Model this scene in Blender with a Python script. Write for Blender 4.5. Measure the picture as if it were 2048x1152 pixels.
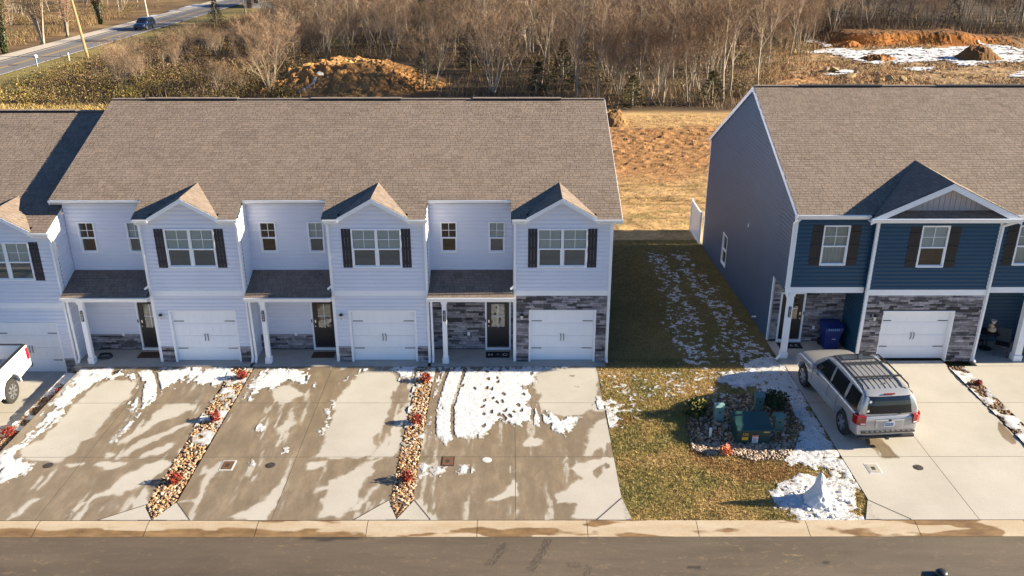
import bpy, math, random
import numpy as np
from mathutils import Vector, Matrix

for _o in list(bpy.data.objects): bpy.data.objects.remove(_o, do_unlink=True)
scene = bpy.context.scene
COL = scene.collection
R = math.radians

# ------------------------------------------------------------------ camera
cam_d = bpy.data.cameras.new("camera"); cam = bpy.data.objects.new("camera", cam_d); COL.objects.link(cam)
cam.location = (-3.665, -29.775, 15.404)
cam.rotation_euler = (math.pi/2 - 0.3941, 0.0, -0.0015)
cam_d.sensor_width = 36.0; cam_d.lens = 36.0*1752.6/2048.0
cam_d.clip_start = 0.1; cam_d.clip_end = 3000
scene.camera = cam

# ------------------------------------------------------------------ sky, sun, exposure
SUN_EL, SUN_AZ = R(19.0), R(1.2)          # low winter sun from the right, a touch behind the fronts
world = bpy.data.worlds.new("World"); scene.world = world; world.use_nodes = True
wn = world.node_tree.nodes; wl = world.node_tree.links
sky = wn.new("ShaderNodeTexSky"); sky.sky_type = 'NISHITA'; sky.sun_disc = False
sky.sun_elevation = SUN_EL; sky.sun_rotation = R(90) - SUN_AZ; sky.altitude = 400; sky.dust_density = 0.1; sky.ozone_density = 6.0
wl.new(sky.outputs[0], wn["Background"].inputs[0]); wn["Background"].inputs[1].default_value = 0.050
sun_d = bpy.data.lights.new("sun", 'SUN'); sun_d.energy = 5.0; sun_d.angle = R(0.5); sun_d.color = (1.0, 0.86, 0.63)
sun = bpy.data.objects.new("sun", sun_d); COL.objects.link(sun)
sun.rotation_euler = Vector((math.cos(SUN_EL)*math.cos(SUN_AZ), math.cos(SUN_EL)*math.sin(SUN_AZ), math.sin(SUN_EL))).to_track_quat('Z', 'Y').to_euler()
sun.location = (30, 0, 20)
vs = scene.view_settings
vs.view_transform = 'Standard'; vs.look = 'None'; vs.gamma = 1.0; vs.exposure = 1.92; vs.use_curve_mapping = False

random.seed(11); rng = np.random.default_rng(11)

# ------------------------------------------------------------------ materials
def _n(nt, t, **k):
    n = nt.nodes.new(t)
    for a, b in k.items(): setattr(n, a, b)
    return n
def _mul(nt, a, b, typ='MULTIPLY', fac=1.0):
    m = _n(nt, 'ShaderNodeMix', data_type='RGBA', blend_type=typ); m.inputs[0].default_value = fac
    for i, s in ((6, a), (7, b)):
        if isinstance(s, (tuple, list)): m.inputs[i].default_value = (*s[:3], 1)
        else: nt.links.new(s, m.inputs[i])
    return m.outputs[2]
def _ramp(nt, src, stops):
    r = _n(nt, 'ShaderNodeValToRGB'); e = r.color_ramp.elements
    while len(e) < len(stops): e.new(0.5)
    for i, (p, c) in enumerate(stops):
        e[i].position = p; e[i].color = (c, c, c, 1) if not isinstance(c, tuple) else (*c, 1)
    nt.links.new(src, r.inputs[0]); return r.outputs[0]
def _noise(nt, scale, detail=4, rough=0.6, stretch=None, obj=False):
    if obj: src = _n(nt, 'ShaderNodeTexCoord').outputs['Object']
    else: src = _n(nt, 'ShaderNodeNewGeometry').outputs['Position']
    if stretch:
        mp = _n(nt, 'ShaderNodeMapping'); mp.inputs['Scale'].default_value = stretch
        nt.links.new(src, mp.inputs[0]); src = mp.outputs[0]
    t = _n(nt, 'ShaderNodeTexNoise'); t.inputs['Scale'].default_value = scale
    t.inputs['Detail'].default_value = detail; t.inputs['Roughness'].default_value = rough
    nt.links.new(src, t.inputs['Vector']); return t.outputs[0]
MATS = {}
def M(name, col=(.5, .5, .5), rough=.6, metal=0.0, var=.12, scale=6.0, bump=0.0, bscale=40.0, orand=0.0,
      attr=None, stretch=None, spec=None, coat=0.0, obj=False, tint=None, tscale=1.0):
    """principled material: colour x noise (x object random) (x colour attribute), fine bump"""
    if name in MATS: return MATS[name]
    m = bpy.data.materials.new(name); m.use_nodes = True; nt = m.node_tree
    b = nt.nodes['Principled BSDF']; b.inputs['Roughness'].default_value = rough; b.inputs['Metallic'].default_value = metal
    if spec is not None: b.inputs['Specular IOR Level'].default_value = spec
    if coat: b.inputs['Coat Weight'].default_value = coat; b.inputs['Coat Roughness'].default_value = .08
    c = tuple(col)
    if tint:
        r = _ramp(nt, _noise(nt, tscale, 5, .6, obj=obj), [(.35, tuple(col)), (.65, tuple(tint))]); c = r
    if attr:
        a = _n(nt, 'ShaderNodeAttribute', attribute_name=attr); c = _mul(nt, c, a.outputs[0])
    if var:
        v = _ramp(nt, _noise(nt, scale, 5, .65, stretch, obj), [(.25, 1-var), (.75, 1+var)])
        c = _mul(nt, c, v)
    if orand:
        oi = _n(nt, 'ShaderNodeObjectInfo'); v = _ramp(nt, oi.outputs['Random'], [(0, 1-orand), (1, 1+orand)])
        c = _mul(nt, c, v)
    if isinstance(c, tuple): b.inputs['Base Color'].default_value = (*c, 1)
    else: nt.links.new(c, b.inputs['Base Color'])
    if bump:
        bp = _n(nt, 'ShaderNodeBump'); bp.inputs['Strength'].default_value = bump; bp.inputs['Distance'].default_value = .02
        nt.links.new(_noise(nt, bscale, 5, .7, None, obj), bp.inputs['Height']); nt.links.new(bp.outputs[0], b.inputs['Normal'])
    MATS[name] = m; return m
def glass(name, tint=(.55, .6, .6), refl=.12, rough=.02):
    """window glass: see-through body with a mirror sheen that grows towards grazing"""
    if name in MATS: return MATS[name]
    m = bpy.data.materials.new(name); m.use_nodes = True; nt = m.node_tree; nt.nodes.remove(nt.nodes['Principled BSDF'])
    tr = _n(nt, 'ShaderNodeBsdfTransparent'); tr.inputs[0].default_value = (*tint, 1)
    gl = _n(nt, 'ShaderNodeBsdfGlossy'); gl.inputs['Roughness'].default_value = rough
    lw = _n(nt, 'ShaderNodeLayerWeight'); lw.inputs[0].default_value = .25
    mr = _n(nt, 'ShaderNodeMapRange'); mr.inputs[3].default_value = refl; mr.inputs[4].default_value = .9
    nt.links.new(lw.outputs['Fresnel'], mr.inputs[0])
    mx = _n(nt, 'ShaderNodeMixShader'); nt.links.new(mr.outputs[0], mx.inputs[0]); nt.links.new(tr.outputs[0], mx.inputs[1]); nt.links.new(gl.outputs[0], mx.inputs[2])
    nt.links.new(mx.outputs[0], nt.nodes['Material Output'].inputs[0]); MATS[name] = m; return m

# ------------------------------------------------------------------ mesh building
class MB:
    """collects polygons; build() links ONE mesh object"""
    def __init__(s, o=None, U=None, N=None):
        s.v = []; s.f = []; s.c = []; s.mi = []; s.cur = None; s.m = 0
        s.fr = None if o is None else (Vector(o), Vector(U), Vector(N))
    def P(s, p):
        if s.fr:
            o, U, N = s.fr; q = o + U*p[0] + N*p[1]; q.z += p[2]; s.v.append((q.x, q.y, q.z))
        else: s.v.append(tuple(p))
        return len(s.v)-1
    def face(s, pts, col=None):
        s.f.append([s.P(p) for p in pts]); s.c.append(col or s.cur or (1, 1, 1)); s.mi.append(s.m)
    def box(s, x0, x1, y0, y1, z0, z1, col=None):
        a = [(x0,y0,z0),(x1,y0,z0),(x1,y1,z0),(x0,y1,z0),(x0,y0,z1),(x1,y0,z1),(x1,y1,z1),(x0,y1,z1)]
        i = [s.P(p) for p in a]
        for q in ((0,3,2,1),(4,5,6,7),(0,1,5,4),(1,2,6,5),(2,3,7,6),(3,0,4,7)):
            s.f.append([i[k] for k in q]); s.c.append(col or (1,1,1)); s.mi.append(s.m)
        return s
    def bar(s, p, q, w, h=None, up=(0,0,1)):
        """square bar from p to q"""
        p = Vector(p); q = Vector(q); h = h or w; d = (q-p).normalized(); u = Vector(up)
        if abs(d.dot(u)) > .98: u = Vector((1, 0, 0))
        sx = d.cross(u).normalized()*(w/2); sz = sx.cross(d).normalized()*(h/2)
        i = [s.P(a+b*sx+c*sz) for a in (p, q) for b, c in ((-1,-1),(1,-1),(1,1),(-1,1))]
        for k in ((3,2,1,0),(4,5,6,7),(0,1,5,4),(1,2,6,5),(2,3,7,6),(3,0,4,7)):
            s.f.append([i[j] for j in k]); s.c.append((1,1,1)); s.mi.append(s.m)
        return s
    def tube(s, pts, rad, n=8, cap=True):
        pts = [Vector(p) for p in pts]; rs = rad if isinstance(rad, (list, tuple)) else [rad]*len(pts); rings = []
        for k, p in enumerate(pts):
            d = (pts[min(k+1, len(pts)-1)] - pts[max(k-1, 0)]).normalized()
            u = Vector((0,0,1)) if abs(d.z) < .9 else Vector((1,0,0))
            a = d.cross(u).normalized(); b = a.cross(d)
            rings.append([s.P(p + (a*math.cos(2*math.pi*j/n) + b*math.sin(2*math.pi*j/n))*rs[k]) for j in range(n)])
        for r0, r1 in zip(rings, rings[1:]):
            for j in range(n): s.f.append([r0[j], r0[(j+1)%n], r1[(j+1)%n], r1[j]]); s.c.append(s.cur or (1,1,1)); s.mi.append(s.m)
        if cap:
            for r in (rings[0][::-1], rings[-1]): s.f.append(list(r)); s.c.append(s.cur or (1,1,1)); s.mi.append(s.m)
        return s
    def lathe(s, prof, c=(0,0,0), n=16, axis='z', cap=True):
        """profile [(r,h)] about an axis through c"""
        rings = []
        for r, h in prof:
            ring = []
            for j in range(n):
                a = 2*math.pi*j/n; x, y = r*math.cos(a), r*math.sin(a)
                q = (c[0]+x, c[1]+y, c[2]+h) if axis == 'z' else ((c[0]+h, c[1]+x, c[2]+y) if axis == 'x' else (c[0]+x, c[1]+h, c[2]+y))
                ring.append(s.P(q))
            rings.append(ring)
        for r0, r1 in zip(rings, rings[1:]):
            for j in range(n): s.f.append([r0[j], r0[(j+1)%n], r1[(j+1)%n], r1[j]]); s.c.append((1,1,1)); s.mi.append(s.m)
        for r in ((rings[0][::-1], rings[-1]) if cap else ()): s.f.append(list(r)); s.c.append((1,1,1)); s.mi.append(s.m)
        return s
    def prism(s, poly, z0, z1):
        """vertical prism over a polygon of (x, y)"""
        n = len(poly); a = [s.P((x, y, z0)) for x, y in poly]; b = [s.P((x, y, z1)) for x, y in poly]
        for fc in [a[::-1], b] + [[a[i], a[(i+1)%n], b[(i+1)%n], b[i]] for i in range(n)]:
            s.f.append(fc); s.c.append((1,1,1)); s.mi.append(s.m)
        return s
    def extr(s, poly, d):
        """extrude a 3d polygon by vector d"""
        d = Vector(d); n = len(poly); a = [s.P(Vector(p)) for p in poly]; b = [s.P(Vector(p)+d) for p in poly]
        for fc in [a[::-1], b] + [[a[i], a[(i+1)%n], b[(i+1)%n], b[i]] for i in range(n)]:
            s.f.append(fc); s.c.append((1,1,1)); s.mi.append(s.m)
        return s
    def mesh(s, name, colors=False):
        me = bpy.data.meshes.new(name); me.from_pydata(s.v, [], s.f); me.update()
        if colors:
            at = me.color_attributes.new('Col', 'FLOAT_COLOR', 'CORNER')
            arr = np.repeat(np.array(s.c, dtype=np.float32), [len(f) for f in s.f], axis=0)
            arr = np.concatenate([arr, np.ones((len(arr), 1), np.float32)], 1); at.data.foreach_set('color', arr.ravel())
        return me
    def build(s, name, mat, parent=None, local=False, bevel=0.0, smooth=False, colors=False, seg=2):
        me = s.mesh(name, colors)
        for m in (mat if isinstance(mat, (list, tuple)) else [mat]): me.materials.append(m)
        if isinstance(mat, (list, tuple)): me.polygons.foreach_set('material_index', s.mi)
        if smooth: me.polygons.foreach_set('use_smooth', [True]*len(me.polygons))
        o = bpy.data.objects.new(name, me); COL.objects.link(o)
        if bevel:
            md = o.modifiers.new('bevel', 'BEVEL'); md.width = bevel; md.segments = seg; md.limit_method = 'ANGLE'
        if parent: attach(o, parent, local)
        return o
def attach(o, parent, local=False):
    o.parent = parent
    if not local and parent.type == 'EMPTY': o.location = Vector(o.location) - Vector(parent.location)
def root(name, loc, label, cat, group=None, rz=0.0):
    e = bpy.data.objects.new(name, None); COL.objects.link(e); e.location = loc; e.rotation_euler = (0, 0, rz); e.empty_display_size = .3
    return tag(e, label, cat, group)
def tag(o, label=None, cat=None, group=None, kind=None):
    if label: o['label'] = label
    if cat: o['category'] = cat
    if group: o['group'] = group
    if kind: o['kind'] = kind
    return o
def npmesh(name, V, F, mat, parent=None, smooth=False, cols=None, attrs=None, local=False):
    """numpy verts (n,3), faces (m,3) or (m,4); cols per vertex; attrs {name: per-vertex float}"""
    V = np.asarray(V, np.float32); F = np.asarray(F, np.int32); k = F.shape[1]
    me = bpy.data.meshes.new(name); me.vertices.add(len(V)); me.vertices.foreach_set('co', V.ravel())
    me.loops.add(F.size); me.loops.foreach_set('vertex_index', F.ravel()); me.polygons.add(len(F))
    me.polygons.foreach_set('loop_start', np.arange(0, F.size, k, dtype=np.int32)); me.polygons.foreach_set('loop_total', np.full(len(F), k, np.int32))
    me.polygons.foreach_set('use_smooth', np.full(len(F), bool(smooth)))
    me.update(calc_edges=True)
    if cols is not None:
        at = me.color_attributes.new('Col', 'FLOAT_COLOR', 'POINT')
        at.data.foreach_set('color', np.concatenate([np.asarray(cols, np.float32), np.ones((len(V), 1), np.float32)], 1).ravel())
    for n_, a in (attrs or {}).items():
        me.attributes.new(n_, 'FLOAT', 'POINT').data.foreach_set('value', np.asarray(a, np.float32))
    if mat is not None: me.materials.append(mat)
    o = bpy.data.objects.new(name, me); COL.objects.link(o)
    if parent: attach(o, parent, local)
    return o
def copy_to(mesh, name, parent, loc, rot=(0,0,0), scale=(1,1,1)):
    o = bpy.data.objects.new(name, mesh); COL.objects.link(o); o.location = loc; o.rotation_euler = rot; o.scale = scale
    if parent: attach(o, parent)
    return o
def copy_tree(src, parent=None):
    c = src.copy(); COL.objects.link(c); c.parent = parent
    for ch in list(src.children): copy_tree(ch, c)
    return c
def text_mesh(body, size, depth=.002):
    cu = bpy.data.curves.new('txt', 'FONT'); cu.body = body; cu.size = size; cu.extrude = depth; cu.align_x = 'CENTER'; cu.align_y = 'CENTER'; cu.resolution_u = 3
    ob = bpy.data.objects.new('txt', cu); COL.objects.link(ob); bpy.context.view_layer.update()
    me = bpy.data.meshes.new_from_object(ob.evaluated_get(bpy.context.evaluated_depsgraph_get()))
    bpy.data.objects.remove(ob, do_unlink=True); return me
def text(name, body, size, mat, parent, loc, rot, depth=.002):
    me = text_mesh(body, size, depth); me.materials.clear(); me.materials.append(mat)
    return copy_to(me, name, parent, loc, rot)

# ------------------------------------------------------------------ numpy noise and polygon masks
def _hash(ix, iy, seed):
    h = (ix.astype(np.int64)*374761393 + iy.astype(np.int64)*668265263 + seed*974711) & 0x7fffffff
    h = ((h ^ (h >> 13))*1274126177) & 0x7fffffff
    return ((h ^ (h >> 16)) & 0xffff)/65535.0
def vnoise(x, y, seed=0):
    ix = np.floor(x); iy = np.floor(y); fx = x-ix; fy = y-iy; fx = fx*fx*(3-2*fx); fy = fy*fy*(3-2*fy)
    a = _hash(ix, iy, seed); b = _hash(ix+1, iy, seed); c = _hash(ix, iy+1, seed); d = _hash(ix+1, iy+1, seed)
    return (a*(1-fx)+b*fx)*(1-fy) + (c*(1-fx)+d*fx)*fy
def fbm(x, y, seed=0, oct=4, gain=.5):
    t = 0; a = 1; n = 0
    for k in range(oct):
        t = t + a*vnoise(x*2**k + 17.3*k, y*2**k - 9.1*k, seed+k); n += a; a *= gain
    return t/n - .5
def sdpoly(x, y, poly):
    """signed distance to a polygon, negative inside"""
    p = np.array(poly, float); d = np.full(x.shape, 1e9); ins = np.zeros(x.shape, bool); n = len(p)
    for i in range(n):
        ax, ay = p[i]; bx, by = p[(i+1) % n]; ex, ey = bx-ax, by-ay; wx, wy = x-ax, y-ay
        t = np.clip((wx*ex+wy*ey)/(ex*ex+ey*ey+1e-12), 0, 1); d = np.minimum(d, (wx-ex*t)**2+(wy-ey*t)**2)
        if ay != by:
            c = ((ay > y) != (by > y)) & (x < (bx-ax)*(y-ay)/(by-ay)+ax); ins ^= c
    d = np.sqrt(d); return np.where(ins, -d, d)
def sdline(x, y, pts):
    d = np.full(x.shape, 1e9)
    for (ax, ay), (bx, by) in zip(pts, pts[1:]):
        ex, ey = bx-ax, by-ay; t = np.clip(((x-ax)*ex+(y-ay)*ey)/(ex*ex+ey*ey+1e-12), 0, 1)
        d = np.minimum(d, np.hypot(x-ax-ex*t, y-ay-ey*t))
    return d
def sstep(a, b, x):
    t = np.clip((x-a)/(b-a), 0, 1); return t*t*(3-2*t)
def grid(x0, x1, y0, y1, s):
    nx = max(2, int(round((x1-x0)/s))+1); ny = max(2, int(round((y1-y0)/s))+1)
    X, Y = np.meshgrid(np.linspace(x0, x1, nx), np.linspace(y0, y1, ny)); return X, Y, nx, ny
def gridfaces(nx, ny, keep=None):
    i = np.arange(nx*ny).reshape(ny, nx)
    F = np.stack([i[:-1, :-1], i[:-1, 1:], i[1:, 1:], i[1:, :-1]], -1).reshape(-1, 4)
    return F if keep is None else F[keep]
def clip_convex(poly, clip):
    """Sutherland-Hodgman against a counter-clockwise convex polygon"""
    out = list(poly)
    for i in range(len(clip)):
        ax, ay = clip[i]; bx, by = clip[(i+1) % len(clip)]; inp = out; out = []
        if not inp: break
        s = lambda p: (bx-ax)*(p[1]-ay)-(by-ay)*(p[0]-ax)
        for k in range(len(inp)):
            p, q = inp[k], inp[(k+1) % len(inp)]; sp, sq = s(p), s(q)
            if sp >= -1e-9: out.append(p)
            if (sp > 1e-9 and sq < -1e-9) or (sp < -1e-9 and sq > 1e-9):
                t = sp/(sp-sq); out.append((p[0]+(q[0]-p[0])*t, p[1]+(q[1]-p[1])*t))
    return out
# ================================================================== BUILDINGS
m_sid = M('vinyl_pale_grey', (.70, .71, .80), .45, var=.04, scale=.8, bump=.05, bscale=25)
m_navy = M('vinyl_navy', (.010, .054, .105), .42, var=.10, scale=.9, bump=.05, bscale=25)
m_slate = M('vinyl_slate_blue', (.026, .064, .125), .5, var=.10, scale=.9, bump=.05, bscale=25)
m_trim = M('white_trim', (.86, .86, .88), .4, var=.04, scale=2)
m_alum = M('white_aluminium', (.86, .86, .87), .3, var=.03, scale=3)
m_shin = M('shingles', (.190, .150, .123), .92, var=.12, scale=.7, attr='Col', bump=.6, bscale=120)
m_deck = M('roof_felt', (.04, .036, .034), .9)
m_vent = M('ridge_vent_black', (.018, .018, .02), .7)
m_stone = M('ledge_stone', (.30, .265, .265), .85, var=.35, scale=9, orand=.80, bump=.7, bscale=60, tint=(.16, .15, .165), tscale=3)
m_mort = M('stone_backing', (.055, .05, .052), .95)
m_cap = M('stone_cap', (.33, .32, .33), .8, var=.15)
m_shut = M('shutter_charcoal', (.022, .021, .034), .5, var=.15, stretch=(30, 30, 2), scale=1)
m_shutb = M('shutter_black', (.012, .011, .015), .5, var=.15, stretch=(30, 30, 2), scale=1)
m_door = M('door_dark', (.020, .018, .020), .42, var=.1)
m_black = M('black_metal', (.012, .012, .013), .4, var=.1)
m_gar = M('garage_white', (.86, .87, .90), .38, var=.03, scale=1.5)
m_blind = M('blind_slat', (.88, .89, .84), .5, var=.04)
m_room = M('dark_room', (.03, .03, .035), .9)
m_curt = M('curtain', (.55, .58, .56), .8, var=.2, stretch=(40, 40, 1), scale=1)
m_glass = glass('window_glass', (.93, .95, .94), .08)
m_conc = M('porch_concrete', (.38, .35, .31), .85, var=.14, scale=2.2, bump=.15, bscale=60)
m_brass = M('satin_nickel', (.62, .58, .52), .3, metal=.9, var=.05)
m_boards = M('gable_boards', (.42, .38, .40), .55, var=.06)
m_soff = M('soffit', (.70, .70, .71), .5, var=.03)

def siding(name, rt, o, U, N, u0, u1, z0, z1, mat, holes=(), clip=None, e=.152, d=.026):
    """lapped courses: every course is a leaning face with its own lip; holes = (ua,ub,za,zb)"""
    mb = MB(o, U, N); n = max(1, int(math.ceil((z1-z0)/e-1e-6)))
    cl = None
    if clip:
        a = sum(clip[i][0]*clip[(i+1)%len(clip)][1]-clip[(i+1)%len(clip)][0]*clip[i][1] for i in range(len(clip)))
        cl = clip if a > 0 else clip[::-1]
    for k in range(n):
        za = z0+k*e; zb = min(z1, za+e); cuts = sorted({za, zb} | {h for q in holes for h in (q[2], q[3]) if za < h < zb})
        for a, b in zip(cuts, cuts[1:]):
            iv = [(u0, u1)]; mid = (a+b)/2
            for ha, hb, hz0, hz1 in holes:
                if hz0 <= mid <= hz1:
                    nv = []
                    for p, q in iv:
                        if hb <= p or ha >= q: nv.append((p, q)); continue
                        if ha > p: nv.append((p, ha))
                        if hb < q: nv.append((hb, q))
                    iv = nv
            for p, q in iv:
                poly = [(p, a), (q, a), (q, b), (p, b)]
                if cl: poly = clip_convex(poly, cl)
                if len(poly) < 3: continue
                zk = za+e*.58; dep = lambda z: .003+(d if z <= zk else d*max(0, 1-(z-zk)/(e*.42)))
                if a < zk < b:
                    for half in ([(-99, -9), (99, -9), (99, zk), (-99, zk)], [(-99, zk), (99, zk), (99, 99), (-99, 99)]):
                        hp = clip_convex(poly, half)
                        if len(hp) >= 3: mb.face([(u, dep(z), z) for u, z in hp])
                else: mb.face([(u, dep(z), z) for u, z in poly])
                if a == za:
                    lo = [u for u, z in poly if z < a+1e-6]
                    if len(lo) >= 2: mb.face([(min(lo), 0, a), (max(lo), 0, a), (max(lo), dep(a), a), (min(lo), dep(a), a)])
    return mb.build(name, mat, rt)

def shingles(mb, o, U, V, poly, e=.145, seed=0):
    """asphalt tabs laid in courses, each its own lifted face with a butt edge"""
    rd = random.Random(seed); o = Vector(o); U = Vector(U).normalized(); V = Vector(V).normalized(); n = U.cross(V).normalized()
    if n.z < 0: n = -n
    a = sum(poly[i][0]*poly[(i+1)%len(poly)][1]-poly[(i+1)%len(poly)][0]*poly[i][1] for i in range(len(poly)))
    cl = poly if a > 0 else poly[::-1]
    us = [p[0] for p in poly]; vs_ = [p[1] for p in poly]; v = min(vs_)
    while v < max(vs_):
        u = min(us)-rd.random()*.4
        while u < max(us):
            w = rd.choice((.13, .17, .21, .26, .31)); q = clip_convex([(u+.005, v), (u+w-.005, v), (u+w-.005, v+e+.006), (u+.005, v+e+.006)], cl)
            if len(q) >= 3:
                lift = .010 + (rd.random()**2)*.005; t = rd.random()
                k = .88+.22*rd.random(); c = (k*(1+.05*t), k, k*(1.02-.06*t))
                if t > .88: c = tuple(x*.86 for x in c)
                H = lambda vv: lift*(1-.62*(vv-v)/e)
                mb.face([o+U*p[0]+V*p[1]+n*H(p[1]) for p in q], c)
                lo = [p[0] for p in q if p[1] < v+1e-6]
                if len(lo) >= 2:
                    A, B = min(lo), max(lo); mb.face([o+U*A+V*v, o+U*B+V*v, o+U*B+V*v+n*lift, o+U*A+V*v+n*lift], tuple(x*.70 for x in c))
            u += w
        v += e

# ledge-stone variants shared by every stone
STONES = []
def _stone_variants():
    for k in range(7):
        r = random.Random(40+k); mb = MB(); j = lambda s=.06: r.uniform(-s, s)
        nx = 3; top = []; fr = []
        for i in range(nx+1):
            x = -.5+i/nx; t = .5+j(.05); b = -.5+j(.05); y = -(.62+r.random()*.38)
            fr.append(((x+j(.02), y*.8, b), (x+j(.02), y, b+.14+j(.04)), (x+j(.02), y+j(.08), t-.14+j(.04)), (x+j(.02), y*.75, t), (x, 0, t), (x, 0, b)))
        for p, q in zip(fr, fr[1:]):
            for a in range(5): mb.face([p[a], q[a], q[a+1], p[a+1]])
        mb.face(list(fr[0][::-1])); mb.face(list(fr[-1]))
        me = mb.mesh('stone'); me.materials.append(m_stone); STONES.append(me)
_stone_variants()
def stonework(rt, o, U, N, u0, u1, z0, z1, holes=(), seed=1, lo=.055, hi=.115, back=True):
    """stone_wall part (dark backing) with every ledge stone as its own piece"""
    rd = random.Random(seed); mb = MB(o, U, N); o = Vector(o); U = Vector(U); N = Vector(N)
    # backing panels cut round the holes
    zs = sorted({z0, z1} | {h for q in holes for h in (q[2], q[3]) if z0 < h < z1})
    for a, b in zip(zs, zs[1:]):
        iv = [(u0, u1)]
        for ha, hb, hz0, hz1 in holes:
            if hz0 <= (a+b)/2 <= hz1:
                iv = [s for p, q in iv for s in ([(p, q)] if hb <= p or ha >= q else [t for t in ((p, ha), (hb, q)) if t[1]-t[0] > .005])]
        for p, q in iv: mb.box(p, q, -.02, .006, a, b)
    w = mb.build('stone_wall', m_mort, rt)
    ang = math.atan2(U.y, U.x)
    if U.cross(Vector((0,0,1))).dot(N) < 0: ang += math.pi
    z = z0
    while z < z1-.02:
        h = min(rd.uniform(lo, hi), z1-z)
        if z1-z-h < .035: h = z1-z
        iv = [(u0, u1)]
        for ha, hb, hz0, hz1 in holes:
            if z+h > hz0+.01 and z < hz1-.01:
                iv = [s for p, q in iv for s in ([(p, q)] if hb <= p or ha >= q else [t for t in ((p, ha), (hb, q)) if t[1]-t[0] > .03])]
        for p, q in iv:
            u = p
            while u < q-.005:
                L = min(rd.choice((.16, .24, .30, .38, .46, .56))*rd.uniform(.85, 1.15), q-u)
                if q-u-L < .09: L = q-u
                c = o+U*(u+L/2); dep = rd.uniform(.026, .058)
                s = copy_to(rd.choice(STONES), 'stone', None, (c.x, c.y, o.z+z+h/2), (0, 0, ang), (L-.007, dep, h-.006))
                s.location += N*.006; s.parent = w
                u += L
        z += h
    return w

def window(rt, o, U, N, u0, u1, z0, z1, n=1, grids=True, blind='full', name='window', label=None):
    tw = .055; mb = MB(o, U, N)
    mb.box(u0, u0+tw, -.04, .05, z0, z1).box(u1-tw, u1, -.04, .05, z0, z1)
    mb.box(u0+tw, u1-tw, -.04, .05, z1-tw, z1).box(u0+tw, u1-tw, -.04, .062, z0, z0+tw)
    wdt = (u1-u0-2*tw-(n-1)*.10)/n
    for k in range(1, n): a = u0+tw+k*wdt+(k-1)*.10; mb.box(a, a+.10, -.04, .046, z0+tw, z1-tw)
    w = mb.build(name, m_trim, rt, bevel=.006)
    if label: w['label'] = label
    zm = z0+tw+(z1-z0-2*tw)*.47
    ib = MB(o, U, N); ib.box(u0+tw*.5, u1-tw*.5, -.62, -.6, z0, z1)
    for a in (u0+.03, u1-.05): ib.box(a, a+.02, -.6, -.03, z0, z1)
    ib.box(u0+.05, u1-.05, -.6, -.03, z1-.03, z1-.01).box(u0+.05, u1-.05, -.6, -.03, z0+.01, z0+.03)
    ib.build('window_interior', m_room, w)
    for k in range(n):
        a = u0+tw+k*(wdt+.10); b = a+wdt
        fr = MB(o, U, N); fr.box(a, b, -.035, .028, zm-.02, zm+.028)
        fr.box(a, a+.025, -.035, .018, z0+tw, zm-.02).box(b-.025, b, -.035, .018, z0+tw, zm-.02).box(a+.025, b-.025, -.035, .018, z0+tw, z0+tw+.03)
        fr.build('sash', m_trim, w)
        for za, zb, dd in ((z0+tw, zm, -.012), (zm, z1-tw, -.022)):
            MB(o, U, N).box(a+.005, b-.005, dd-.004, dd, za, zb).build('pane', m_glass, w)
        if grids:
            g = MB(o, U, N); g.box((a+b)/2-.009, (a+b)/2+.009, -.02, -.006, zm+.028, z1-tw); zz = (zm+z1-tw)/2; g.box(a, (a+b)/2-.009, -.02, -.006, zz-.009, zz+.009).box((a+b)/2+.009, b, -.02, -.006, zz-.009, zz+.009)
            g.build('muntin', m_trim, w)
        if blind in ('full', 'half'):
            bl = MB(o, U, N); z = z1-tw-.04
            while z > (z0+tw+.03 if blind == 'full' else zm):
                up = z > zm
                if up: bl.face([(a+.01, -.045, z), (b-.01, -.045, z), (b-.01, -.070, z+.040), (a+.01, -.070, z+.040)])
                else: bl.face([(a+.01, -.045, z+.010), (b-.01, -.045, z+.010), (b-.01, -.085, z+.022), (a+.01, -.085, z+.022)])
                z -= .045
            bl.build('blind', m_blind, w)
        if blind == 'curtain':
            c = MB(o, U, N)
            for i in range(14):
                p = a+(b-a)*i/14; q = a+(b-a)*(i+1)/14; c.face([(p, -.09-.03*(i % 2), z0+.03), (q, -.09-.03*((i+1) % 2), z0+.03), (q, -.09-.03*((i+1) % 2), z1-.05), (p, -.09-.03*(i % 2), z1-.05)])
            c.build('curtain', m_curt, w)
    return w
def shutter(rt, o, U, N, u0, u1, z0, z1, mat):
    mb = MB(o, U, N); w = (u1-u0)/3; h = z1-z0
    for k in range(3): mb.box(u0+k*w+.003, u0+(k+1)*w-.003, .012, .034, z0, z1)
    s = mb.build('shutter', mat, rt)
    for f in (.13, .5, .82): MB(o, U, N).box(u0+.004, u1-.004, .034, .052, z0+h*f-.05, z0+h*f+.05).build('shutter_batten', mat, s)
    return s
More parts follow.
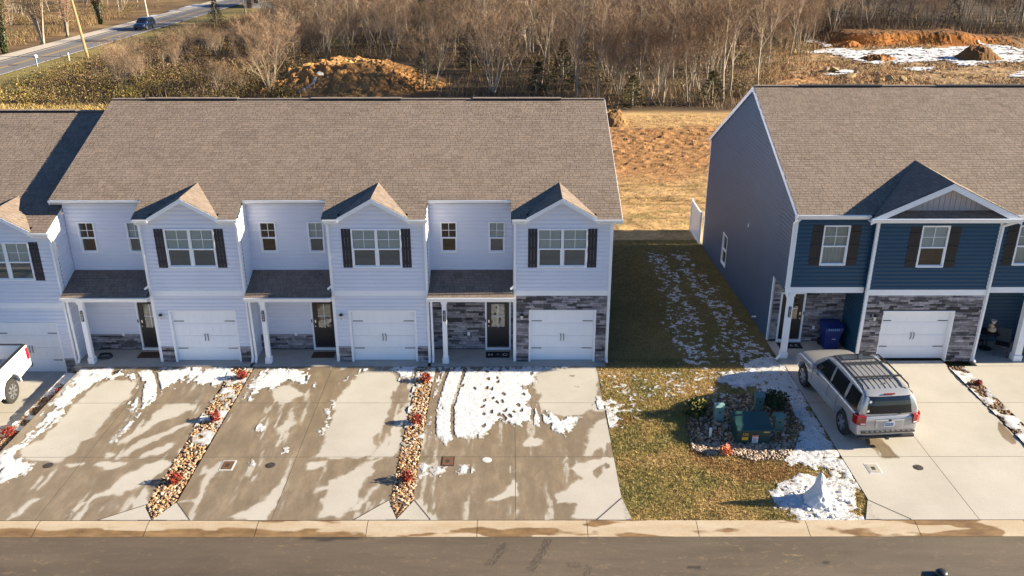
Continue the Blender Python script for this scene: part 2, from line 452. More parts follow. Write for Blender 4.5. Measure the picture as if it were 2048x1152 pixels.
def garage_door(rt, o, u0, u1, z0, z1, set_back=.10, tw=.075, lamp=None):
    """opening trim u0..u1 x z0..z1 on a front wall (facing -Y)"""
    U, N = (1,0,0), (0,-1,0); mb = MB(o, U, N)
    mb.box(u0, u0+tw, -set_back-.02, .035, z0, z1).box(u1-tw, u1, -set_back-.02, .035, z0, z1).box(u0+tw, u1-tw, -set_back-.02, .035, z1-tw, z1)
    g = mb.build('garage_frame', m_trim, rt, bevel=.006)
    a, b = u0+tw, u1-tw; hh = (z1-tw-z0-.012)/4
    for k in range(4):
        p = MB(o, U, N); za = z0+.012+k*hh; zb = za+hh-.007; p.box(a+.004, b-.004, -set_back-.03, -set_back, za, zb)
        n = 8; pw = (b-a-.06)/n
        for i in range(n):
            q = a+.03+i*pw
            p.box(q+.012, q+pw-.012, -set_back, -set_back+.007, za+.05, zb-.05)
        p.build('garage_panel', m_gar, g, bevel=.004)
    for zz in (z0+.52, z1-.50):
        for q, r in ((a+.04, a+.42), (b-.42, b-.04)):
            MB(o, U, N).box(q, r, -set_back+.008, -set_back+.018, zz-.014, zz+.014).build('strap_hinge', m_black, g)
    zc = z0+hh*2-.05
    for s in (-.055, .055):
        u = (a+b)/2+s; pts = [(u, -set_back+.012, zc-.14), (u+.012, -set_back+.05, zc-.09), (u+.02, -set_back+.05, zc), (u+.012, -set_back+.05, zc+.09), (u, -set_back+.012, zc+.14)]
        MB(o, U, N).tube(pts, [.018, .012, .012, .012, .018], 6).build('pull_handle', m_black, g)
    return g
def front_door(rt, o, u0, u1, z0, z1, kind=0):
    U, N = (1,0,0), (0,-1,0); tw = .07; mb = MB(o, U, N)
    mb.box(u0, u0+tw, -.06, .06, z0, z1).box(u1-tw, u1, -.06, .06, z0, z1).box(u0+tw, u1-tw, -.06, .06, z1-tw, z1).box(u0, u1, -.06, .09, z0-.05, z0+.03)
    f = mb.build('door_frame', m_trim, rt, bevel=.006)
    a, b = u0+tw+.005, u1-tw-.005; za, zb = z0+.035, z1-tw-.005; w = b-a
    ga, gb, gz0, gz1 = a+w*.2, b-w*.2, za+(zb-za)*.42, zb-.13
    d = MB(o, U, N)
    d.box(a, ga, -.05, -.005, za, zb).box(gb, b, -.05, -.005, za, zb).box(ga, gb, -.05, -.005, gz1, zb).box(ga, gb, -.05, -.005, za, gz0)
    d.box(ga, gb, -.005, .006, za+.10, za+.14).box(ga, gb, -.005, .006, gz0-.14, gz0-.10).box(ga, ga+.03, -.005, .006, za+.14, gz0-.14).box(gb-.03, gb, -.005, .006, za+.14, gz0-.14)
    dd = d.build('front_door', m_door, rt)
    MB(o, U, N).box(ga, gb, -.035, -.028, gz0, gz1).build('door_pane', m_glass, dd)
    mt = MB(o, U, N).box((ga+gb)/2-.011, (ga+gb)/2+.011, -.028, -.012, gz0, gz1); zz = (gz0+gz1)/2; mt.box(ga, (ga+gb)/2-.011, -.028, -.012, zz-.011, zz+.011).box((ga+gb)/2+.011, gb, -.028, -.012, zz-.011, zz+.011)
    mt.build('door_muntin', m_trim, dd)
    MB(o, U, N).box(ga-.02, gb+.02, -.5, -.48, gz0-.3, gz1+.1).build('hall_back', M('hall_wall', (.24, .22, .18), .9, var=.35, scale=3), dd)
    ku = a+.07 if kind == 0 else b-.07
    MB(o, U, N).box(ku-.03, ku+.03, -.005, .012, za+1.05, za+1.17).build('keypad_lock', m_brass, dd, bevel=.005)
    MB(o, U, N).lathe([(.012, 0), (.014, .03), (.032, .04), (.034, .055), (.02, .07)], (ku, 0, za+.93), 10, 'y').build('door_knob', m_brass, dd)
    bu = u0+.02 if kind == 0 else u1-.02
    MB(o, U, N).box(bu-.018, bu+.018, .06, .085, za+1.1, za+1.22).build('doorbell', m_black, f)
    return f
def wall_lamp(rt, o, u, z):
    U, N = (1,0,0), (0,-1,0)
    l = MB(o, U, N).box(u-.06, u+.06, 0.0, .03, z-.10, z+.10).build('wall_lamp', m_trim, rt, bevel=.005)
    c = Vector(o)+Vector((u, -.11, z))
    MB().lathe([(.012, .13), (.03, .115), (.085, .055), (.07, .045), (.02, .04)], c, 8).build('lamp_cap', m_black, l)
    MB().lathe([(.055, .04), (.06, .03), (.038, -.10), (.03, -.115)], c, 8).build('lamp_glass', M('lamp_pane', (.55, .55, .52), .15, var=.05), l)
    MB().tube([c+Vector((0, .09, -.02)), c+Vector((0, .06, -.12)), c+Vector((0, 0, -.13))], .011, 6).build('lamp_bracket', m_black, l)
    return l
def gutter(rt, x0, x1, y, z, name='gutter'):
    """K-gutter along X hanging in front of y (fascia face), top at z"""
    mb = MB(); prof = [(0, 0), (0, -.10), (-.075, -.10), (-.115, -.04), (-.115, 0), (-.103, 0), (-.103, -.036), (-.070, -.088), (-.012, -.088), (-.012, 0)]
    mb.extr([(x0, y+a, z+b) for a, b in prof], (x1-x0, 0, 0)); return mb.build(name, m_alum, rt)
def downspout(rt, pts, w=.075, d=.055):
    mb = MB()
    for p, q in zip(pts, pts[1:]): mb.bar(p, q, w, d, up=(0, 1, 0.01))
    return mb.build('downspout', m_alum, rt)
def post(rt, x, y, z0, z1, w=.17):
    p = MB().box(x-w/2, x+w/2, y-w/2, y+w/2, z0+.24, z1-.14).build('porch_post', m_trim, rt, bevel=.008)
    MB().box(x-w/2-.035, x+w/2+.035, y-w/2-.035, y+w/2+.035, z0, z0+.24).build('post_base', m_trim, p, bevel=.01)
    MB().box(x-w/2-.03, x+w/2+.03, y-w/2-.03, y+w/2+.03, z1-.14, z1).build('post_cap', m_trim, p, bevel=.01)
    return p
m_num = M('number_white', (.72, .72, .70), .4, var=0); m_plate = M('number_plate_black', (.015, .014, .03), .35, var=.1)
def number_plate(rt, x, y, z, txt, parent=None):
    h = .46; w = .105; poly = []
    for k in range(13): a = math.pi*k/12; poly.append((x+w/2*math.cos(a), z+h/2-w/2+w/2*math.sin(a)))
    for k in range(13): a = math.pi+math.pi*k/12; poly.append((x+w/2*math.cos(a), z-h/2+w/2+w/2*math.sin(a)))
    p = MB().extr([(a, y, b) for a, b in poly], (0, -.014, 0)).build('house_number_plate', m_plate, rt)
    for i, ch in enumerate(txt):
        text('digit', ch, .125, m_num, None, (x, y-.0165, z+h/2-.075-i*.104), (math.pi/2, 0, 0), .001).parent = p
    return p

UW, FW, RC = 6.706, 3.56, 1.05           # unit width, projecting front width, porch recess
EZ = 5.77; SL = .373                      # eave height at y=-.3 and roof slope
def roof_z(y): return EZ+(y+.3)*SL
def unit(rt, ox, oz, number, stone_front, seed, porch=True):
    """one townhouse of the pale row: right corner of the projecting front at x=ox, ground at oz"""
    F = (ox, 0, oz); U, N = (1,0,0), (0,-1,0); L = -FW
    gx0, gx1, gz = L+.565, -.48, 2.15
    hole = (gx0+.01, gx1-.01, -.1, gz-.01)
    if stone_front: stonework(rt, F, U, N, L+.10, -.10, 0, 2.73, [hole], seed)
    else:
        stonework(rt, F, U, N, L+.10, -.10, 0, .60, [hole], seed)
        MB(F, U, N).box(L+.10, gx0, -.02, .075, .60, .645).box(gx1, -.10, -.02, .075, .60, .645).build('stone_cap', m_cap, rt, bevel=.006)
        siding('front_wall', rt, F, U, N, L+.10, -.10, .645, 2.73, m_sid, [hole])
    MB(F, U, N).box(L, 0, -.02, .045, 2.73, 2.95).build('band_board', m_trim, rt, bevel=.006)
    wu0, wu1, wz0, wz1 = -1.80-.90, -1.80+.90, 3.84, 5.33
    apex = (-1.84, 6.50)
    siding('upper_wall', rt, F, U, N, L+.09, -.09, 2.95, 5.73, m_sid, [(wu0+.02, wu1-.02, wz0+.02, wz1-.02)])
    siding('gable_wall', rt, F, U, N, -3.1, -.6, 5.73, 6.58, m_sid, clip=[(-3.16, 5.72), (-.54, 5.72), (-1.85, 6.47)])
    window(rt, F, U, N, wu0, wu1, wz0, wz1, 2, True, 'full')
    shutter(rt, F, U, N, wu0-.345, wu0-.005, wz0, wz1, m_shut); shutter(rt, F, U, N, wu1+.005, wu1+.345, wz0, wz1, m_shut)
    garage_door(rt, F, gx0, gx1, 0, gz)
    wall_lamp(rt, F, L+.30, 1.92)
    # corner boards
    for a, b in ((L-.012, L+.10), (-.10, .012)): MB(F, U, N).box(a, b, -.10, .028, 0, 5.68).build('corner_board', m_trim, rt, bevel=.004)
    # returns of the projecting front
    siding('return_wall', rt, (ox, 0, oz), (0,1,0), (1,0,0), .10, RC+.3, 0, 6.05, m_sid, clip=[(.05, 0), (RC+.3, 0), (RC+.3, 6.05), (.75, 6.05), (.05, 5.7)])
    siding('return_wall', rt, (ox+L, 0, oz), (0,1,0), (-1,0,0), .10, RC, 0, 5.68, m_sid)
    if not porch: return
    # recessed entry bay
    B = (ox, RC, oz); q0, q1 = -UW, L
    sw = [(-6.28, -5.65), (-4.49, -3.88)]
    siding('recess_wall', rt, B, U, N, q0+.02, q1-.02, 3.33, 6.10, m_sid, [(a+.02, b-.02, 4.05, 5.23) for a, b in sw])
    window(rt, B, U, N, *sw[0], 4.03, 5.25, 1, True, None); window(rt, B, U, N, *sw[1], 4.03, 5.25, 1, True, 'full')
    dx0, dx1 = -4.66, -3.66; dh = (dx0+.01, dx1-.01, -.1, 2.12)
    if stone_front: stonework(rt, B, U, N, q0+.03, q1-.02, .03, 2.72, [dh], seed+50)
    else:
        stonework(rt, B, U, N, q0+.03, q1-.02, .03, .62, [dh], seed+50)
        MB(B, U, N).box(q0+.03, dx0, -.02, .07, .62, .665).build('stone_cap', m_cap, rt)
        siding('entry_wall', rt, B, U, N, q0+.03, q1-.02, .665, 2.72, m_sid, [dh])
    front_door(rt, B, dx0, dx1, .05, 2.12)
    MB(B, U, N).box(-5.35, -5.25, .05, .085, .62, .76).build('outlet_box', m_trim, rt)
    MB().box(ox+q0+.02, ox-.1, -.42, RC-.03, oz-.2, oz+.005).build('porch_slab', m_conc, rt)
    MB().box(ox+q0+.02, ox+q1-.02, -.20, RC-.02, oz+2.66, oz+2.70).build('porch_ceiling', m_soff, rt)
    # porch roof
    y0, z0, y1, z1 = -.34, 2.79, RC, 3.34; ln = math.hypot(y1-y0, z1-z0); V = (0, (y1-y0)/ln, (z1-z0)/ln)
    pr = MB(); pr.extr([(ox+q0+.0, y0+.02, oz+z0-.02), (ox+q1-.012, y0+.02, oz+z0-.02), (ox+q1-.012, y1, oz+z1-.02), (ox+q0, y1, oz+z1-.02)], (0, 0, -.06))
    pd = pr.build('porch_roof', m_deck, rt)
    sh = MB(); shingles(sh, (ox+q0+.0, y0-.02, oz+z0), (1,0,0), V, [(0, 0), (UW-FW-.012, 0), (UW-FW-.012, ln), (0, ln)], seed=seed)
    sh.build('porch_shingles', m_shin, pd, colors=True)['kind'] = 'stuff'
    MB().box(ox+q0+.01, ox+q1-.02, -.33, -.19, oz+2.60, oz+2.74).build('porch_beam', m_trim, rt, bevel=.005)
    gutter(rt, ox+q0-.02, ox+q1+.04, -.33, oz+2.79, 'porch_gutter')
    p = post(rt, ox-6.13, -.10, oz+.005, oz+2.60); number_plate(rt, ox-6.13, -.187, oz+1.98, number)
    downspout(rt, [(ox-6.62, -.38, oz+2.70), (ox-6.60, -.16, oz+2.55), (ox-6.60, -.09, oz+.20), (ox-6.60, -.24, oz+.06)])
    downspout(rt, [(ox+L+.04, -.36, oz+5.66), (ox+L+.05, -.10, oz+5.50), (ox+L+.05, -.065, oz+3.15), (ox+L-.12, -.10, oz+3.02)])

def gable(rt, ax, y0, zr, hw, ze, yback, mat_unused=None, seed=0, rake=.16, soff=.40):
    """small front gable: ridge at (ax, zr) from y0 back to yback, eaves at +-hw, height ze"""
    for s in (-1, 1):
        A = Vector((ax, y0, zr)); E = Vector((ax+s*hw, y0, ze)); Bk = Vector((ax, yback, zr))
        Vv = (A-E).normalized(); ln = (A-E).length; Uv = Vector((0, 1, 0))
        d = MB(); d.extr([A, E, Bk], (0, 0, -.05)); dk = d.build('gable_roof', m_deck, rt)
        sh = MB(); poly = [(0, 0), (0, ln), (yback-y0, ln)]
        shingles(sh, E+Vector((0, 0, .004)), Uv, Vv, poly, seed=seed+s+5); sh.build('gable_shingles', m_shin, dk, colors=True)['kind'] = 'stuff'
        b = MB(); lo = Vector((0, 0, -rake)); ext = (E-A).normalized()*.05
        b.extr([A+Vector((0, -.012, -.012)), E+ext+Vector((0, -.012, -.012)), E+ext+Vector((0, -.012, -.012))+lo, A+Vector((0, -.012, -.012))+lo], (0, .028, 0)); b.build('rake_board', m_trim, rt)
        sf = MB(); sf.extr([A+Vector((0, .02, -rake+.03)), E+Vector((0, .02, -rake+.03)), E+Vector((0, soff, -rake+.03)), A+Vector((0, soff, -rake+.03))], (0, 0, -.02)); sf.build('soffit', m_soff, rt)

def row_roof(rt, x0, x1, oz, fronts, gables, ridge_y=7.27, vents=(), seed=3, back_y=14.6):
    zr = roof_z(ridge_y); ov = .28; a, b = x0-ov, x1+ov; ye = RC-.30
    ln = math.hypot(1, SL); V = (0, 1/ln, SL/ln)
    dk = MB(); t = -.03
    dk.extr([(a+.02, ye+.02, oz+roof_z(ye)+t), (b-.02, ye+.02, oz+roof_z(ye)+t), (b-.02, ridge_y, oz+zr+t), (a+.02, ridge_y, oz+zr+t)], (0, 0, -.12))
    dk.extr([(a+.02, ridge_y, oz+zr+t), (b-.02, ridge_y, oz+zr+t), (b-.02, back_y, oz+zr-(back_y-ridge_y)*SL+t), (a+.02, back_y, oz+zr-(back_y-ridge_y)*SL+t)], (0, 0, -.12))
    YG = .03; parts = []
    for p, q in fronts:
        parts.append((p, q, YG, ye+.02)); g = [c for c in gables if p < c < q][0]; parts += [(p, g-1.24, -.28, YG), (g+1.24, q, -.28, YG)]
    for p, q, ya, yb in parts: dk.extr([(p+.02, ya, oz+roof_z(ya)+t), (q-.02, ya, oz+roof_z(ya)+t), (q-.02, yb, oz+roof_z(yb)+t), (p+.02, yb, oz+roof_z(yb)+t)], (0, 0, -.12))
    rf = dk.build('roof', m_deck, rt)
    sh = MB(); s0 = (ye+.3)*ln
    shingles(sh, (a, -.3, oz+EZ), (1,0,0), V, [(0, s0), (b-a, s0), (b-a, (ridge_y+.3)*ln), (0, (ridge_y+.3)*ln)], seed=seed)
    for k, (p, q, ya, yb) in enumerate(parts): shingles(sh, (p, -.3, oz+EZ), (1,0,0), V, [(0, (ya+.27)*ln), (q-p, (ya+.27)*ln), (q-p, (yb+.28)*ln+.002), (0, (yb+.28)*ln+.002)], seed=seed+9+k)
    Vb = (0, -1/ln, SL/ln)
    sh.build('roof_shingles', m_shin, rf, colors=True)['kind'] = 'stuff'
    bs = MB(); bs.extr([(a, ridge_y, oz+zr), (b, ridge_y, oz+zr), (b, back_y+.1, oz+zr-(back_y+.1-ridge_y)*SL), (a, back_y+.1, oz+zr-(back_y+.1-ridge_y)*SL)], (0, 0, .012)); bs.build('rear_roof_face', M('rear_shingles', (.20, .16, .13), .9, var=.2, scale=8), rf)
    rc = MB(); x = a
    while x < b: rc.box(x, min(x+.245, b), ridge_y-.11, ridge_y+.11, oz+zr-.005, oz+zr+.028+random.random()*.006, (1, 1, 1)); x += .25
    rc.build('ridge_caps', m_shin, rf, colors=True)['kind'] = 'stuff'
    for p, q in vents:
        v = MB().box(p, q, ridge_y-.14, ridge_y+.14, oz+zr-.02, oz+zr+.045).build('ridge_vent', m_vent, rf, bevel=.01)
        c = MB(); x = p
        while x < q: c.box(x, min(x+.245, q), ridge_y-.145, ridge_y+.145, oz+zr+.047, oz+zr+.058+random.random()*.006); x += .25
        c.build('vent_caps', m_shin, v, colors=True)['kind'] = 'stuff'
    # eave fascia, gutters over the recesses and fronts
    edges = sorted(fronts); cur = a
    for p, q in edges + [(b, b)]:
        if p-cur > .3:
            MB().box(cur+.02, p-.02, ye+.03, ye+.055, oz+roof_z(ye)-.17, oz+roof_z(ye)-.02).build('fascia', m_trim, rt)
            gutter(rt, cur, p-.0, ye+.03, oz+roof_z(ye)-.012)
            MB().box(cur+.02, p-.02, ye+.055, RC-.005, oz+roof_z(ye)-.17, oz+roof_z(ye)-.15).build('soffit', m_soff, rt)
        cur = q
    for x in (a, b):
        s = 1 if x == b else -1; k = MB(); y0 = -.28 if (fronts and s > 0) else ye
        k.extr([(x-s*.005, y0, oz+roof_z(y0)-.02), (x-s*.005, ridge_y, oz+zr-.02), (x-s*.005, ridge_y, oz+zr-.18), (x-s*.005, y0, oz+roof_z(y0)-.18)], (s*.025, 0, 0)); k.build('rake_board', m_trim, rt)
        k = MB(); k.extr([(x-s*.005, ridge_y, oz+zr-.02), (x-s*.005, back_y, oz+zr-(back_y-ridge_y)*SL-.02), (x-s*.005, back_y, oz+zr-(back_y-ridge_y)*SL-.18), (x-s*.005, ridge_y, oz+zr-.18)], (s*.025, 0, 0)); k.build('rake_board', m_trim, rt)
    return rf
def front_eaves(rt, ox, oz, seed, right_end=False, ghw=1.27):
    """eave, gutters and gable over one projecting front"""
    L = ox-FW; g0, g1 = ox-1.86-ghw, ox-1.86+ghw; xr = ox+(.28 if right_end else .06)
    for p, q in ((L-.04, g0+.02), (g1-.02, xr)):
        MB().box(p, q, -.275, -.25, oz+EZ-.19, oz+EZ-.03).build('fascia', m_trim, rt)
        MB().box(p+.02, q, -.25, -.012, oz+EZ-.19, oz+EZ-.17).build('soffit', m_soff, rt)
    gutter(rt, L-.06, g0+.06, -.275, oz+EZ-.012); gutter(rt, g1-.06, xr+.03, -.275, oz+EZ-.012)
    gable(rt, ox-1.86, -.27, oz+6.53, ghw+.03, oz+5.785, (6.53-EZ)/SL-.3, seed=seed, soff=.265)
    downspout(rt, [(ox+.01, -.33, oz+5.66), (ox-.035, -.10, oz+5.46), (ox-.035, -.07, oz+.22), (ox-.035, -.25, oz+.06)])
def side_walls(rt, x0, x1, oz, mat, y0=.1, ridge_y=7.27, back=14.3):
    for x, n in ((x0, -1), (x1, 1)):
        siding('side_wall', rt, (x, 0, oz), (0,1,0), (n,0,0), y0, back, -.6, roof_z(ridge_y)-.12, mat, e=.16,
               clip=[(y0, -.6), (back, -.6), (back, roof_z(2*ridge_y-back)-.12), (ridge_y, roof_z(ridge_y)-.12), (y0, roof_z(y0)-.12)])
    siding('rear_wall', rt, (x0, back, oz), (1,0,0), (0,1,0), 0, x1-x0, -.6, roof_z(2*ridge_y-back)-.12, mat, e=.16)

# ---- the pale row of three
row = root('townhouse_row', (-10.06, 0, 0), 'pale grey sided row of three townhouses with brown shingle roof in the middle', 'building')
for k, (num, st) in enumerate((('1011', True), ('1009', False), ('1007', False))):
    unit(row, -k*UW, 0, num, st, 100+7*k); front_eaves(row, -k*UW, 0, 20+3*k, right_end=(k == 0))
row_roof(row, -3*UW, 0, 0, [(-3*UW+(UW-FW)-.10, -2*UW+.02), (-2*UW+(UW-FW)-.10, -UW+.02), (-UW+(UW-FW)-.10, .28)], [-1.86-k*UW for k in range(3)], vents=[(-18.9, -15.1), (-12.05, -8.25), (-5.25, -1.55)])
side_walls(row, -3*UW, 0, 0, m_sid, y0=RC+.3)
# ---- the lower row on the left (only its right end is in view)
low = root('townhouse_row', (-26.8, 0, -.5), 'lower pale grey townhouse at the left edge with a white pickup before its garage', 'building')
unit(low, -3*UW-.02, -.5, '1005', False, 150); front_eaves(low, -3*UW-.02, -.5, 40)
row_roof(low, -5*UW-.02, -3*UW-.32, -.5, [(-4*UW+(UW-FW)-.10, -3*UW-.02)], [-3*UW-1.88], vents=[(-26.6, -21.95)], seed=77)
siding('side_wall', low, (-5*UW-.02, 0, -.5), (0,1,0), (-1,0,0), RC, 14.3, -.2, 8, m_sid, e=.16, clip=[(RC, -.2), (14.3, -.2), (14.3, 5.8), (7.27, 8.4), (RC, 6.1)])
siding('recess_wall', low, (-4*UW-.02, RC, -.5), (1,0,0), (0,-1,0), -UW, 0, 0, 6.1, m_sid)

# ---- the navy house on the right
BX0, BX1, BX2 = 6.60, 9.45, 13.93
navy = root('navy_townhouse', (12.0, 0, 0), 'dark blue sided townhouse row with stone garage front on the right', 'building')
BE, BSL, BR = 5.88, .428, 7.44
def bz(y): return BE+(y+.1)*BSL
U, N = (1,0,0), (0,-1,0)
BR_BACK = 14.45; bzb = lambda y: bz(BR)-(y-BR)*.53
# gable end wall, bends with the roof, opening for the porch side and one window
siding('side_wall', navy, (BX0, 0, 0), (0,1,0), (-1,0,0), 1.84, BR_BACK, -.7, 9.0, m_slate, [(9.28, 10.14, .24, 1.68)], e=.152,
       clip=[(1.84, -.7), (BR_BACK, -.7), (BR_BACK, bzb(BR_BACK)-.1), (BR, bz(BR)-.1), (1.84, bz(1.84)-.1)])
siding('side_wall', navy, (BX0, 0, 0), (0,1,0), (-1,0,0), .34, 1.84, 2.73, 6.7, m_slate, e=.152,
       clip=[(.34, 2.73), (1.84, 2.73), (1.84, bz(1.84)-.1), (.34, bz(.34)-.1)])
window(navy, (BX0, 0, 0), (0,1,0), (-1,0,0), 9.26, 10.16, .20, 1.72, 1, False, None)
MB((BX0, 0, 0), (0,1,0), (-1,0,0)).box(1.82, 1.93, -.05, .03, 0, 2.73).build('corner_board', m_trim, navy)
MB((BX0, 0, 0), (0,1,0), (-1,0,0)).box(BR_BACK-.10, BR_BACK+.012, -.05, .03, -.6, bzb(BR_BACK)-.1).build('corner_board', m_trim, navy)
MB((BX0, 0, 0), (0,1,0), (-1,0,0)).box(6.0, 6.08, .02, .06, 3.35, 3.5).build('vent_cap', m_trim, navy)
MB((BX0, 0, 0), (0,1,0), (-1,0,0)).tube([(3.55, 0, .25), (3.55, .20, .25)], .035, 8).build('drain_pipe', m_trim, navy)
# left bay over the porch
F1 = (0, .25, 0)
siding('front_wall', navy, F1, U, N, BX0+.10, BX1-.01, 2.96, 5.70, m_navy, [(7.66, 8.58, 3.84, 5.35)])
window(navy, F1, U, N, 7.64, 8.60, 3.82, 5.37, 1, True, 'curtain')
shutter(navy, F1, U, N, 7.24, 7.63, 3.82, 5.37, m_shutb); shutter(navy, F1, U, N, 8.61, 9.00, 3.82, 5.37, m_shutb)
MB(F1, U, N).box(BX0-.012, BX0+.10, -.10, .028, 2.96, 5.72).build('corner_board', m_trim, navy)
MB(F1, U, N).box(BX0-.02, BX1-.01, -.25, .045, 2.73, 2.96).build('porch_beam', m_trim, navy, bevel=.006)
MB().box(BX0, BX1-.01, .50, 1.75, 2.69, 2.725).build('porch_ceiling', m_soff, navy)
PB = (0, 1.75, 0)
stonework(navy, PB, U, N, BX0+.03, BX1-.02, .03, 2.68, [(6.91, 7.88, -.1, 2.12)], 301)
front_door(navy, PB, 6.90, 7.89, .05, 2.12, 1)
MB(PB, U, N).box(8.28, 8.38, .05, .085, .55, .69).build('outlet_box', m_trim, navy)
siding('porch_side_wall', navy, (BX1, 0, 0), (0,1,0), (-1,0,0), .06, 1.75, 0, 2.70, m_navy)
siding('return_wall', navy, (BX1, 0, 0), (0,1,0), (-1,0,0), .06, .30, 2.96, 5.7, m_navy)
post(navy, 6.80, .33, .005, 2.73, .20); number_plate(navy, 6.80, .228, 1.95, '1013')
MB().box(BX0-.02, BX1, -.42, 1.74, -.2, .005).build('porch_slab', m_conc, navy)
downspout(navy, [(BX0+.02, -.12, 5.70), (BX0-.05, .22, 5.45), (BX0-.05, .22, 3.0), (BX0-.05, .16, 2.75), (6.66, .20, 2.5), (6.66, .20, .20), (6.45, .02, .06)])
# stone garage front
MB().box(BX1+.02, 12.80, -.42, .02, -.2, .0).build('garage_apron', m_conc, navy)
F2 = (0, 0, 0); gx0, gx1 = 10.19, 12.89
stonework(navy, F2, U, N, BX1+.10, BX2-.10, 0, 2.73, [(gx0+.01, gx1-.01, -.1, 2.09)], 303)
MB(F2, U, N).box(BX1, BX2, -.02, .045, 2.73, 2.96).build('band_board', m_trim, navy, bevel=.006)
siding('gable_wall', navy, F2, U, N, BX1+.09, BX2-.09, 2.96, 5.72, m_navy, [(11.09, 12.05, 3.86, 5.42)])
window(navy, F2, U, N, 11.07, 12.07, 3.84, 5.44, 1, True, 'half')
shutter(navy, F2, U, N, 10.66, 11.05, 3.84, 5.40, m_shutb); shutter(navy, F2, U, N, 12.09, 12.48, 3.84, 5.40, m_shutb)
garage_door(navy, F2, gx0, gx1, 0, 2.10, set_back=.22, tw=.055)
wall_lamp(navy, F2, 9.88, 1.86)
for a, b in ((BX1-.012, BX1+.10), (BX2-.10, BX2+.012)): MB(F2, U, N).box(a, b, -.10, .028, 0, 5.66).build('corner_board', m_trim, navy, bevel=.004)
# right bay: the next porch, only its left half is in view
siding('front_wall', navy, F1, U, N, BX2+.01, 22.8, 2.96, 5.70, m_navy, [(14.72, 15.66, 3.84, 5.35)])
window(navy, F1, U, N, 14.70, 15.68, 3.82, 5.37, 1, True, 'curtain')
shutter(navy, F1, U, N, 14.30, 14.69, 3.82, 5.37, m_shutb); shutter(navy, F1, U, N, 15.69, 16.08, 3.82, 5.37, m_shutb)
MB(F1, U, N).box(BX2+.01, 17.0, -.25, .045, 2.73, 2.96).build('porch_beam', m_trim, navy, bevel=.006)
siding('return_wall', navy, (BX2, 0, 0), (0,1,0), (1,0,0), .06, 1.75, 0, 5.7, m_navy)
siding('entry_wall', navy, PB, U, N, BX2, 16.95, 0, 2.70, m_navy)
MB().box(BX2, 17.0, .50, 1.75, 2.69, 2.725).build('porch_ceiling', m_soff, navy)
MB().box(BX2-.0, 17.0, -.42, 1.74, -.2, .005).build('porch_slab', m_conc, navy)
post(navy, 15.62, .10, .005, 2.73, .26)
MB((16.95, 0, 0), (0,1,0), (-1,0,0)).box(0, 1.8, -.1, .0, 0, 2.7).build('porch_side_wall', m_navy, navy)
# the next garage front beyond the porch (outside the frame, closes the row)
stonework(navy, F2, U, N, 17.05, 21.4, 0, 2.73, [(17.81, 20.49, -.1, 2.09)], 307, .09, .15)
garage_door(navy, F2, 17.80, 20.50, 0, 2.10, set_back=.22, tw=.055)
MB(F2, U, N).box(16.95, 21.5, -.02, .045, 2.73, 2.96).build('band_board', m_trim, navy)
siding('end_wall', navy, F2, U, N, 21.4, 22.8, 0, 2.96, m_navy)
MB().box(16.9, 22.8, .02, .30, 2.94, 2.96).build('ledge', m_trim, navy)
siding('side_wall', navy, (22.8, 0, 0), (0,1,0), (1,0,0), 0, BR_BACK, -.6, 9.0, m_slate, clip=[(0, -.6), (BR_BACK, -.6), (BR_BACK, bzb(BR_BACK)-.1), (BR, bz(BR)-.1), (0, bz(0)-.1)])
# roof
x0, x1 = BX0-.07, 23.0; ln = math.hypot(1, BSL); V = (0, 1/ln, BSL/ln)
dk = MB(); dk.extr([(x0+.02, -.08, bz(-.08)-.03), (x1, -.08, bz(-.08)-.03), (x1, BR, bz(BR)-.03), (x0+.02, BR, bz(BR)-.03)], (0, 0, -.10))
dk.extr([(x0+.02, BR, bz(BR)-.03), (x1, BR, bz(BR)-.03), (x1, BR_BACK+.3, bzb(BR_BACK+.3)-.03), (x0+.02, BR_BACK+.3, bzb(BR_BACK+.3)-.03)], (0, 0, -.10))
brf = dk.build('roof', m_deck, navy)
sh = MB(); shingles(sh, (x0, -.12, bz(-.12)), (1,0,0), V, [(0, 0), (x1-x0, 0), (x1-x0, (BR+.12)*ln), (0, (BR+.12)*ln)], seed=55)
sh.build('roof_shingles', m_shin, brf, colors=True)['kind'] = 'stuff'
MB().extr([(x0, BR, bz(BR)), (x1, BR, bz(BR)), (x1, BR_BACK+.35, bzb(BR_BACK+.35)), (x0, BR_BACK+.35, bzb(BR_BACK+.35))], (0, 0, .012)).build('rear_roof_face', M('rear_shingles'), brf)
rc = MB(); x = x0
while x < x1: rc.box(x, x+.245, BR-.11, BR+.11, bz(BR)-.005, bz(BR)+.028+random.random()*.006); x += .25
rc.build('ridge_caps', m_shin, brf, colors=True)['kind'] = 'stuff'
for p, q in ((8.45, 11.9), (14.2, 18.0)):
    MB().box(p, q, BR-.14, BR+.14, bz(BR)-.02, bz(BR)+.05).build('ridge_vent', m_vent, brf, bevel=.01)
for ya, yb, fz in ((-.1, BR, bz), (BR, BR_BACK+.3, bzb)):
    MB().extr([(x0-.02, ya, fz(ya)-.015), (x0-.02, yb, fz(yb)-.015), (x0-.02, yb, fz(yb)-.20), (x0-.02, ya, fz(ya)-.20)], (.03, 0, 0)).build('rake_board', m_trim, navy)
    MB().extr([(x0, ya, fz(ya)-.15), (x0, yb, fz(yb)-.15), (BX0, yb, fz(yb)-.15), (BX0, ya, fz(ya)-.15)], (0, 0, -.02)).build('soffit', m_soff, navy)
for p, q in ((x0, 9.12), (14.26, 23)):
    MB().box(p, q, -.09, -.065, BE-.19, BE-.02).build('fascia', m_trim, navy); MB().box(p, q, -.065, .24, BE-.19, BE-.17).build('soffit', m_soff, navy)
    gutter(navy, p-.02, q, -.09, BE-.012)
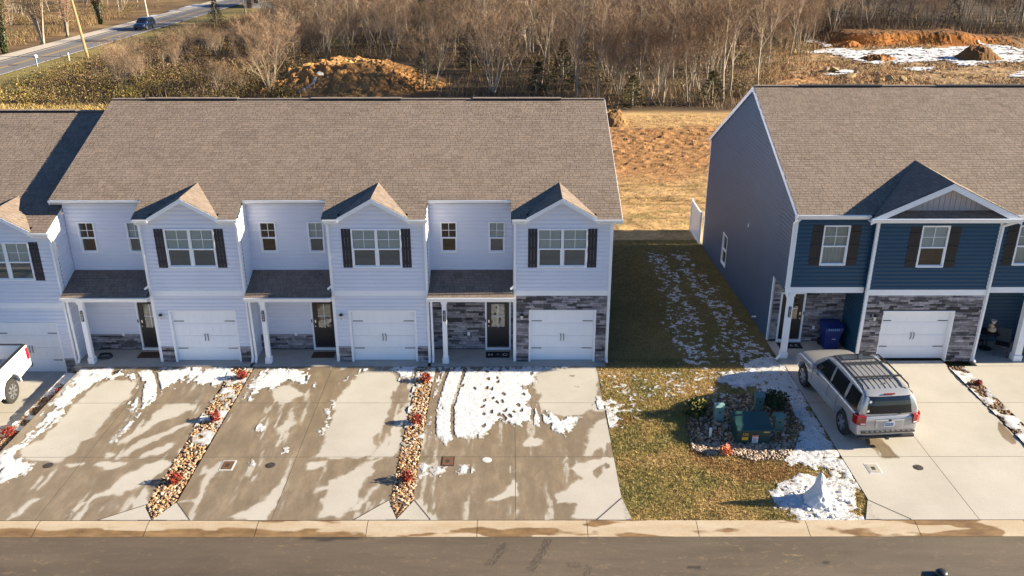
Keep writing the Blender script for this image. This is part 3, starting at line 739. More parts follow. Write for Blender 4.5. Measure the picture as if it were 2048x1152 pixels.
# big front gable with boarded tympanum and a little pent roof
gx, gy, gzr, ghw = 11.69, -.42, 7.10, 2.62
gable(navy, gx, gy, gzr, ghw, 5.84, (gzr-BE)/BSL-.1, seed=90, rake=.22, soff=.40)
tb = MB(); n = 22
for k in range(n):
    a = gx-2.1+4.2*k/n; b = a+4.2/n-.016
    hgt = lambda x: 5.99+max(0, (2.15-abs(x-gx)))*.46
    tb.face([(a, -.012, 5.975), (b, -.012, 5.975), (b, -.012, hgt(b)), (a, -.012, hgt(a))]); tb.face([(b, -.012, 5.975), (b+.016, .003, 5.975), (b+.016, .003, hgt(b)), (b, -.012, hgt(b))])
tb.build('tympanum_boards', m_boards, navy)
MB().extr([(gx-2.4, .004, 5.72), (gx+2.4, .004, 5.72), (gx, .004, 6.85)], (0, .03, 0)).build('gable_backing', m_boards, navy)
sh = MB(); shingles(sh, (gx-2.3, -.40, 5.86), (1,0,0), (0, .945, .327), [(0, 0), (4.6, 0), (4.1, .41), (.5, .41)], seed=91); pt = MB().extr([(gx-2.45, -.40, 5.845), (gx+2.45, -.40, 5.845), (gx+2.05, -.015, 5.975), (gx-2.05, -.015, 5.975)], (0, 0, -.02)).build('pent_roof', m_deck, navy)
sh.build('pent_shingles', m_shin, pt, colors=True)['kind'] = 'stuff'
MB().box(gx-ghw-.03, gx+ghw+.03, -.43, -.40, 5.66, 5.83).build('fascia', m_trim, navy); MB().box(gx-ghw, gx+ghw, -.40, -.014, 5.66, 5.68).build('soffit', m_soff, navy)
gutter(navy, gx-ghw-.03, gx+ghw+.03, -.43, 5.83)
downspout(navy, [(BX2+.20, -.50, 5.72), (BX2-.02, -.10, 5.45), (BX2-.03, -.07, .2), (BX2-.03, -.25, .06)])
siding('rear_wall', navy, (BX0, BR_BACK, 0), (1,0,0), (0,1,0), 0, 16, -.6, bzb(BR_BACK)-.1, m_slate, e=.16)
# outlines measured on the ground, metres
SNOW3 = [[(-6.4,-0.41),(-2.89,-0.37),(-1.96,-0.29),(-0.48,-0.26),(-0.46,-0.42),(-1.35,-0.54),(-2.05,-0.7),(-2.75,-1.1),(-2.65,-1.57),(-2.94,-2.06),(-2.66,-2.59),(-2.73,-3.05),(-2.49,-3.41),(-2.37,-3.75),(-1.86,-4.05),(-1.29,-4.02),(-1.54,-4.93),(-1.87,-5.37),(-2.25,-4.99),(-2.61,-4.8),(-3.12,-4.67),(-3.53,-4.61),(-3.94,-4.41),(-4.14,-4.8),(-4.66,-5.42),(-5.32,-5.42),(-5.43,-5.9),(-5.84,-5.66),(-6.25,-5.42),(-6.43,-5.66),(-6.44,-4.79),(-6.42,-3.47),(-6.43,-2.02)],[(-6.45,-6.82),(-6.13,-6.93),(-6.1,-7.26),(-6.3,-7.79),(-6.45,-7.79)],[(-6.05,-7.04),(-5.74,-7.1),(-5.77,-7.48),(-5.98,-7.58)],[(-5.47,-6.88),(-4.93,-6.82),(-4.63,-7.26),(-4.84,-7.53),(-5.33,-7.56)],[(-0.78,-2.77),(-0.55,-2.63),(-0.26,-3.34),(-0.37,-3.69),(-0.78,-3.62)]]
TRACK3 = [[(-6.0,-0.61),(-6.17,-2.02),(-6.29,-3.74),(-6.12,-5.78)],[(-5.36,-0.61),(-5.54,-2.02),(-5.67,-3.47),(-5.58,-5.05),(-5.44,-5.66)],[(-2.78,-2.18),(-2.98,-4.54)],[(-2.71,-3.34),(-2.61,-4.67)]]
FOOT3 = [(-4.87,-0.77),(-4.56,-0.85),(-4.5,-1.41),(-4.19,-1.33),(-4.53,-2.1),(-4.36,-2.18),(-4.31,-2.84),(-4.59,-2.98),(-4.65,-3.4),(-4.16,-3.12),(-3.92,-2.55),(-3.98,-3.05),(-4.6,-3.91),(-4.33,-3.77),(-4.08,-3.95),(-3.87,-4.22),(-4.57,-4.64),(-3.87,-3.68),(-3.59,-3.75),(-3.41,-3.31),(-3.09,-3.33),(-3.23,-2.55),(-3.15,-2.1),(-4.15,-1.64),(-4.08,-0.77),(-3.31,-3.68),(-5.43,-1.95),(-4.98,-2.13),(-3.7,-4.04),(-3.94,-4.04)]
DRY3 = [[(-2.05,-0.62),(-1.35,-0.54),(-0.5,-0.46),(-0.52,-1.73),(-0.5,-2.92),(-0.36,-3.62),(-0.79,-3.69),(-0.91,-3.48),(-1.23,-3.96),(-1.86,-4.05),(-2.37,-3.75),(-2.66,-3.05),(-2.66,-2.59),(-2.94,-2.06),(-2.65,-1.57),(-2.75,-1.1)],[(-1.0,-4.93),(-0.78,-4.42),(-0.42,-4.22),(-0.41,-5.06),(-0.37,-5.67),(-0.96,-6.03),(-1.15,-6.32),(-1.38,-6.32)],[(-1.91,-7.16),(-1.51,-6.83),(-1.04,-6.55),(-0.44,-6.5),(-0.38,-7.49),(-0.39,-8.81),(-0.97,-9.56),(-1.94,-9.51),(-1.81,-8.9),(-2.48,-8.8),(-2.41,-8.41),(-1.9,-8.06),(-1.51,-7.7)],[(-3.3,-5.91),(-3.2,-5.61),(-2.8,-5.37),(-2.53,-5.4),(-2.68,-5.79),(-3.08,-5.93)],[(-1.03,-9.64),(-0.34,-8.71),(-0.03,-9.84)],[(-6.86,-9.73),(-6.46,-8.65),(-5.72,-9.73)],[(-4.32,-8.7),(-3.85,-8.31),(-3.48,-7.8),(-3.46,-8.51),(-3.84,-8.61)],[(-0.44,-3.06),(-0.09,-3.06),(-0.2,-5.91),(-0.37,-4.42)]]
WET3 = [[(-1.23,-7.27),(-0.68,-6.78),(-0.58,-7.05),(-1.14,-7.7)],[(-1.54,-1.13),(-1.28,-1.13),(-1.36,-1.29)],[(-1.41,-1.94),(-1.15,-1.94),(-1.23,-2.09)]]
SNOW2 = [[(-8.11,-0.35),(-7.18,-0.36),(-7.02,-2.02),(-7.49,-1.4),(-7.84,-1.56),(-7.98,-1.09),(-8.34,-0.6)],[(-11.57,-0.59),(-11.07,-0.76),(-10.72,-1.55),(-10.69,-2.08),(-11.29,-1.86)],[(-9.86,-1.55),(-9.62,-0.76),(-9.06,-0.43),(-8.88,-0.6),(-9.42,-1.08),(-9.67,-2.01)],[(-9.96,-3.04),(-9.84,-2.89),(-9.71,-3.6),(-9.78,-5.04),(-9.83,-5.29),(-9.9,-4.79)],[(-13.12,-0.51),(-11.19,-0.59),(-10.89,-2.01),(-11.48,-1.78),(-12.13,-2.16),(-12.53,-2.31),(-12.7,-3.03),(-13.13,-3.03),(-13.15,-1.78)],[(-12.36,-4.52),(-11.9,-4.46),(-11.72,-4.91),(-11.91,-5.22),(-12.23,-4.91)],[(-12.25,-6.7),(-12.02,-6.7),(-11.93,-7.03),(-12.07,-7.19)],[(-10.69,-6.7),(-10.56,-6.7),(-10.54,-7.2),(-10.68,-7.14)],[(-10.9,-5.65),(-10.83,-5.53),(-10.7,-6.36),(-10.8,-6.36)],[(-11.74,-6.7),(-11.61,-6.7),(-11.57,-6.94)]]
DRY2 = [[(-9.45,-1.55),(-9.33,-0.92),(-8.64,-0.68),(-8.24,-0.84),(-7.91,-1.32),(-7.82,-1.79),(-7.94,-2.32),(-7.79,-3.46),(-7.93,-4.79),(-8.03,-5.29),(-7.98,-5.9),(-8.11,-6.31),(-8.46,-6.53),(-9.85,-6.47),(-9.71,-5.89),(-9.71,-3.18),(-9.67,-2.61)],[(-7.58,-5.9),(-7.46,-4.79),(-7.33,-3.18),(-7.22,-3.18),(-7.23,-5.54),(-7.34,-6.54),(-8.21,-6.53),(-7.81,-5.66)],[(-10.0,-6.81),(-9.46,-6.64),(-9.45,-7.03),(-9.77,-7.31),(-9.91,-7.25)],[(-9.12,-7.78),(-8.6,-7.25),(-8.12,-6.7),(-7.69,-6.59),(-8.0,-7.04),(-7.78,-7.26),(-8.03,-7.68),(-8.17,-8.69),(-8.29,-9.08),(-8.49,-9.55),(-8.95,-9.54),(-9.02,-8.89)],[(-7.52,-7.79),(-7.6,-8.1),(-7.98,-8.79),(-7.99,-9.08),(-8.33,-9.17)],[(-7.83,-9.73),(-7.28,-8.7),(-6.81,-9.73)],[(-9.41,-8.14),(-8.96,-7.84),(-9.0,-8.09),(-9.33,-8.24)],[(-12.21,-2.16),(-11.89,-1.93),(-11.43,-2.01),(-11.04,-2.46),(-11.49,-3.03),(-11.84,-3.03)],[(-11.1,-3.46),(-10.97,-4.66),(-11.25,-5.16),(-11.38,-4.91),(-11.12,-4.0)],[(-13.15,-8.78),(-12.73,-8.78),(-12.99,-7.25),(-12.63,-6.7),(-12.55,-7.25),(-12.72,-8.09),(-12.8,-8.59),(-13.26,-8.78)],[(-11.06,-9.26),(-10.81,-8.69),(-10.49,-7.78),(-10.36,-8.09),(-10.45,-9.64),(-11.54,-9.63)],[(-13.7,-9.81),(-13.32,-8.83),(-12.79,-9.81)]]
SNOW1 = [[(-19.75,-0.57),(-18.58,-0.41),(-17.71,-0.66),(-16.7,-0.5),(-13.72,-0.42),(-13.74,-1.15),(-13.93,-1.54),(-14.34,-2.15),(-14.68,-2.0),(-15.32,-1.85),(-15.57,-1.54),(-15.54,-2.07),(-16.04,-2.3),(-15.99,-3.02),(-16.14,-3.58),(-16.58,-3.72),(-17.04,-3.44),(-17.14,-2.29),(-17.52,-1.54),(-18.15,-1.46),(-18.53,-1.61),(-18.74,-2.14),(-18.85,-2.87),(-18.82,-3.71),(-18.73,-4.64),(-18.84,-5.51),(-19.13,-6.11),(-19.17,-6.34),(-18.81,-6.74),(-18.21,-6.91),(-18.25,-7.45),(-18.58,-7.77),(-18.9,-7.87),(-19.61,-7.23),(-19.72,-6.34),(-19.55,-5.02),(-19.72,-3.01),(-19.76,-1.68)],[(-14.49,-1.77),(-14.08,-1.77),(-14.0,-2.3),(-14.3,-2.15)],[(-16.32,-3.65),(-16.05,-3.44),(-15.97,-4.39),(-16.23,-4.77),(-16.41,-5.64),(-16.54,-5.64),(-16.55,-4.64)]]
DRY1 = [[(-18.74,-2.14),(-18.53,-1.61),(-18.07,-1.46),(-17.59,-1.54),(-17.29,-1.92),(-17.06,-2.59),(-17.22,-3.44),(-17.4,-5.02),(-17.3,-5.39),(-17.54,-6.46),(-17.65,-6.76),(-18.81,-6.74),(-19.17,-6.34),(-19.29,-5.99),(-18.84,-5.51),(-18.73,-4.64)],[(-16.25,-5.7),(-15.92,-4.52),(-15.68,-3.31),(-14.78,-3.24),(-14.5,-3.45),(-14.94,-3.99),(-15.64,-4.52),(-15.91,-5.4)],[(-15.98,-6.58),(-15.83,-5.76),(-15.58,-5.4),(-14.94,-4.78),(-14.06,-4.26),(-14.46,-4.78),(-15.0,-5.15),(-15.64,-6.23)],[(-15.34,-6.52),(-15.0,-5.88),(-14.69,-5.64),(-14.52,-5.76),(-14.61,-6.23),(-15.04,-6.46)],[(-16.36,-6.52),(-16.35,-6.23),(-16.18,-6.17),(-16.18,-6.4)],[(-15.55,-8.28),(-15.47,-7.88),(-14.91,-6.8),(-14.44,-6.69),(-14.21,-6.8),(-14.41,-7.77),(-14.82,-8.29),(-15.72,-8.58),(-16.19,-9.35),(-16.08,-8.97)],[(-16.51,-6.91),(-16.2,-6.74),(-15.56,-6.75),(-15.78,-7.13),(-16.14,-7.19)],[(-14.67,-9.81),(-14.43,-8.68),(-14.4,-8.29),(-14.3,-8.08),(-14.06,-9.16),(-13.76,-9.81)],[(-17.38,-6.8),(-16.94,-6.8),(-17.0,-6.93),(-17.24,-6.96)],[(-14.07,-5.52),(-13.85,-5.4),(-13.73,-6.35),(-14.0,-6.69),(-14.13,-6.12)],[(-17.68,-9.71),(-17.51,-8.68),(-17.32,-8.58),(-17.41,-9.34)]]
TRACK1 = [[(-17.82,-0.58),(-17.02,-1.84),(-16.47,-3.44)],[(-16.96,-0.74),(-16.32,-2.0),(-15.96,-3.02)]]
WETB = [[(7.78,-5.42),(8.34,-5.49),(8.47,-6.59),(7.87,-6.59),(7.73,-5.74)],[(12.66,-4.37),(12.71,-4.67),(12.72,-5.24),(12.59,-5.76),(12.37,-5.8),(12.31,-5.34),(12.4,-4.86)]]
LSNOW_D = [[(5.41,-0.1),(6.19,0.08),(6.58,-0.27),(6.73,-1.12),(6.56,-2.71),(6.56,-4.57),(6.61,-6.11),(6.68,-7.05),(6.61,-7.62),(6.35,-7.05),(5.11,-6.59),(5.22,-6.23),(5.7,-5.98),(5.72,-5.23),(6.01,-4.97),(5.95,-4.02),(6.22,-3.59),(6.05,-2.4),(5.55,-2.55),(5.54,-1.45),(4.49,-1.93),(3.98,-1.45),(4.4,-0.95),(5.24,-0.79)],[(4.14,-8.36),(4.52,-8.15),(5.16,-7.72),(5.71,-7.61),(5.65,-8.16),(6.13,-7.5),(6.41,-8.16),(6.02,-9.08),(6.25,-9.76),(5.69,-9.66),(5.22,-9.8),(4.51,-9.8),(4.43,-9.27),(4.03,-8.98)],[(-0.58,-3.29),(-0.34,-3.14),(-0.25,-3.72),(-0.05,-3.58),(-0.27,-4.55),(-0.54,-4.41)]]
LSNOW_L = [[(-0.35,-0.94),(1.79,-0.95),(3.52,-0.61),(4.4,-0.95),(2.52,-2.55),(1.59,-2.7),(0.37,-4.55),(-0.31,-4.95),(-0.62,-3.72)],[(4.47,2.35),(5.18,0.99),(6.62,0.44),(6.58,-0.27),(4.6,-0.78),(3.99,0.08)],[(3.38,2.55),(3.76,2.75),(3.76,0.99),(3.88,-0.44),(3.41,-0.78),(3.34,1.0)],[(3.45,-0.95),(4.68,-1.12),(5.25,-2.55),(3.63,-3.0),(2.81,-2.24)]]
LSNOW_B = [[(4.86,13.83),(5.52,13.82),(5.66,8.21),(5.98,3.73),(6.3,0.28),(5.09,0.07),(4.93,3.73),(4.72,9.5)],[(3.56,13.05),(4.22,12.3),(4.29,3.73),(3.86,-0.33),(2.69,-0.53),(3.17,5.86)]]
LEAF = [[(1.87,-6.1),(2.3,-5.6),(2.85,-6.58),(5.11,-6.59),(5.16,-7.5),(4.71,-7.94),(3.49,-7.72),(2.35,-7.04)],[(-0.28,-4.0),(0.37,-4.0),(0.37,-4.55),(-0.28,-4.69)]]
BED = [(2.63,-3.58),(2.19,-4.56),(2.11,-5.35),(2.1,-6.1),(2.48,-6.4),(3.29,-6.4),(3.88,-6.7),(4.56,-6.64),(5.08,-6.47),(5.29,-6.11),(5.68,-5.35),(6.1,-4.7),(6.02,-4.02),(6.02,-3.01),(5.4,-2.55),(4.34,-2.55),(3.34,-3.0)]
LAWN_EDGE = [(-0.25,0.18),(-0.22,-7.71),(-0.28,-9.65),(4.35,-9.75),(6.32,-9.8),(6.71,-8.78),(6.61,-7.62),(6.62,-0.96),(6.61,1.94)]
SKID = [[(-3.78,-10.49),(-4.05,-11.03),(-4.28,-11.43)],[(-2.65,-10.32),(-2.79,-10.78),(-2.97,-11.19),(-3.19,-11.59)],[(-2.22,-11.38),(-1.85,-11.36)],[(-1.58,-11.4),(-1.78,-11.9)]]
MUDROAD = [(2.32,-10.53),(2.92,-10.44),(3.82,-10.53),(4.45,-10.75),(3.75,-11.18),(2.62,-11.18),(2.12,-10.92)]
LIDS = [(-5.62,-6.73),(-4.41,-6.66),(-12.38,-6.95),(-11.07,-6.94),(-17.91,-6.94),(-11.82,-1.35),(-18.29,-0.85),(7.43,-7.15),(8.83,-7.09)]
RED = [(-13.54,-1.39),(-13.57,-4.33),(-13.66,-7.83),(-19.88,-2.14),(-20.11,-5.08),(-6.76,-1.56),(-6.84,-4.47),(-6.78,-7.74),(13.26,-1.87)]
BSNOW = [[(35.78,89.67),(39.75,94.48),(42.05,94.47),(42.69,90.81),(47.79,93.2),(51.24,94.43),(56.49,94.4),(60.03,100.97),(62.29,99.59),(66.02,96.91),(66.44,93.11),(59.82,80.89),(56.91,80.9),(53.72,78.93),(50.37,77.98),(51.06,81.95),(47.35,80.95),(43.59,78.98),(43.75,83.02),(40.61,78.03),(39.48,82.0),(39.03,84.09),(38.4,88.5)],[(41.42,101.06),(44.14,102.44),(42.56,98.34),(40.26,97.04)],[(40.28,104.62),(41.75,105.34),(40.43,101.76),(39.39,101.77)],[(54.07,72.49),(56.23,74.25),(53.9,69.94),(52.99,69.95)],[(42.43,76.13),(46.79,77.05),(45.71,74.29),(42.28,74.76)],[(35.29,74.34),(36.82,74.33),(35.88,72.14),(31.51,70.46)]]
BOULD = [(34.34,89.1),(35.72,90.25),(33.75,73.9),(34.02,69.21),(37.84,70.85),(37.69,66.8),(38.99,66.79),(36.63,66.41),(35.86,66.42),(32.91,73.46),(33.52,87.96),(35.88,72.14)]
MOUNDB = [(55.04,80.41),(41.76,79.48),(42.82,95.73)]
BANK = [(42.24,92.01),(45.24,99.67),(48.15,103.85),(54.25,104.98),(61.33,103.78),(59.56,99.6),(51.04,93.18)]
# ================================================================== GROUND
m_wet_attr = None
def concrete_mat():
    m = bpy.data.materials.new('driveway_concrete'); m.use_nodes = True; nt = m.node_tree; b = nt.nodes['Principled BSDF']
    big = _ramp(nt, _noise(nt, .5, 6, .65), [(.3, (.355, .330, .290)), (.7, (.43, .405, .365))])
    fine = _ramp(nt, _noise(nt, 22, 5, .7), [(.25, .88), (.75, 1.1)])
    brush = _ramp(nt, _noise(nt, 3, 4, .7, (.6, 60, 1)), [(.3, .95), (.7, 1.05)])
    spots = _ramp(nt, _noise(nt, 2.4, 8, .8), [(.60, 1.0), (.72, .80)])
    c = _mul(nt, _mul(nt, _mul(nt, big, fine), brush), spots)
    a = _n(nt, 'ShaderNodeAttribute', attribute_name='wet')
    wv = _n(nt, 'ShaderNodeMath', operation='ADD'); nt.links.new(a.outputs['Fac'], wv.inputs[0])
    nz = _n(nt, 'ShaderNodeMapRange'); nz.inputs[3].default_value = -.75; nz.inputs[4].default_value = .60; nt.links.new(_noise(nt, 2.6, 9, .72, (1.6, .8, 1)), nz.inputs[0]); nt.links.new(nz.outputs[0], wv.inputs[1])
    w = _ramp(nt, wv.outputs[0], [(.22, 0.0), (.46, .35), (.54, .75), (.85, 1.0)])
    dark = _mul(nt, _mul(nt, c, (.50, .415, .315)), _ramp(nt, _noise(nt, 1.5, 7, .7, (1.7, .55, 1)), [(.28, .78), (.5, 1.0), (.72, 1.42)]))
    mx = _n(nt, 'ShaderNodeMix', data_type='RGBA'); nt.links.new(w, mx.inputs[0]); nt.links.new(c, mx.inputs[6]); nt.links.new(dark, mx.inputs[7])
    nt.links.new(mx.outputs[2], b.inputs['Base Color'])
    rr = _ramp(nt, w, [(0, .85), (1, .42)]); nt.links.new(rr, b.inputs['Roughness'])
    bp = _n(nt, 'ShaderNodeBump'); bp.inputs['Strength'].default_value = .18; bp.inputs['Distance'].default_value = .01
    nt.links.new(_noise(nt, 60, 4, .7), bp.inputs['Height']); nt.links.new(bp.outputs[0], b.inputs['Normal'])
    return m
m_drive = concrete_mat()
m_base = M('gravel_base', (.05, .045, .04), .95)
m_joint = M('joint_filler', (.07, .06, .055), .9)

def fade(x, y, polys, soft, warp=.12, seed=5):
    """1 inside the outlines, 0 outside, with an uneven soft edge"""
    wx = x+fbm(x*1.6, y*1.6, seed, 4)*warp*2; wy = y+fbm(x*1.6+40, y*1.6, seed+9, 4)*warp*2
    wx = wx+fbm(x*6, y*4, seed+13, 4, .6)*warp*.9; wy = wy+fbm(x*5+9, y*4, seed+17, 4, .6)*warp*1.1
    d = np.full(x.shape, 9.0)
    for p in polys: d = np.minimum(d, sdpoly(wx, wy, p))
    return sstep(soft, -soft, d), d
def slab(parent, x0, x1, y0, y1, wetf, zf=None, s=.07):
    g = .009; X, Y, nx, ny = grid(x0+g, x1-g, y0+g, y1-g, s)
    px = lambda A: np.pad(A, 1, mode='edge'); X = px(X); Y = px(Y); Z = np.zeros(X.shape)
    Z[0] = Z[-1] = -.012; Z[:, 0] = Z[:, -1] = -.012
    if zf: Z = Z+zf(X, Y)
    wet = wetf(X, Y) if wetf else np.zeros(X.shape)
    return npmesh('slab', np.stack([X, Y, Z], -1).reshape(-1, 3), gridfaces(nx+2, ny+2), m_drive, parent, attrs={'wet': wet.ravel()})
def driveway(x0, xm, x1, ys, wetf, zf=None, tris=(), y_top=-.42):
    b = MB(); zb = zf or (lambda x, y: 0*x)
    q = lambda x, y: (x, y, float(zb(np.array([x]), np.array([y]))[0])-.055)
    b.face([q(x0, ys[-1]), q(x1, ys[-1]), q(x1, y_top), q(x0, y_top)])
    d = b.build('driveway', m_base); d['kind'] = 'structure'
    jz = lambda x, y: float(zb(np.array([x]), np.array([y]))[0])-.012
    MB().bar((xm, ys[-1], jz(xm, ys[-1])), (xm, ys[0], jz(xm, ys[0])), .026, .02).build('joint', m_joint, d)
    for yy in ys[1:-1]: MB().bar((x0, yy, jz(x0, yy)), (x1, yy, jz(x1, yy)), .026, .02).build('joint', m_joint, d)
    for ya, yb in zip(ys, ys[1:]):
        for a, c in ((x0, xm), (xm, x1)): slab(d, a, c, yb, ya, wetf, zf)
    for t in tris:
        cx = sum(p[0] for p in t)/3; cy = sum(p[1] for p in t)/3; tt = [(cx+(p[0]-cx)*.985, cy+(p[1]-cy)*.985) for p in t]
        MB().prism(tt, -.09, .005).build('slab', m_drive, d)
        MB().bar((*t[0], .003), (*t[2], .003), .03, .012).build('joint', m_joint, d)
    return d
YS = [-.42, -3.14, -6.49, -9.64]
def wet_mask(dry, wet=(), seed=3, base=1.0):
    def f(x, y):
        d, _ = fade(x, y, dry, .13, .19, seed) if dry else (0*x, 0)
        w = np.clip(base-d, 0, 1)
        if wet: w = np.maximum(w, fade(x, y, wet, .04, .05, seed+3)[0])
        # thin dry/wet breakup near the top of the ramp
        run = fbm(x*4.5, y*.55, seed+27, 4, .6)   # thin lanes where melt water or wheels ran
        return np.clip(w+(.40*fbm(x*.9, y*.9, seed+21, 4)-.55*sstep(.10, .22, run))*(w > .02), 0, 1.2)
    return f
driveway(-6.52, -3.53, -.44, YS, wet_mask(DRY3, WET3, 3), tris=[((-6.46, -8.72), (-6.88, -9.62), (-5.92, -9.62)), ((-.44, -8.62), (-.27, -9.62), (-1.25, -9.62))])
driveway(-13.30, -10.37, -7.16, YS, wet_mask(DRY2, (), 4), tris=[((-13.30, -8.80), (-13.70, -9.62), (-12.65, -9.62)), ((-7.20, -8.72), (-6.86, -9.62), (-8.05, -9.62))])
driveway(-19.80, -16.97, -14.12, YS, wet_mask(DRY1, (), 6), tris=[((-14.17, -8.95), (-13.72, -9.62), (-15.2, -9.62))])
zlow = lambda x, y: -.47*sstep(-9.6, -.6, y)
driveway(-26.6, -23.5, -20.42, YS, wet_mask([[(-27, 0), (-20, 0), (-20, -4.3), (-22, -5.2), (-27, -4)]], (), 8, .9), zf=zlow)
driveway(6.68, 9.45, 12.76, YS, wet_mask(None, WETB, 9, 0.0), tris=[((6.66, -8.72), (6.27, -9.62), (7.55, -9.62))])
driveway(13.42, 16.4, 19.4, YS, None)
pb = MB().box(-26.6, -20.42, -.42, 1.0, -.68, -.48).build('parking_apron', m_conc); pb['kind'] = 'structure'
# ---- kerb: rolled concrete, cast in lengths
def kerb_mat():
    m = bpy.data.materials.new('kerb_concrete'); m.use_nodes = True; nt = m.node_tree; b = nt.nodes['Principled BSDF']
    c = _ramp(nt, _noise(nt, .8, 6, .65, (1, 3, 3)), [(.3, (.46, .385, .29)), (.7, (.37, .275, .175))])
    c = _mul(nt, c, _ramp(nt, _noise(nt, 25, 5, .7), [(.25, .86), (.75, 1.12)]))
    a = _n(nt, 'ShaderNodeAttribute', attribute_name='wet'); w = _ramp(nt, a.outputs['Fac'], [(.35, 0.0), (.65, 1.0)])
    d = _mul(nt, _ramp(nt, _noise(nt, 1.7, 5, .7, (1, 3, 1)), [(.3, (.16, .10, .05)), (.7, (.36, .235, .115))]), c, 'MULTIPLY', .35)
    x = _n(nt, 'ShaderNodeMix', data_type='RGBA'); nt.links.new(w, x.inputs[0]); nt.links.new(c, x.inputs[6]); nt.links.new(d, x.inputs[7]); nt.links.new(x.outputs[2], b.inputs['Base Color'])
    nt.links.new(_ramp(nt, w, [(0, .85), (1, .35)]), b.inputs['Roughness']); return m
m_kerb = kerb_mat()
kb = MB().box(-60, 60, -10.22, -9.66, -.30, -.15).build('kerb', m_base); kb['kind'] = 'structure'
prof = [(-9.655, -.09), (-9.655, .002), (-9.70, .004), (-9.76, .004), (-9.83, -.008), (-9.90, -.022), (-9.97, -.044), (-10.04, -.066), (-10.10, -.081), (-10.15, -.092), (-10.19, -.096), (-10.235, -.098), (-10.235, -.16)]
pr = np.array(prof); kx = -41.2
while kx < 42:
    X, K = np.meshgrid(np.linspace(kx+.008, kx+3.042, 44), np.arange(len(prof))); Y = pr[K, 0]; Z = pr[K, 1]
    wet = sstep(-9.84, -10.08, Y+.30*fbm(X*.8, Y*2, 31, 5))*sstep(-6.4, -8.2, X+3*fbm(X*1.5, Y*2, 8))*.9
    wet = np.maximum(wet, .85*sstep(.05, .22, fbm(X*.55+7, Y*2.5, 61, 5)+.10*sstep(-9.9, -10.15, Y))); wet = wet*(1-.9*sstep(.14, .2, fbm(X*1.1, Y*4, 19, 4))*(Y > -10.0))
    npmesh('kerb_segment', np.stack([X, Y, Z], -1).reshape(-1, 3), gridfaces(44, len(prof)), m_kerb, kb, attrs={'wet': wet.ravel()}); kx += 3.05
# ---- street
def street_mat():
    m = bpy.data.materials.new('asphalt'); m.use_nodes = True; nt = m.node_tree; b = nt.nodes['Principled BSDF']
    c = _ramp(nt, _noise(nt, .35, 6, .65, (.4, 1.4, 1)), [(.3, (.066, .050, .036)), (.7, (.118, .090, .064))])
    c = _mul(nt, c, _ramp(nt, _noise(nt, 90, 3, .8), [(.3, .72), (.7, 1.28)]))
    c = _mul(nt, c, _ramp(nt, _noise(nt, 1.3, 5, .7, (.25, 2.2, 1)), [(.35, .90), (.65, 1.12)]))
    mud = _n(nt, 'ShaderNodeAttribute', attribute_name='mud'); sk = _n(nt, 'ShaderNodeAttribute', attribute_name='skid')
    spots = _ramp(nt, _noise(nt, 5.5, 5, .75, (.6, 1.3, 1)), [(.56, 0.0), (.72, 1.0)])
    mf = _n(nt, 'ShaderNodeMath', operation='MULTIPLY'); nt.links.new(mud.outputs['Fac'], mf.inputs[0]); nt.links.new(spots, mf.inputs[1])
    x = _n(nt, 'ShaderNodeMix', data_type='RGBA'); nt.links.new(mf.outputs[0], x.inputs[0]); nt.links.new(c, x.inputs[6]); x.inputs[7].default_value = (.24, .165, .095, 1)
    y = _n(nt, 'ShaderNodeMix', data_type='RGBA'); nt.links.new(sk.outputs['Fac'], y.inputs[0]); nt.links.new(x.outputs[2], y.inputs[6]); y.inputs[7].default_value = (.018, .016, .015, 1)
    nt.links.new(y.outputs[2], b.inputs['Base Color']); b.inputs['Roughness'].default_value = .8
    bp = _n(nt, 'ShaderNodeBump'); bp.inputs['Strength'].default_value = .5; bp.inputs['Distance'].default_value = .01
    nt.links.new(_noise(nt, 110, 3, .8), bp.inputs['Height']); nt.links.new(bp.outputs[0], b.inputs['Normal'])
    return m
m_asph = street_mat()
X, Y, nx, ny = grid(-30, 26, -14.0, -10.2, .09)
mud = np.clip(.45+.9*fade(X, Y, [MUDROAD], .5, .3, 41)[0]+.5*fbm(X*.25, Y*.6, 3), 0, 1)
skid = np.zeros(X.shape)
skid = np.maximum(skid, .8*sstep(.07, .02, sdpoly(X+fbm(X*3, Y*3, 2)*.3, Y+fbm(X*4, Y*4, 6)*.06, [(-9.4, -10.30), (-8.4, -10.24), (-7.8, -10.24), (-8.6, -10.36)])))
for cx, cy in ((1.0, -11.45), (1.22, -11.5), (4.6, -11.3)): skid = np.maximum(skid, sstep(.09, .03, np.hypot((X-cx)*.7, Y-cy)+.1*fbm(X*9, Y*9, 4)))
st = npmesh('street', np.stack([X, Y, np.full(X.shape, -.105)], -1).reshape(-1, 3), gridfaces(nx, ny), m_asph, attrs={'mud': mud.ravel(), 'skid': skid.ravel()}); st['kind'] = 'structure'
sk_ = MB(); rs = random.Random(4)
for li, ln_ in enumerate(SKID):
    pts = [Vector((a, b, 0)) for a, b in ln_]; fine = []
    for p0, p1 in zip(pts, pts[1:]):
        for i in range(8): fine.append(p0.lerp(p1, i/8))
    fine.append(pts[-1])
    for r_ in range(6):
        off = (-.10+.04*r_)
        for p0, p1 in zip(fine, fine[1:]):
            if rs.random() < (.30 if li < 2 else .6): continue
            d = (p1-p0).normalized(); n_ = Vector((-d.y, d.x, 0)); w = .007*rs.uniform(.4, 1.2)
            sk_.face([p0+n_*(off-w)+Vector((0, 0, -.1015)), p0+n_*(off+w)+Vector((0, 0, -.1015)), p1+n_*(off+w)+Vector((0, 0, -.1015)), p1+n_*(off-w)+Vector((0, 0, -.1015))])
so = sk_.build('tyre_marks', M('rubber', (.045, .037, .030), .8, var=.3, scale=20)); tag(so, 'black ribbed tyre marks on the street asphalt', 'tyre marks', kind='stuff')
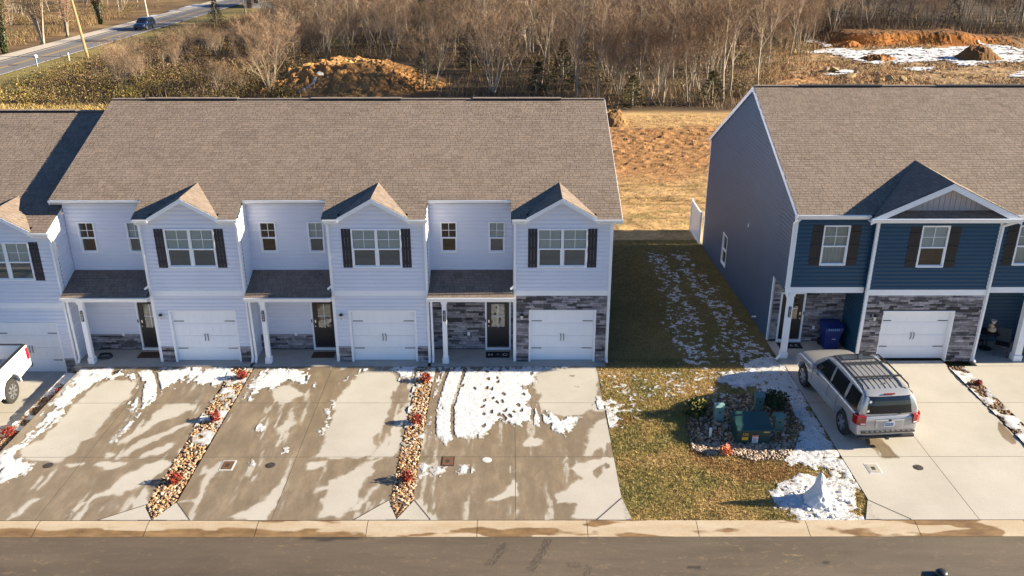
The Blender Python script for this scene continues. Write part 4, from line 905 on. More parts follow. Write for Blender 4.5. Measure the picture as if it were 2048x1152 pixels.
s2 = MB()
for a, b, c, d in ((-90, -30, -17.2, -10.2), (26, 90, -17.2, -10.2), (-30, 26, -17.2, -14.0)): s2.face([(a, c, -.1052), (b, c, -.1052), (b, d, -.1052), (a, d, -.1052)])
s2 = s2.build('street', m_asph); s2['kind'] = 'structure'

# ---- terrain: one sheet to the horizon
ROADX0, ROADX1 = -67.3, -61.3
def tz(x, y):
    z = -.16-.42*sstep(2, 14.5, y)
    z = z-.50*sstep(-20.0, -20.6, x)*sstep(-9.2, -3, y)*sstep(40, 20, y)
    far = sstep(50, 70, y)
    z = z+far*(.5*fbm(x*.06, y*.06, 7, 3)+.16*fbm(x*.5, y*.5, 9, 3))*sstep(3, 10, np.abs(x-(ROADX0+ROADX1)/2))
    bx = 99.5+1.6*fbm(x*.15, y*0+2, 3, 3)*2-.00*x
    z = z+1.5*sstep(bx-1.2, bx+1.4, y)*sstep(41, 46, x)*(1-.55*sstep(60, 66, x))
    z = z+.018*np.clip(y-125, 0, 400)*sstep(-50, -30, x)
    return z
def zone_cols(x, y):
    n1 = fbm(x*.18, y*.18, 51, 4); n2 = fbm(x*1.4, y*1.4, 53, 4); n3 = fbm(x*.5, y*2.2, 57, 4)
    leaf = np.array([.070, .046, .027]); straw = np.array([.41, .265, .12]); dirt = np.array([.27, .14, .058]); lawn = np.array([.13, .105, .040]); red = np.array([.33, .125, .035]); tan = np.array([.27, .175, .090])
    c = np.zeros(x.shape+(3,))+lawn
    mix = lambda c, col, w: c*(1-w[..., None])+col*w[..., None]
    c = mix(c, straw, sstep(13.8, 15.2, y+n2))
    c = mix(c, np.array([.17, .15, .055]), .7*sstep(.06, .16, n3)*sstep(14, 16, y)*sstep(30, 26, y))
    c = mix(c, dirt, .45*sstep(15, 24, y)*sstep(48, 46, y)*sstep(-.12, .12, n1+n3)); c = mix(c, dirt, sstep(26.5, 31, y+4*n2+4*n1)*sstep(45.5, 42.5, y+3*n2))
    c = mix(c, np.array([.31, .175, .075]), sstep(.04, .2, n3)*.6*sstep(30, 31, y)*sstep(44, 43, y))
    c = mix(c, leaf, sstep(49.5, 52, y+1.5*n2))
    c = mix(c, np.array([.14, .12, .04]), .8*sstep(.05, .18, n1)*sstep(52, 56, y)*sstep(-20, -30, x))
    c = mix(c, np.array([.20, .16, .06]), sstep(6.5, 3.5, np.abs(x-(ROADX1+2.5)))*sstep(50, 55, y))
    c = mix(c, np.array([.22, .135, .065]), sstep(-69.5, -72, x)*sstep(50, 60, y)*(.55+.9*n1))
    # bare slope on the right
    rw = sstep(19, 25, x+4*n1-.15*(y-60))*sstep(104, 98, y+.06*(x-50)**1)*sstep(50, 54, y)
    c = mix(c, tan*(1+.5*n2[..., None]), rw)
    c = mix(c, red*.8, .45*sstep(.02, .2, n1+.5*n3)*rw)
    bx = 99.5+1.6*fbm(x*.15, y*0+2, 3, 3)*2
    c = mix(c, np.array([.30, .105, .022]), sstep(bx-2.6, bx-.9, y)*sstep(bx+1.6, bx+1.0, y)*sstep(41.5, 44, x)*sstep(67, 62, x))
    return c*(1+.55*n2[..., None]+.35*n1[..., None])
def vmat(name, rough=.95, bump=.6, bscale=14, var=.22, scale=9, spec=.2):
    return M(name, (1, 1, 1), rough, attr='Col', var=var, scale=scale, bump=bump, bscale=bscale, spec=spec)
m_terr = vmat('earth')
ax = np.concatenate([[-900, -500, -300, -200], np.arange(-150, -75, 2.0), np.arange(-75, 75, .75), np.arange(75, 150, 2.0), [200, 300, 500, 900]])
ay = np.concatenate([[-600, -300, -120, -60], np.arange(-45, 14, 1.6), np.arange(14, 115, .6), np.arange(115, 260, 2.5), [320, 450, 700, 1200]])
X, Y = np.meshgrid(ax, ay)
tr = npmesh('ground', np.stack([X, Y, tz(X, Y)], -1).reshape(-1, 3), gridfaces(len(ax), len(ay)), m_terr, smooth=True, cols=np.clip(zone_cols(X, Y), .01, 1).reshape(-1, 3)); tr['kind'] = 'structure'
# finer sheet where the worked field shows between the houses: furrows and clods stand up
X, Y, nx, ny = grid(-3, 21, 14.3, 50.5, .16)
til = sstep(28.5, 31, Y+fbm(X*.5, Y*.5, 2)*3)*sstep(44.8, 43, Y+fbm(X, Y, 5)*2)
rel = .03+.10*np.clip(fbm(X*2.0, Y*3.6, 21, 3)+.1, 0, 1)+til*(.34*np.clip(fbm(X*1.5, Y*2.6, 22, 4), -.1, 1)+.05*np.sin(Y*5+fbm(X*.3, Y*.3, 4)*8))
rel = rel-.10*sstep(.25, .05, np.abs(Y-22.5-.6*fbm(X*.3, X*0, 8)))-.12*sstep(.3, .05, np.abs(Y-44.2-.4*fbm(X*.3, X*0, 9)))
rel *= sstep(14.3, 15.5, Y)*sstep(50.5, 49, Y)
fl = npmesh('worked_field', np.stack([X, Y, tz(X, Y)+.02+rel], -1).reshape(-1, 3), gridfaces(nx, ny), m_terr, smooth=False, cols=np.clip(zone_cols(X, Y)*(1+.9*fbm(X*3, Y*5, 61, 3))[..., None], .01, 1).reshape(-1, 3)); fl['kind'] = 'structure'

# rugged cut bank of red earth at the far right
X, Y, nx, ny = grid(40.5, 70, 94.5, 104.5, .2)
bx_ = 99.5+1.6*fbm(X*.15, Y*0+2, 3, 3)*2; gul = .9*np.abs(fbm(X*.55, Y*.12, 301, 4, .6)); bz_ = tz(X, Y)+.10-.9*gul*sstep(bx_-2.2, bx_, Y)*sstep(bx_+2.2, bx_+.4, Y)+.35*fbm(X*1.6, Y*1.6, 303, 4, .7)*sstep(bx_-3, bx_-1, Y)
nn = fbm(X*.8, Y*.5, 305, 4, .7)[..., None]; tt = sstep(.2, 1.5, Y-bx_)[..., None]; cc = (np.array([.27, .105, .022])*(1-tt)+np.array([.16, .075, .03])*tt)*(1+1.1*nn); lo = sstep(-1.2, -2.6, Y-bx_+2*nn[..., 0])[..., None]; cc = cc*(1-lo)+np.array([.30, .19, .095])*(1+nn)*lo
rbk = npmesh('red_bank', np.stack([X, Y, bz_], -1).reshape(-1, 3), gridfaces(nx, ny), m_terr, cols=np.clip(cc, .01, 1).reshape(-1, 3)); rbk['kind'] = 'structure'
# rough graded slope behind the navy roof
X, Y, nx, ny = grid(17, 74, 58, 97, .3); w_ = sstep(17, 21, X)*sstep(58, 61, Y)*sstep(97, 95, Y)*sstep(74, 71, X)
rl_ = (.05+.42*np.maximum(fbm(X*.7, Y*1.0, 311, 5, .68), -.10)+.22*np.maximum(fbm(X*2.2, Y*2.6, 313, 3), 0))*w_*(1-.85*fade(X, Y, BSNOW, .6, .8, 211)[0])-.12*(1-w_)
gs = npmesh('graded_slope', np.stack([X, Y, tz(X, Y)+rl_], -1).reshape(-1, 3), gridfaces(nx, ny), m_terr, cols=np.clip(zone_cols(X, Y)*(1+1.3*fbm(X*1.6, Y*2.2, 315, 4, .7))[..., None], .01, 1).reshape(-1, 3)); gs['kind'] = 'structure'
# ---- lawn between the houses
zl = lambda x, y: -.03-.44*sstep(2, 14.5, y)+.035*fbm(x*.8, y*.8, 71, 4)+.02*fbm(x*4, y*4, 72, 3)
m_soil = vmat('lawn_soil', bump=.9, bscale=30)
def lawn_cols(x, y):
    n = fbm(x*.9, y*.9, 81, 4); c = np.zeros(x.shape+(3,))+np.array([.27, .20, .075])
    mix = lambda c, col, w: c*(1-w[..., None])+np.array(col)*w[..., None]
    c = mix(c, [.20, .168, .060], sstep(-.02, .16, n)); c = mix(c, [.36, .25, .11], sstep(.0, -.18, n)*.8)
    c = mix(c, [.25, .145, .06], fade(x, y, LEAF, .3, .3, 83)[0]*.85)
    c = mix(c, [.150, .118, .050], sstep(-.9, .3, y)*.8)  # side lawn darkened: the shade between the houses is put into its colour
    return c*np.array([1.30, 1.30, 1.25])
def lawn_piece(x0, x1, y0, y1, hole=None, dens=520, seed=1):
    X, Y, nx, ny = grid(x0, x1, y0, y1, .11)
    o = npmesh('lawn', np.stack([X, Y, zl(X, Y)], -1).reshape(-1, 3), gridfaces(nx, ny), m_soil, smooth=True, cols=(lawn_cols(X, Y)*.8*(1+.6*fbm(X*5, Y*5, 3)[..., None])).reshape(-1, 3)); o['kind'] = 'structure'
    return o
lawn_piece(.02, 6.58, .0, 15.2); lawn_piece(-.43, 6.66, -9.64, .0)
def blades(name, pts, cols, h, w, lean, rg, mat, label, cat):
    """three-vertex blades, one joined mesh"""
    n = len(pts); a = rg.uniform(0, 2*np.pi, n); hh = h*rg.uniform(.5, 1.3, n); ww = w*rg.uniform(.6, 1.4, n); la = rg.uniform(0, 2*np.pi, n); ll = lean*hh*rg.uniform(.2, 1.4, n)
    dx = np.cos(a)*ww/2; dy = np.sin(a)*ww/2
    p0 = pts+np.stack([-dx, -dy, 0*dx], 1); p1 = pts+np.stack([dx, dy, 0*dx], 1); p2 = pts+np.stack([np.cos(la)*ll, np.sin(la)*ll, hh], 1)
    V = np.stack([p0, p1, p2], 1).reshape(-1, 3); F = np.arange(3*n).reshape(-1, 3)
    k = rg.uniform(.65, 1.35, (n, 1)); cc = np.repeat(np.clip(cols*k, .005, 1), 3, axis=0)
    o = npmesh(name, V, F, mat, cols=cc); return tag(o, label, cat, kind='stuff')
m_blade = vmat('grass_blade', .8, 0, 1, .1, 3, .25)
rg = np.random.default_rng(5)
def lawn_points(n, box, rg):
    x = rg.uniform(box[0], box[1], n); y = rg.uniform(box[2], box[3], n); return x, y
x, y = lawn_points(95000, (-.42, 6.66, -9.66, .2), rg); x2, y2 = lawn_points(60000, (.03, 6.57, 0, 15.1), rg); x = np.concatenate([x, x2]); y = np.concatenate([y, y2])
k = (sdpoly(x, y, BED) > -.05) & (fbm(x*3, y*3, 14, 3) > -.30); x, y = x[k], y[k]
blades('grass', np.stack([x, y, zl(x, y)-.005], 1), lawn_cols(x, y), .062, .020, .9, rg, m_blade, 'short dormant lawn grass between the pale row and the navy house', 'grass')
x = rg.uniform(-2.5, 20, 42000); y = 14.6+rg.uniform(0, 1, 42000)**.8*34.5; k = rg.uniform(0, 1, len(x)) < np.where((y > 29.5) & (y < 44), .30, 1)*np.clip(.55+1.6*fbm(x*.8, y*1.6, 18), .1, 1); x, y = x[k], y[k]
blades('straw', np.stack([x, y, tz(x, y)+.03], 1), zone_cols(x, y)*1.1, .13, .045, 1.6, rg, m_blade, 'dry straw and weeds on the field behind the houses', 'straw')
blades('grass', np.stack([(q := rg.uniform(-66, -24, 26000)), (r_ := rg.uniform(44, 54, 26000)), tz(q, r_)], 1), np.tile([.36, .26, .10], (26000, 1)), .30, .07, .9, rg, m_blade, 'yellow grass strip in front of the brush behind the left roof', 'grass')

x = rg.uniform(18, 74, 30000); y = rg.uniform(59, 100, 30000); k = (fbm(x*.3, y*.3, 77, 3) > -.08) & (fade(x, y, BSNOW, .6, .8, 211)[0] < .5) & (x > 20+.45*(y-60)); x, y = x[k], y[k]
blades('dry_weeds', np.stack([x, y, tz(x, y)+.08], 1), np.array([(.34, .24, .13), (.25, .16, .08), (.18, .11, .05)])[rg.integers(3, size=len(x))], .34, .09, 1.3, rg, m_blade, 'dry tan weeds on the bare slope behind the navy roof', 'weeds')
# ---- planting strips with river gravel between the driveways
def rock_base(seed, n=1):
    """squashed, knocked-about icosphere"""
    t = (1+5**.5)/2; v = np.array([(-1,t,0),(1,t,0),(-1,-t,0),(1,-t,0),(0,-1,t),(0,1,t),(0,-1,-t),(0,1,-t),(t,0,-1),(t,0,1),(-t,0,-1),(-t,0,1)], float); v /= np.linalg.norm(v[0])
    f = np.array([(0,11,5),(0,5,1),(0,1,7),(0,7,10),(0,10,11),(1,5,9),(5,11,4),(11,10,2),(10,7,6),(7,1,8),(3,9,4),(3,4,2),(3,2,6),(3,6,8),(3,8,9),(4,9,5),(2,4,11),(6,2,10),(8,6,7),(9,8,1)])
    r = np.random.default_rng(seed); v = v*(1+r.uniform(-.22, .22, (12, 1)))*np.array([1, .75, .55])*.5; return v, f
ROCKS = [rock_base(k) for k in range(6)]
PAL = np.array([(.42, .33, .23), (.30, .20, .115), (.50, .43, .35), (.22, .145, .085), (.38, .27, .16), (.33, .26, .20), (.55, .50, .44), (.40, .24, .12)])
PAL = PAL*np.array([.98, .86, .74])
m_rock = vmat('river_rock', .75, .4, 40, .15, 12, .3)
def scatter_rocks(name, pts, size, rg, parent=None, pal=PAL):
    V = []; F = []; C = []; o = 0
    for p in pts:
        v, f = ROCKS[rg.integers(6)]; a = rg.uniform(0, 6.28); s = size*rg.uniform(.7, 1.25)**2*rg.uniform(.6, 1.3); ca, sa = np.cos(a), np.sin(a); tl = rg.uniform(-.5, .5)
        w = v*s; w = np.stack([w[:, 0]*ca-w[:, 1]*sa, w[:, 0]*sa+w[:, 1]*ca, w[:, 2]+w[:, 0]*tl], 1)+p
        V.append(w); F.append(f+o); o += 12; C.append(np.tile(pal[rg.integers(len(pal))]*rg.uniform(.75, 1.25), (12, 1)))
    ob = npmesh(name, np.concatenate(V), np.concatenate(F), m_rock, parent, cols=np.concatenate(C)); ob['kind'] = 'stuff'; return ob
def in_poly_points(poly, n, rg):
    p = np.array(poly); out = []
    while len(out) < n:
        x = rg.uniform(p[:, 0].min(), p[:, 0].max(), n); y = rg.uniform(p[:, 1].min(), p[:, 1].max(), n); k = sdpoly(x, y, poly) < -.03
        out += list(zip(x[k], y[k]))
    return out[:n]
STRIPS = {0: [(-20.40, -.45), (-19.82, -.45), (-19.82, -9.62), (-20.40, -9.62)],
          1: [(-14.10, -.45), (-13.32, -.45), (-13.32, -8.82), (-13.70, -9.62), (-14.15, -8.95)],
          2: [(-7.14, -.45), (-6.54, -.45), (-6.48, -8.72), (-6.87, -9.60), (-7.18, -8.72)],
          3: [(12.78, -.45), (13.40, -.45), (13.40, -9.62), (12.78, -9.62)]}
zs = {0: lambda x, y: -.22*sstep(-9, -1.5, y)-.02, 1: lambda x, y: 0*x-.02, 2: lambda x, y: 0*x-.02, 3: lambda x, y: 0*x-.02}
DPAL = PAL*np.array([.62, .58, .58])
for k, poly in STRIPS.items():
    X, Y, nx, ny = grid(min(p[0] for p in poly), max(p[0] for p in poly), -9.62, -.44, .1)
    kc = (sdpoly(X, Y, poly) < .05); kc = kc[:-1, :-1] & kc[1:, 1:]
    b = npmesh('planting_strip', np.stack([X, Y, zs[k](X, Y)-.03], -1).reshape(-1, 3), gridfaces(nx, ny, kc.ravel()), M('strip_soil', (.10, .07, .045), .95, var=.3, scale=8)); b['kind'] = 'structure'
    pts = in_poly_points(poly, 2300, rg); pts = [(x, y, float(zs[k](np.array([x]), np.array([y]))[0])+rg.uniform(-.01, .03)) for x, y in pts]
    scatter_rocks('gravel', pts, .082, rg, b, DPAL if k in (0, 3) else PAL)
# ---- rock bed round the electrical boxes: the nearest rocks are pieces of their own
X, Y, nx, ny = grid(1.7, 6.2, -7.2, -1.8, .1); kc = (sdpoly(X, Y, BED) < .08); kc = kc[:-1, :-1] & kc[1:, 1:]
bed = npmesh('rock_bed', np.stack([X, Y, zl(X, Y)+.015], -1).reshape(-1, 3), gridfaces(nx, ny, kc.ravel()), M('strip_soil')); bed['kind'] = 'structure'
def poisson(poly, n, dmin, rg):
    out = []; cand = in_poly_points(poly, n*14, rg)
    cell = {}
    for x, y in cand:
        c = (int(x/dmin), int(y/dmin))
        if any((x-a)**2+(y-b)**2 < dmin*dmin for i in (-1, 0, 1) for j in (-1, 0, 1) for a, b in cell.get((c[0]+i, c[1]+j), ())): continue
        cell.setdefault(c, []).append((x, y)); out.append((x, y))
        if len(out) >= n: break
    return out
bp_ = sorted(poisson(BED, 1700, .072, rg), key=lambda p: p[1])
RM = []
m_brock = M('bed_rock', (.27, .19, .13), .75, var=.25, scale=10, orand=.38, bump=.4, bscale=50, tint=(.40, .31, .235), tscale=2.5)
for k in range(6):
    v, f = ROCKS[k]; me = bpy.data.meshes.new('rock'); me.from_pydata(v.tolist(), [], f.tolist()); me.materials.append(m_brock); RM.append(me)
for x, y in bp_[:300]:
    s = .115*rg.uniform(.7, 1.5); o = copy_to(RM[rg.integers(6)], 'rock', None, (x, y, float(zl(np.array([x]), np.array([y]))[0])+.035), (rg.uniform(-.4, .4), rg.uniform(-.4, .4), rg.uniform(0, 6.28)), (s, s, s*1.1)); o.parent = bed
scatter_rocks('bed_rocks', [(x, y, float(zl(np.array([x]), np.array([y]))[0])+.035) for x, y in bp_[300:]], .115, rg, bed, PAL*np.array([.85, .80, .78]))

# ================================================================== SNOW (thin raised sheets)
def snow_mat():
    m = bpy.data.materials.new('snow'); m.use_nodes = True; nt = m.node_tree; b = nt.nodes['Principled BSDF']
    c = _ramp(nt, _noise(nt, 3, 6, .7), [(.3, (.52, .535, .575)), (.7, (.63, .635, .655))])
    a = _n(nt, 'ShaderNodeAttribute', attribute_name='depth'); s = _n(nt, 'ShaderNodeMath', operation='ADD'); nt.links.new(a.outputs['Fac'], s.inputs[0])
    nz = _n(nt, 'ShaderNodeMapRange'); nz.inputs[3].default_value = -.35; nz.inputs[4].default_value = .35; nt.links.new(_noise(nt, 16, 6, .75), nz.inputs[0]); nt.links.new(nz.outputs[0], s.inputs[1])
    w = _ramp(nt, s.outputs[0], [(.05, 0.0), (.62, 1.0)])
    x = _n(nt, 'ShaderNodeMix', data_type='RGBA'); nt.links.new(w, x.inputs[0]); x.inputs[6].default_value = (.33, .305, .27, 1); nt.links.new(c, x.inputs[7]); nt.links.new(x.outputs[2], b.inputs['Base Color'])
    nt.links.new(_ramp(nt, w, [(0, .3), (1, .65)]), b.inputs['Roughness'])
    bp = _n(nt, 'ShaderNodeBump'); bp.inputs['Strength'].default_value = .8; bp.inputs['Distance'].default_value = .03
    nt.links.new(_noise(nt, 14, 6, .75), bp.inputs['Height']); nt.links.new(bp.outputs[0], b.inputs['Normal']); return m
m_snow = snow_mat()
def snow_sheet(label, x0, x1, y0, y1, s, mf, zf, thick=.022, dk=2.6):
    X, Y, nx, ny = grid(x0, x1, y0, y1, s); m = mf(X, Y); k = m > 0
    kc = (k[:-1, :-1].astype(int)+k[:-1, 1:]+k[1:, 1:]+k[1:, :-1]) >= 3
    Z = zf(X, Y)+np.where(m > 0, .004+thick*np.clip(m*3, 0, 1)*(.75+1.1*fbm(X*6, Y*6, 91, 4)), -.006)
    o = npmesh('snow', np.stack([X, Y, Z], -1).reshape(-1, 3), gridfaces(nx, ny, kc.ravel()), m_snow, smooth=True, attrs={'depth': np.clip(m*dk, 0, 1).ravel()}); return tag(o, label, 'snow', kind='stuff')
def drive_snow(polys, tracks=(), feet=(), seed=1, fray=.5, tw=.045):
    def f(x, y):
        _, d = fade(x, y, polys, .1, .10, seed); m = -d*1.5+.06
        m = np.minimum(m, .9)+fray*(.9*fbm(x*2.6, y*2.6, seed+5, 3)+1.5*fbm(x*9, y*7, seed+15, 5, .75))-.11
        m = m-.55*sstep(.02, .16, fbm(x*5.5, y*1.1, seed+33, 4))*sstep(.75, .2, m)
        for l in tracks: m = m-1.3*sstep(tw*1.9, tw*.7, sdline(x+.03*fbm(x*2, y*2, 3), y, l)+.05*fbm(x*9, y*9, 4))
        for i, (fx, fy) in enumerate(feet):
            a = (i*1.7) % .9-.45; ca, sa = math.cos(a), math.sin(a); u = (x-fx)*ca+(y-fy)*sa; v = -(x-fx)*sa+(y-fy)*ca
            m = m-(1.5 if i % 3 else .85)*sstep(1.0, .55, np.hypot(u/.075, v/.16))
        return m
    return f
z0f = lambda x, y: 0*x+.001
snow_sheet('trampled snow with footprints and tyre lines on the driveway before the stone-fronted end unit', -6.6, -.3, -8.0, -.44, .032, drive_snow(SNOW3, TRACK3, FOOT3, 101), z0f)
snow_sheet('broken snow patches on the middle driveway between the two gravel strips', -13.3, -7.16, -8.4, -.44, .032, drive_snow(SNOW2, [[(-11.0, -.6), (-10.9, -3.5), (-11.2, -7.5)], [(-9.9, -.5), (-10.1, -3.0)]], (), 111, .75), z0f)
ft = [(-19.2+.55*(i % 5)+.3*math.sin(i*2.1), -.9-.95*(i//5)-.2*math.cos(i)) for i in range(25)]
snow_sheet('streaked snow round a dry patch on the left driveway of the pale row', -19.8, -14.1, -8.6, -.44, .032, drive_snow(SNOW1, TRACK1, ft, 121, .6), z0f)
snow_sheet('snow streak on the sloping driveway beside the white pickup', -22.5, -20.45, -9.5, -4.0, .06, drive_snow([[(-20.5, -4.6), (-21.0, -5.2), (-21.6, -7.5), (-20.6, -8.6), (-20.45, -6.0)]], (), (), 131, .7), lambda x, y: zlow(x, y)+.001)
def lawn_snow(x, y):
    _, d = fade(x, y, LSNOW_D, .1, .25, 141); _, l = fade(x, y, LSNOW_L, .1, .3, 143); _, b_ = fade(x, y, LSNOW_B, .1, .3, 145)
    w = np.maximum.reduce([np.clip(.5-d*1.5, -1, .50), np.clip(.05-l*.8, -1, .11), np.clip(.10-b_*.7, -1, .17), np.full(x.shape, -.24)])
    m = w+1.45*fbm(x*5.5, y*5.5, 147, 5, .80)-.20
    return np.where(sdpoly(x, y, BED) < .0, m-.16, m)
snow_sheet('patchy melting snow on the lawn and along the navy house driveway', -.4, 6.66, -9.66, 13.6, .04, lawn_snow, lambda x, y: zl(x, y)+.010, .032, 9)
for k, (lab, off) in {1: ('snow lying in the gravel strip nearest the pickup side of the middle driveway', .0), 2: ('snow lying in the gravel strip beside the end unit driveway', .0), 0: ('snow at the shaded gravel strip beside the pickup', .05), 3: ('snow flecks in the gravel strip right of the navy garage', .08)}.items():
    poly = STRIPS[k]; lo, hi = (1.0, 5.2) if k in (1, 2) else (.4, 9.5)
    snow_sheet(lab, min(p[0] for p in poly), max(p[0] for p in poly), -8.5, -.6, .045, lambda x, y: 1.3*fbm(x*2.6, y*2.6, 151+k, 4)+off+.14*sstep(-3.6, -.8, y)+.10*sstep(.1, -.25, np.abs(x-poly[1][0]))-.05-.55*sstep(-5.0, -7.2, y)*(k in (1, 2)) , lambda x, y: zs[k](x, y)+.035, .03)
# ================================================================== VEHICLES
m_tyre = M('tyre', (.018, .017, .017), .85, var=.2, obj=True); m_rim = M('alloy', (.55, .55, .57), .28, metal=.85, var=.08, obj=True); m_arch = M('wheel_well', (.008, .008, .008), .95)
m_lred = M('tail_lens', (.26, .006, .008), .15, var=.1, coat=.6, obj=True); m_lens = M('clear_lens', (.70, .70, .72), .12, var=.05, coat=.5, obj=True); m_plast = M('black_plastic', (.022, .022, .024), .6, var=.15, obj=True); m_chr = M('chrome', (.75, .75, .76), .12, metal=1.0, var=0)
def car_paint(name, col, metal=.35): return M(name, col, .32, metal=metal, var=.06, scale=1.5, coat=.8, obj=True)
def car_glass(name): return M(name, (.012, .014, .017), .06, var=0, coat=.5)
def evaluated(o):
    bpy.context.view_layer.update(); me = bpy.data.meshes.new_from_object(o.evaluated_get(bpy.context.evaluated_depsgraph_get()))
    old = o.data; o.modifiers.clear(); o.data = me; return o
def loft(name, sections, mat, parent, arches=(), sub=2):
    """sections: list of rings of (x,y,z) half-outlines (x>=0) from bottom centre to top centre, mirrored"""
    mb = MB(); rings = []
    for s in sections:
        ring = [p for p in s] + [(-p[0], p[1], p[2]) for p in s[::-1] if p[0] > 1e-6]
        rings.append([mb.P(p) for p in ring])
    n = len(rings[0])
    for a, b in zip(rings, rings[1:]):
        for j in range(n): mb.f.append([a[j], a[(j+1) % n], b[(j+1) % n], b[j]]); mb.c.append((1,1,1)); mb.mi.append(0)
    for r in (rings[0][::-1], rings[-1]): mb.f.append(list(r)); mb.c.append((1,1,1)); mb.mi.append(0)
    o = mb.build(name, mat, parent, local=True, smooth=True)
    if sub: md = o.modifiers.new('s', 'SUBSURF'); md.levels = sub; md.render_levels = sub
    cut = []
    for (y, z, r, w) in arches:
        c = MB().lathe([(r, -w), (r, w)], (0, y, z), 28, 'x').build('cut', m_arch); cut.append(c)
        bm = o.modifiers.new('b', 'BOOLEAN'); bm.operation = 'DIFFERENCE'; bm.object = c; bm.solver = 'EXACT'
    if sub or arches:
        pl, o.parent = o.parent, None; evaluated(o); o.parent = pl
    for c in cut: bpy.data.objects.remove(c, do_unlink=True)
    for pg in o.data.polygons: pg.use_smooth = True
    return o
def wheel(parent, x, y, r, w=.24, spokes=6):
    s = 1 if x > 0 else -1
    t = MB().lathe([(r*.62, -w/2), (r*.90, -w/2), (r, -w*.36), (r*1.0, w*.36), (r*.90, w/2), (r*.62, w/2)], (x, y, r), 28, 'x', cap=False).build('wheel', m_tyre, parent, local=True, smooth=False)
    MB().lathe([(r*.62, -w*.30), (r*.64, s*w*.46), (r*.57, s*w*.46), (r*.54, s*w*.22), (.02, s*w*.20)], (x, y, r), 24, 'x', cap=False).build('rim', M('rim_dark', (.10, .10, .105), .4, metal=.6), t)
    for k in range(spokes):
        a = 2*math.pi*k/spokes+.3; d = Vector((0, math.cos(a), math.sin(a))); c = Vector((x+s*w*.42, y, r))
        MB().bar(c+d*r*.08, c+d*r*.58, r*.20, .035, up=(1, 0, 0)).build('spoke', m_rim, t)
    MB().lathe([(r*.13, 0), (r*.12, s*.03), (r*.05, s*.035)], (x+s*w*.42, y, r), 12, 'x').build('hub_cap', m_rim, t)
    MB().lathe([(r*.60, s*w*.40), (r*.645, s*w*.49), (r*.585, s*w*.49)], (x, y, r), 24, 'x', cap=False).build('rim_lip', m_rim, t)
    return t
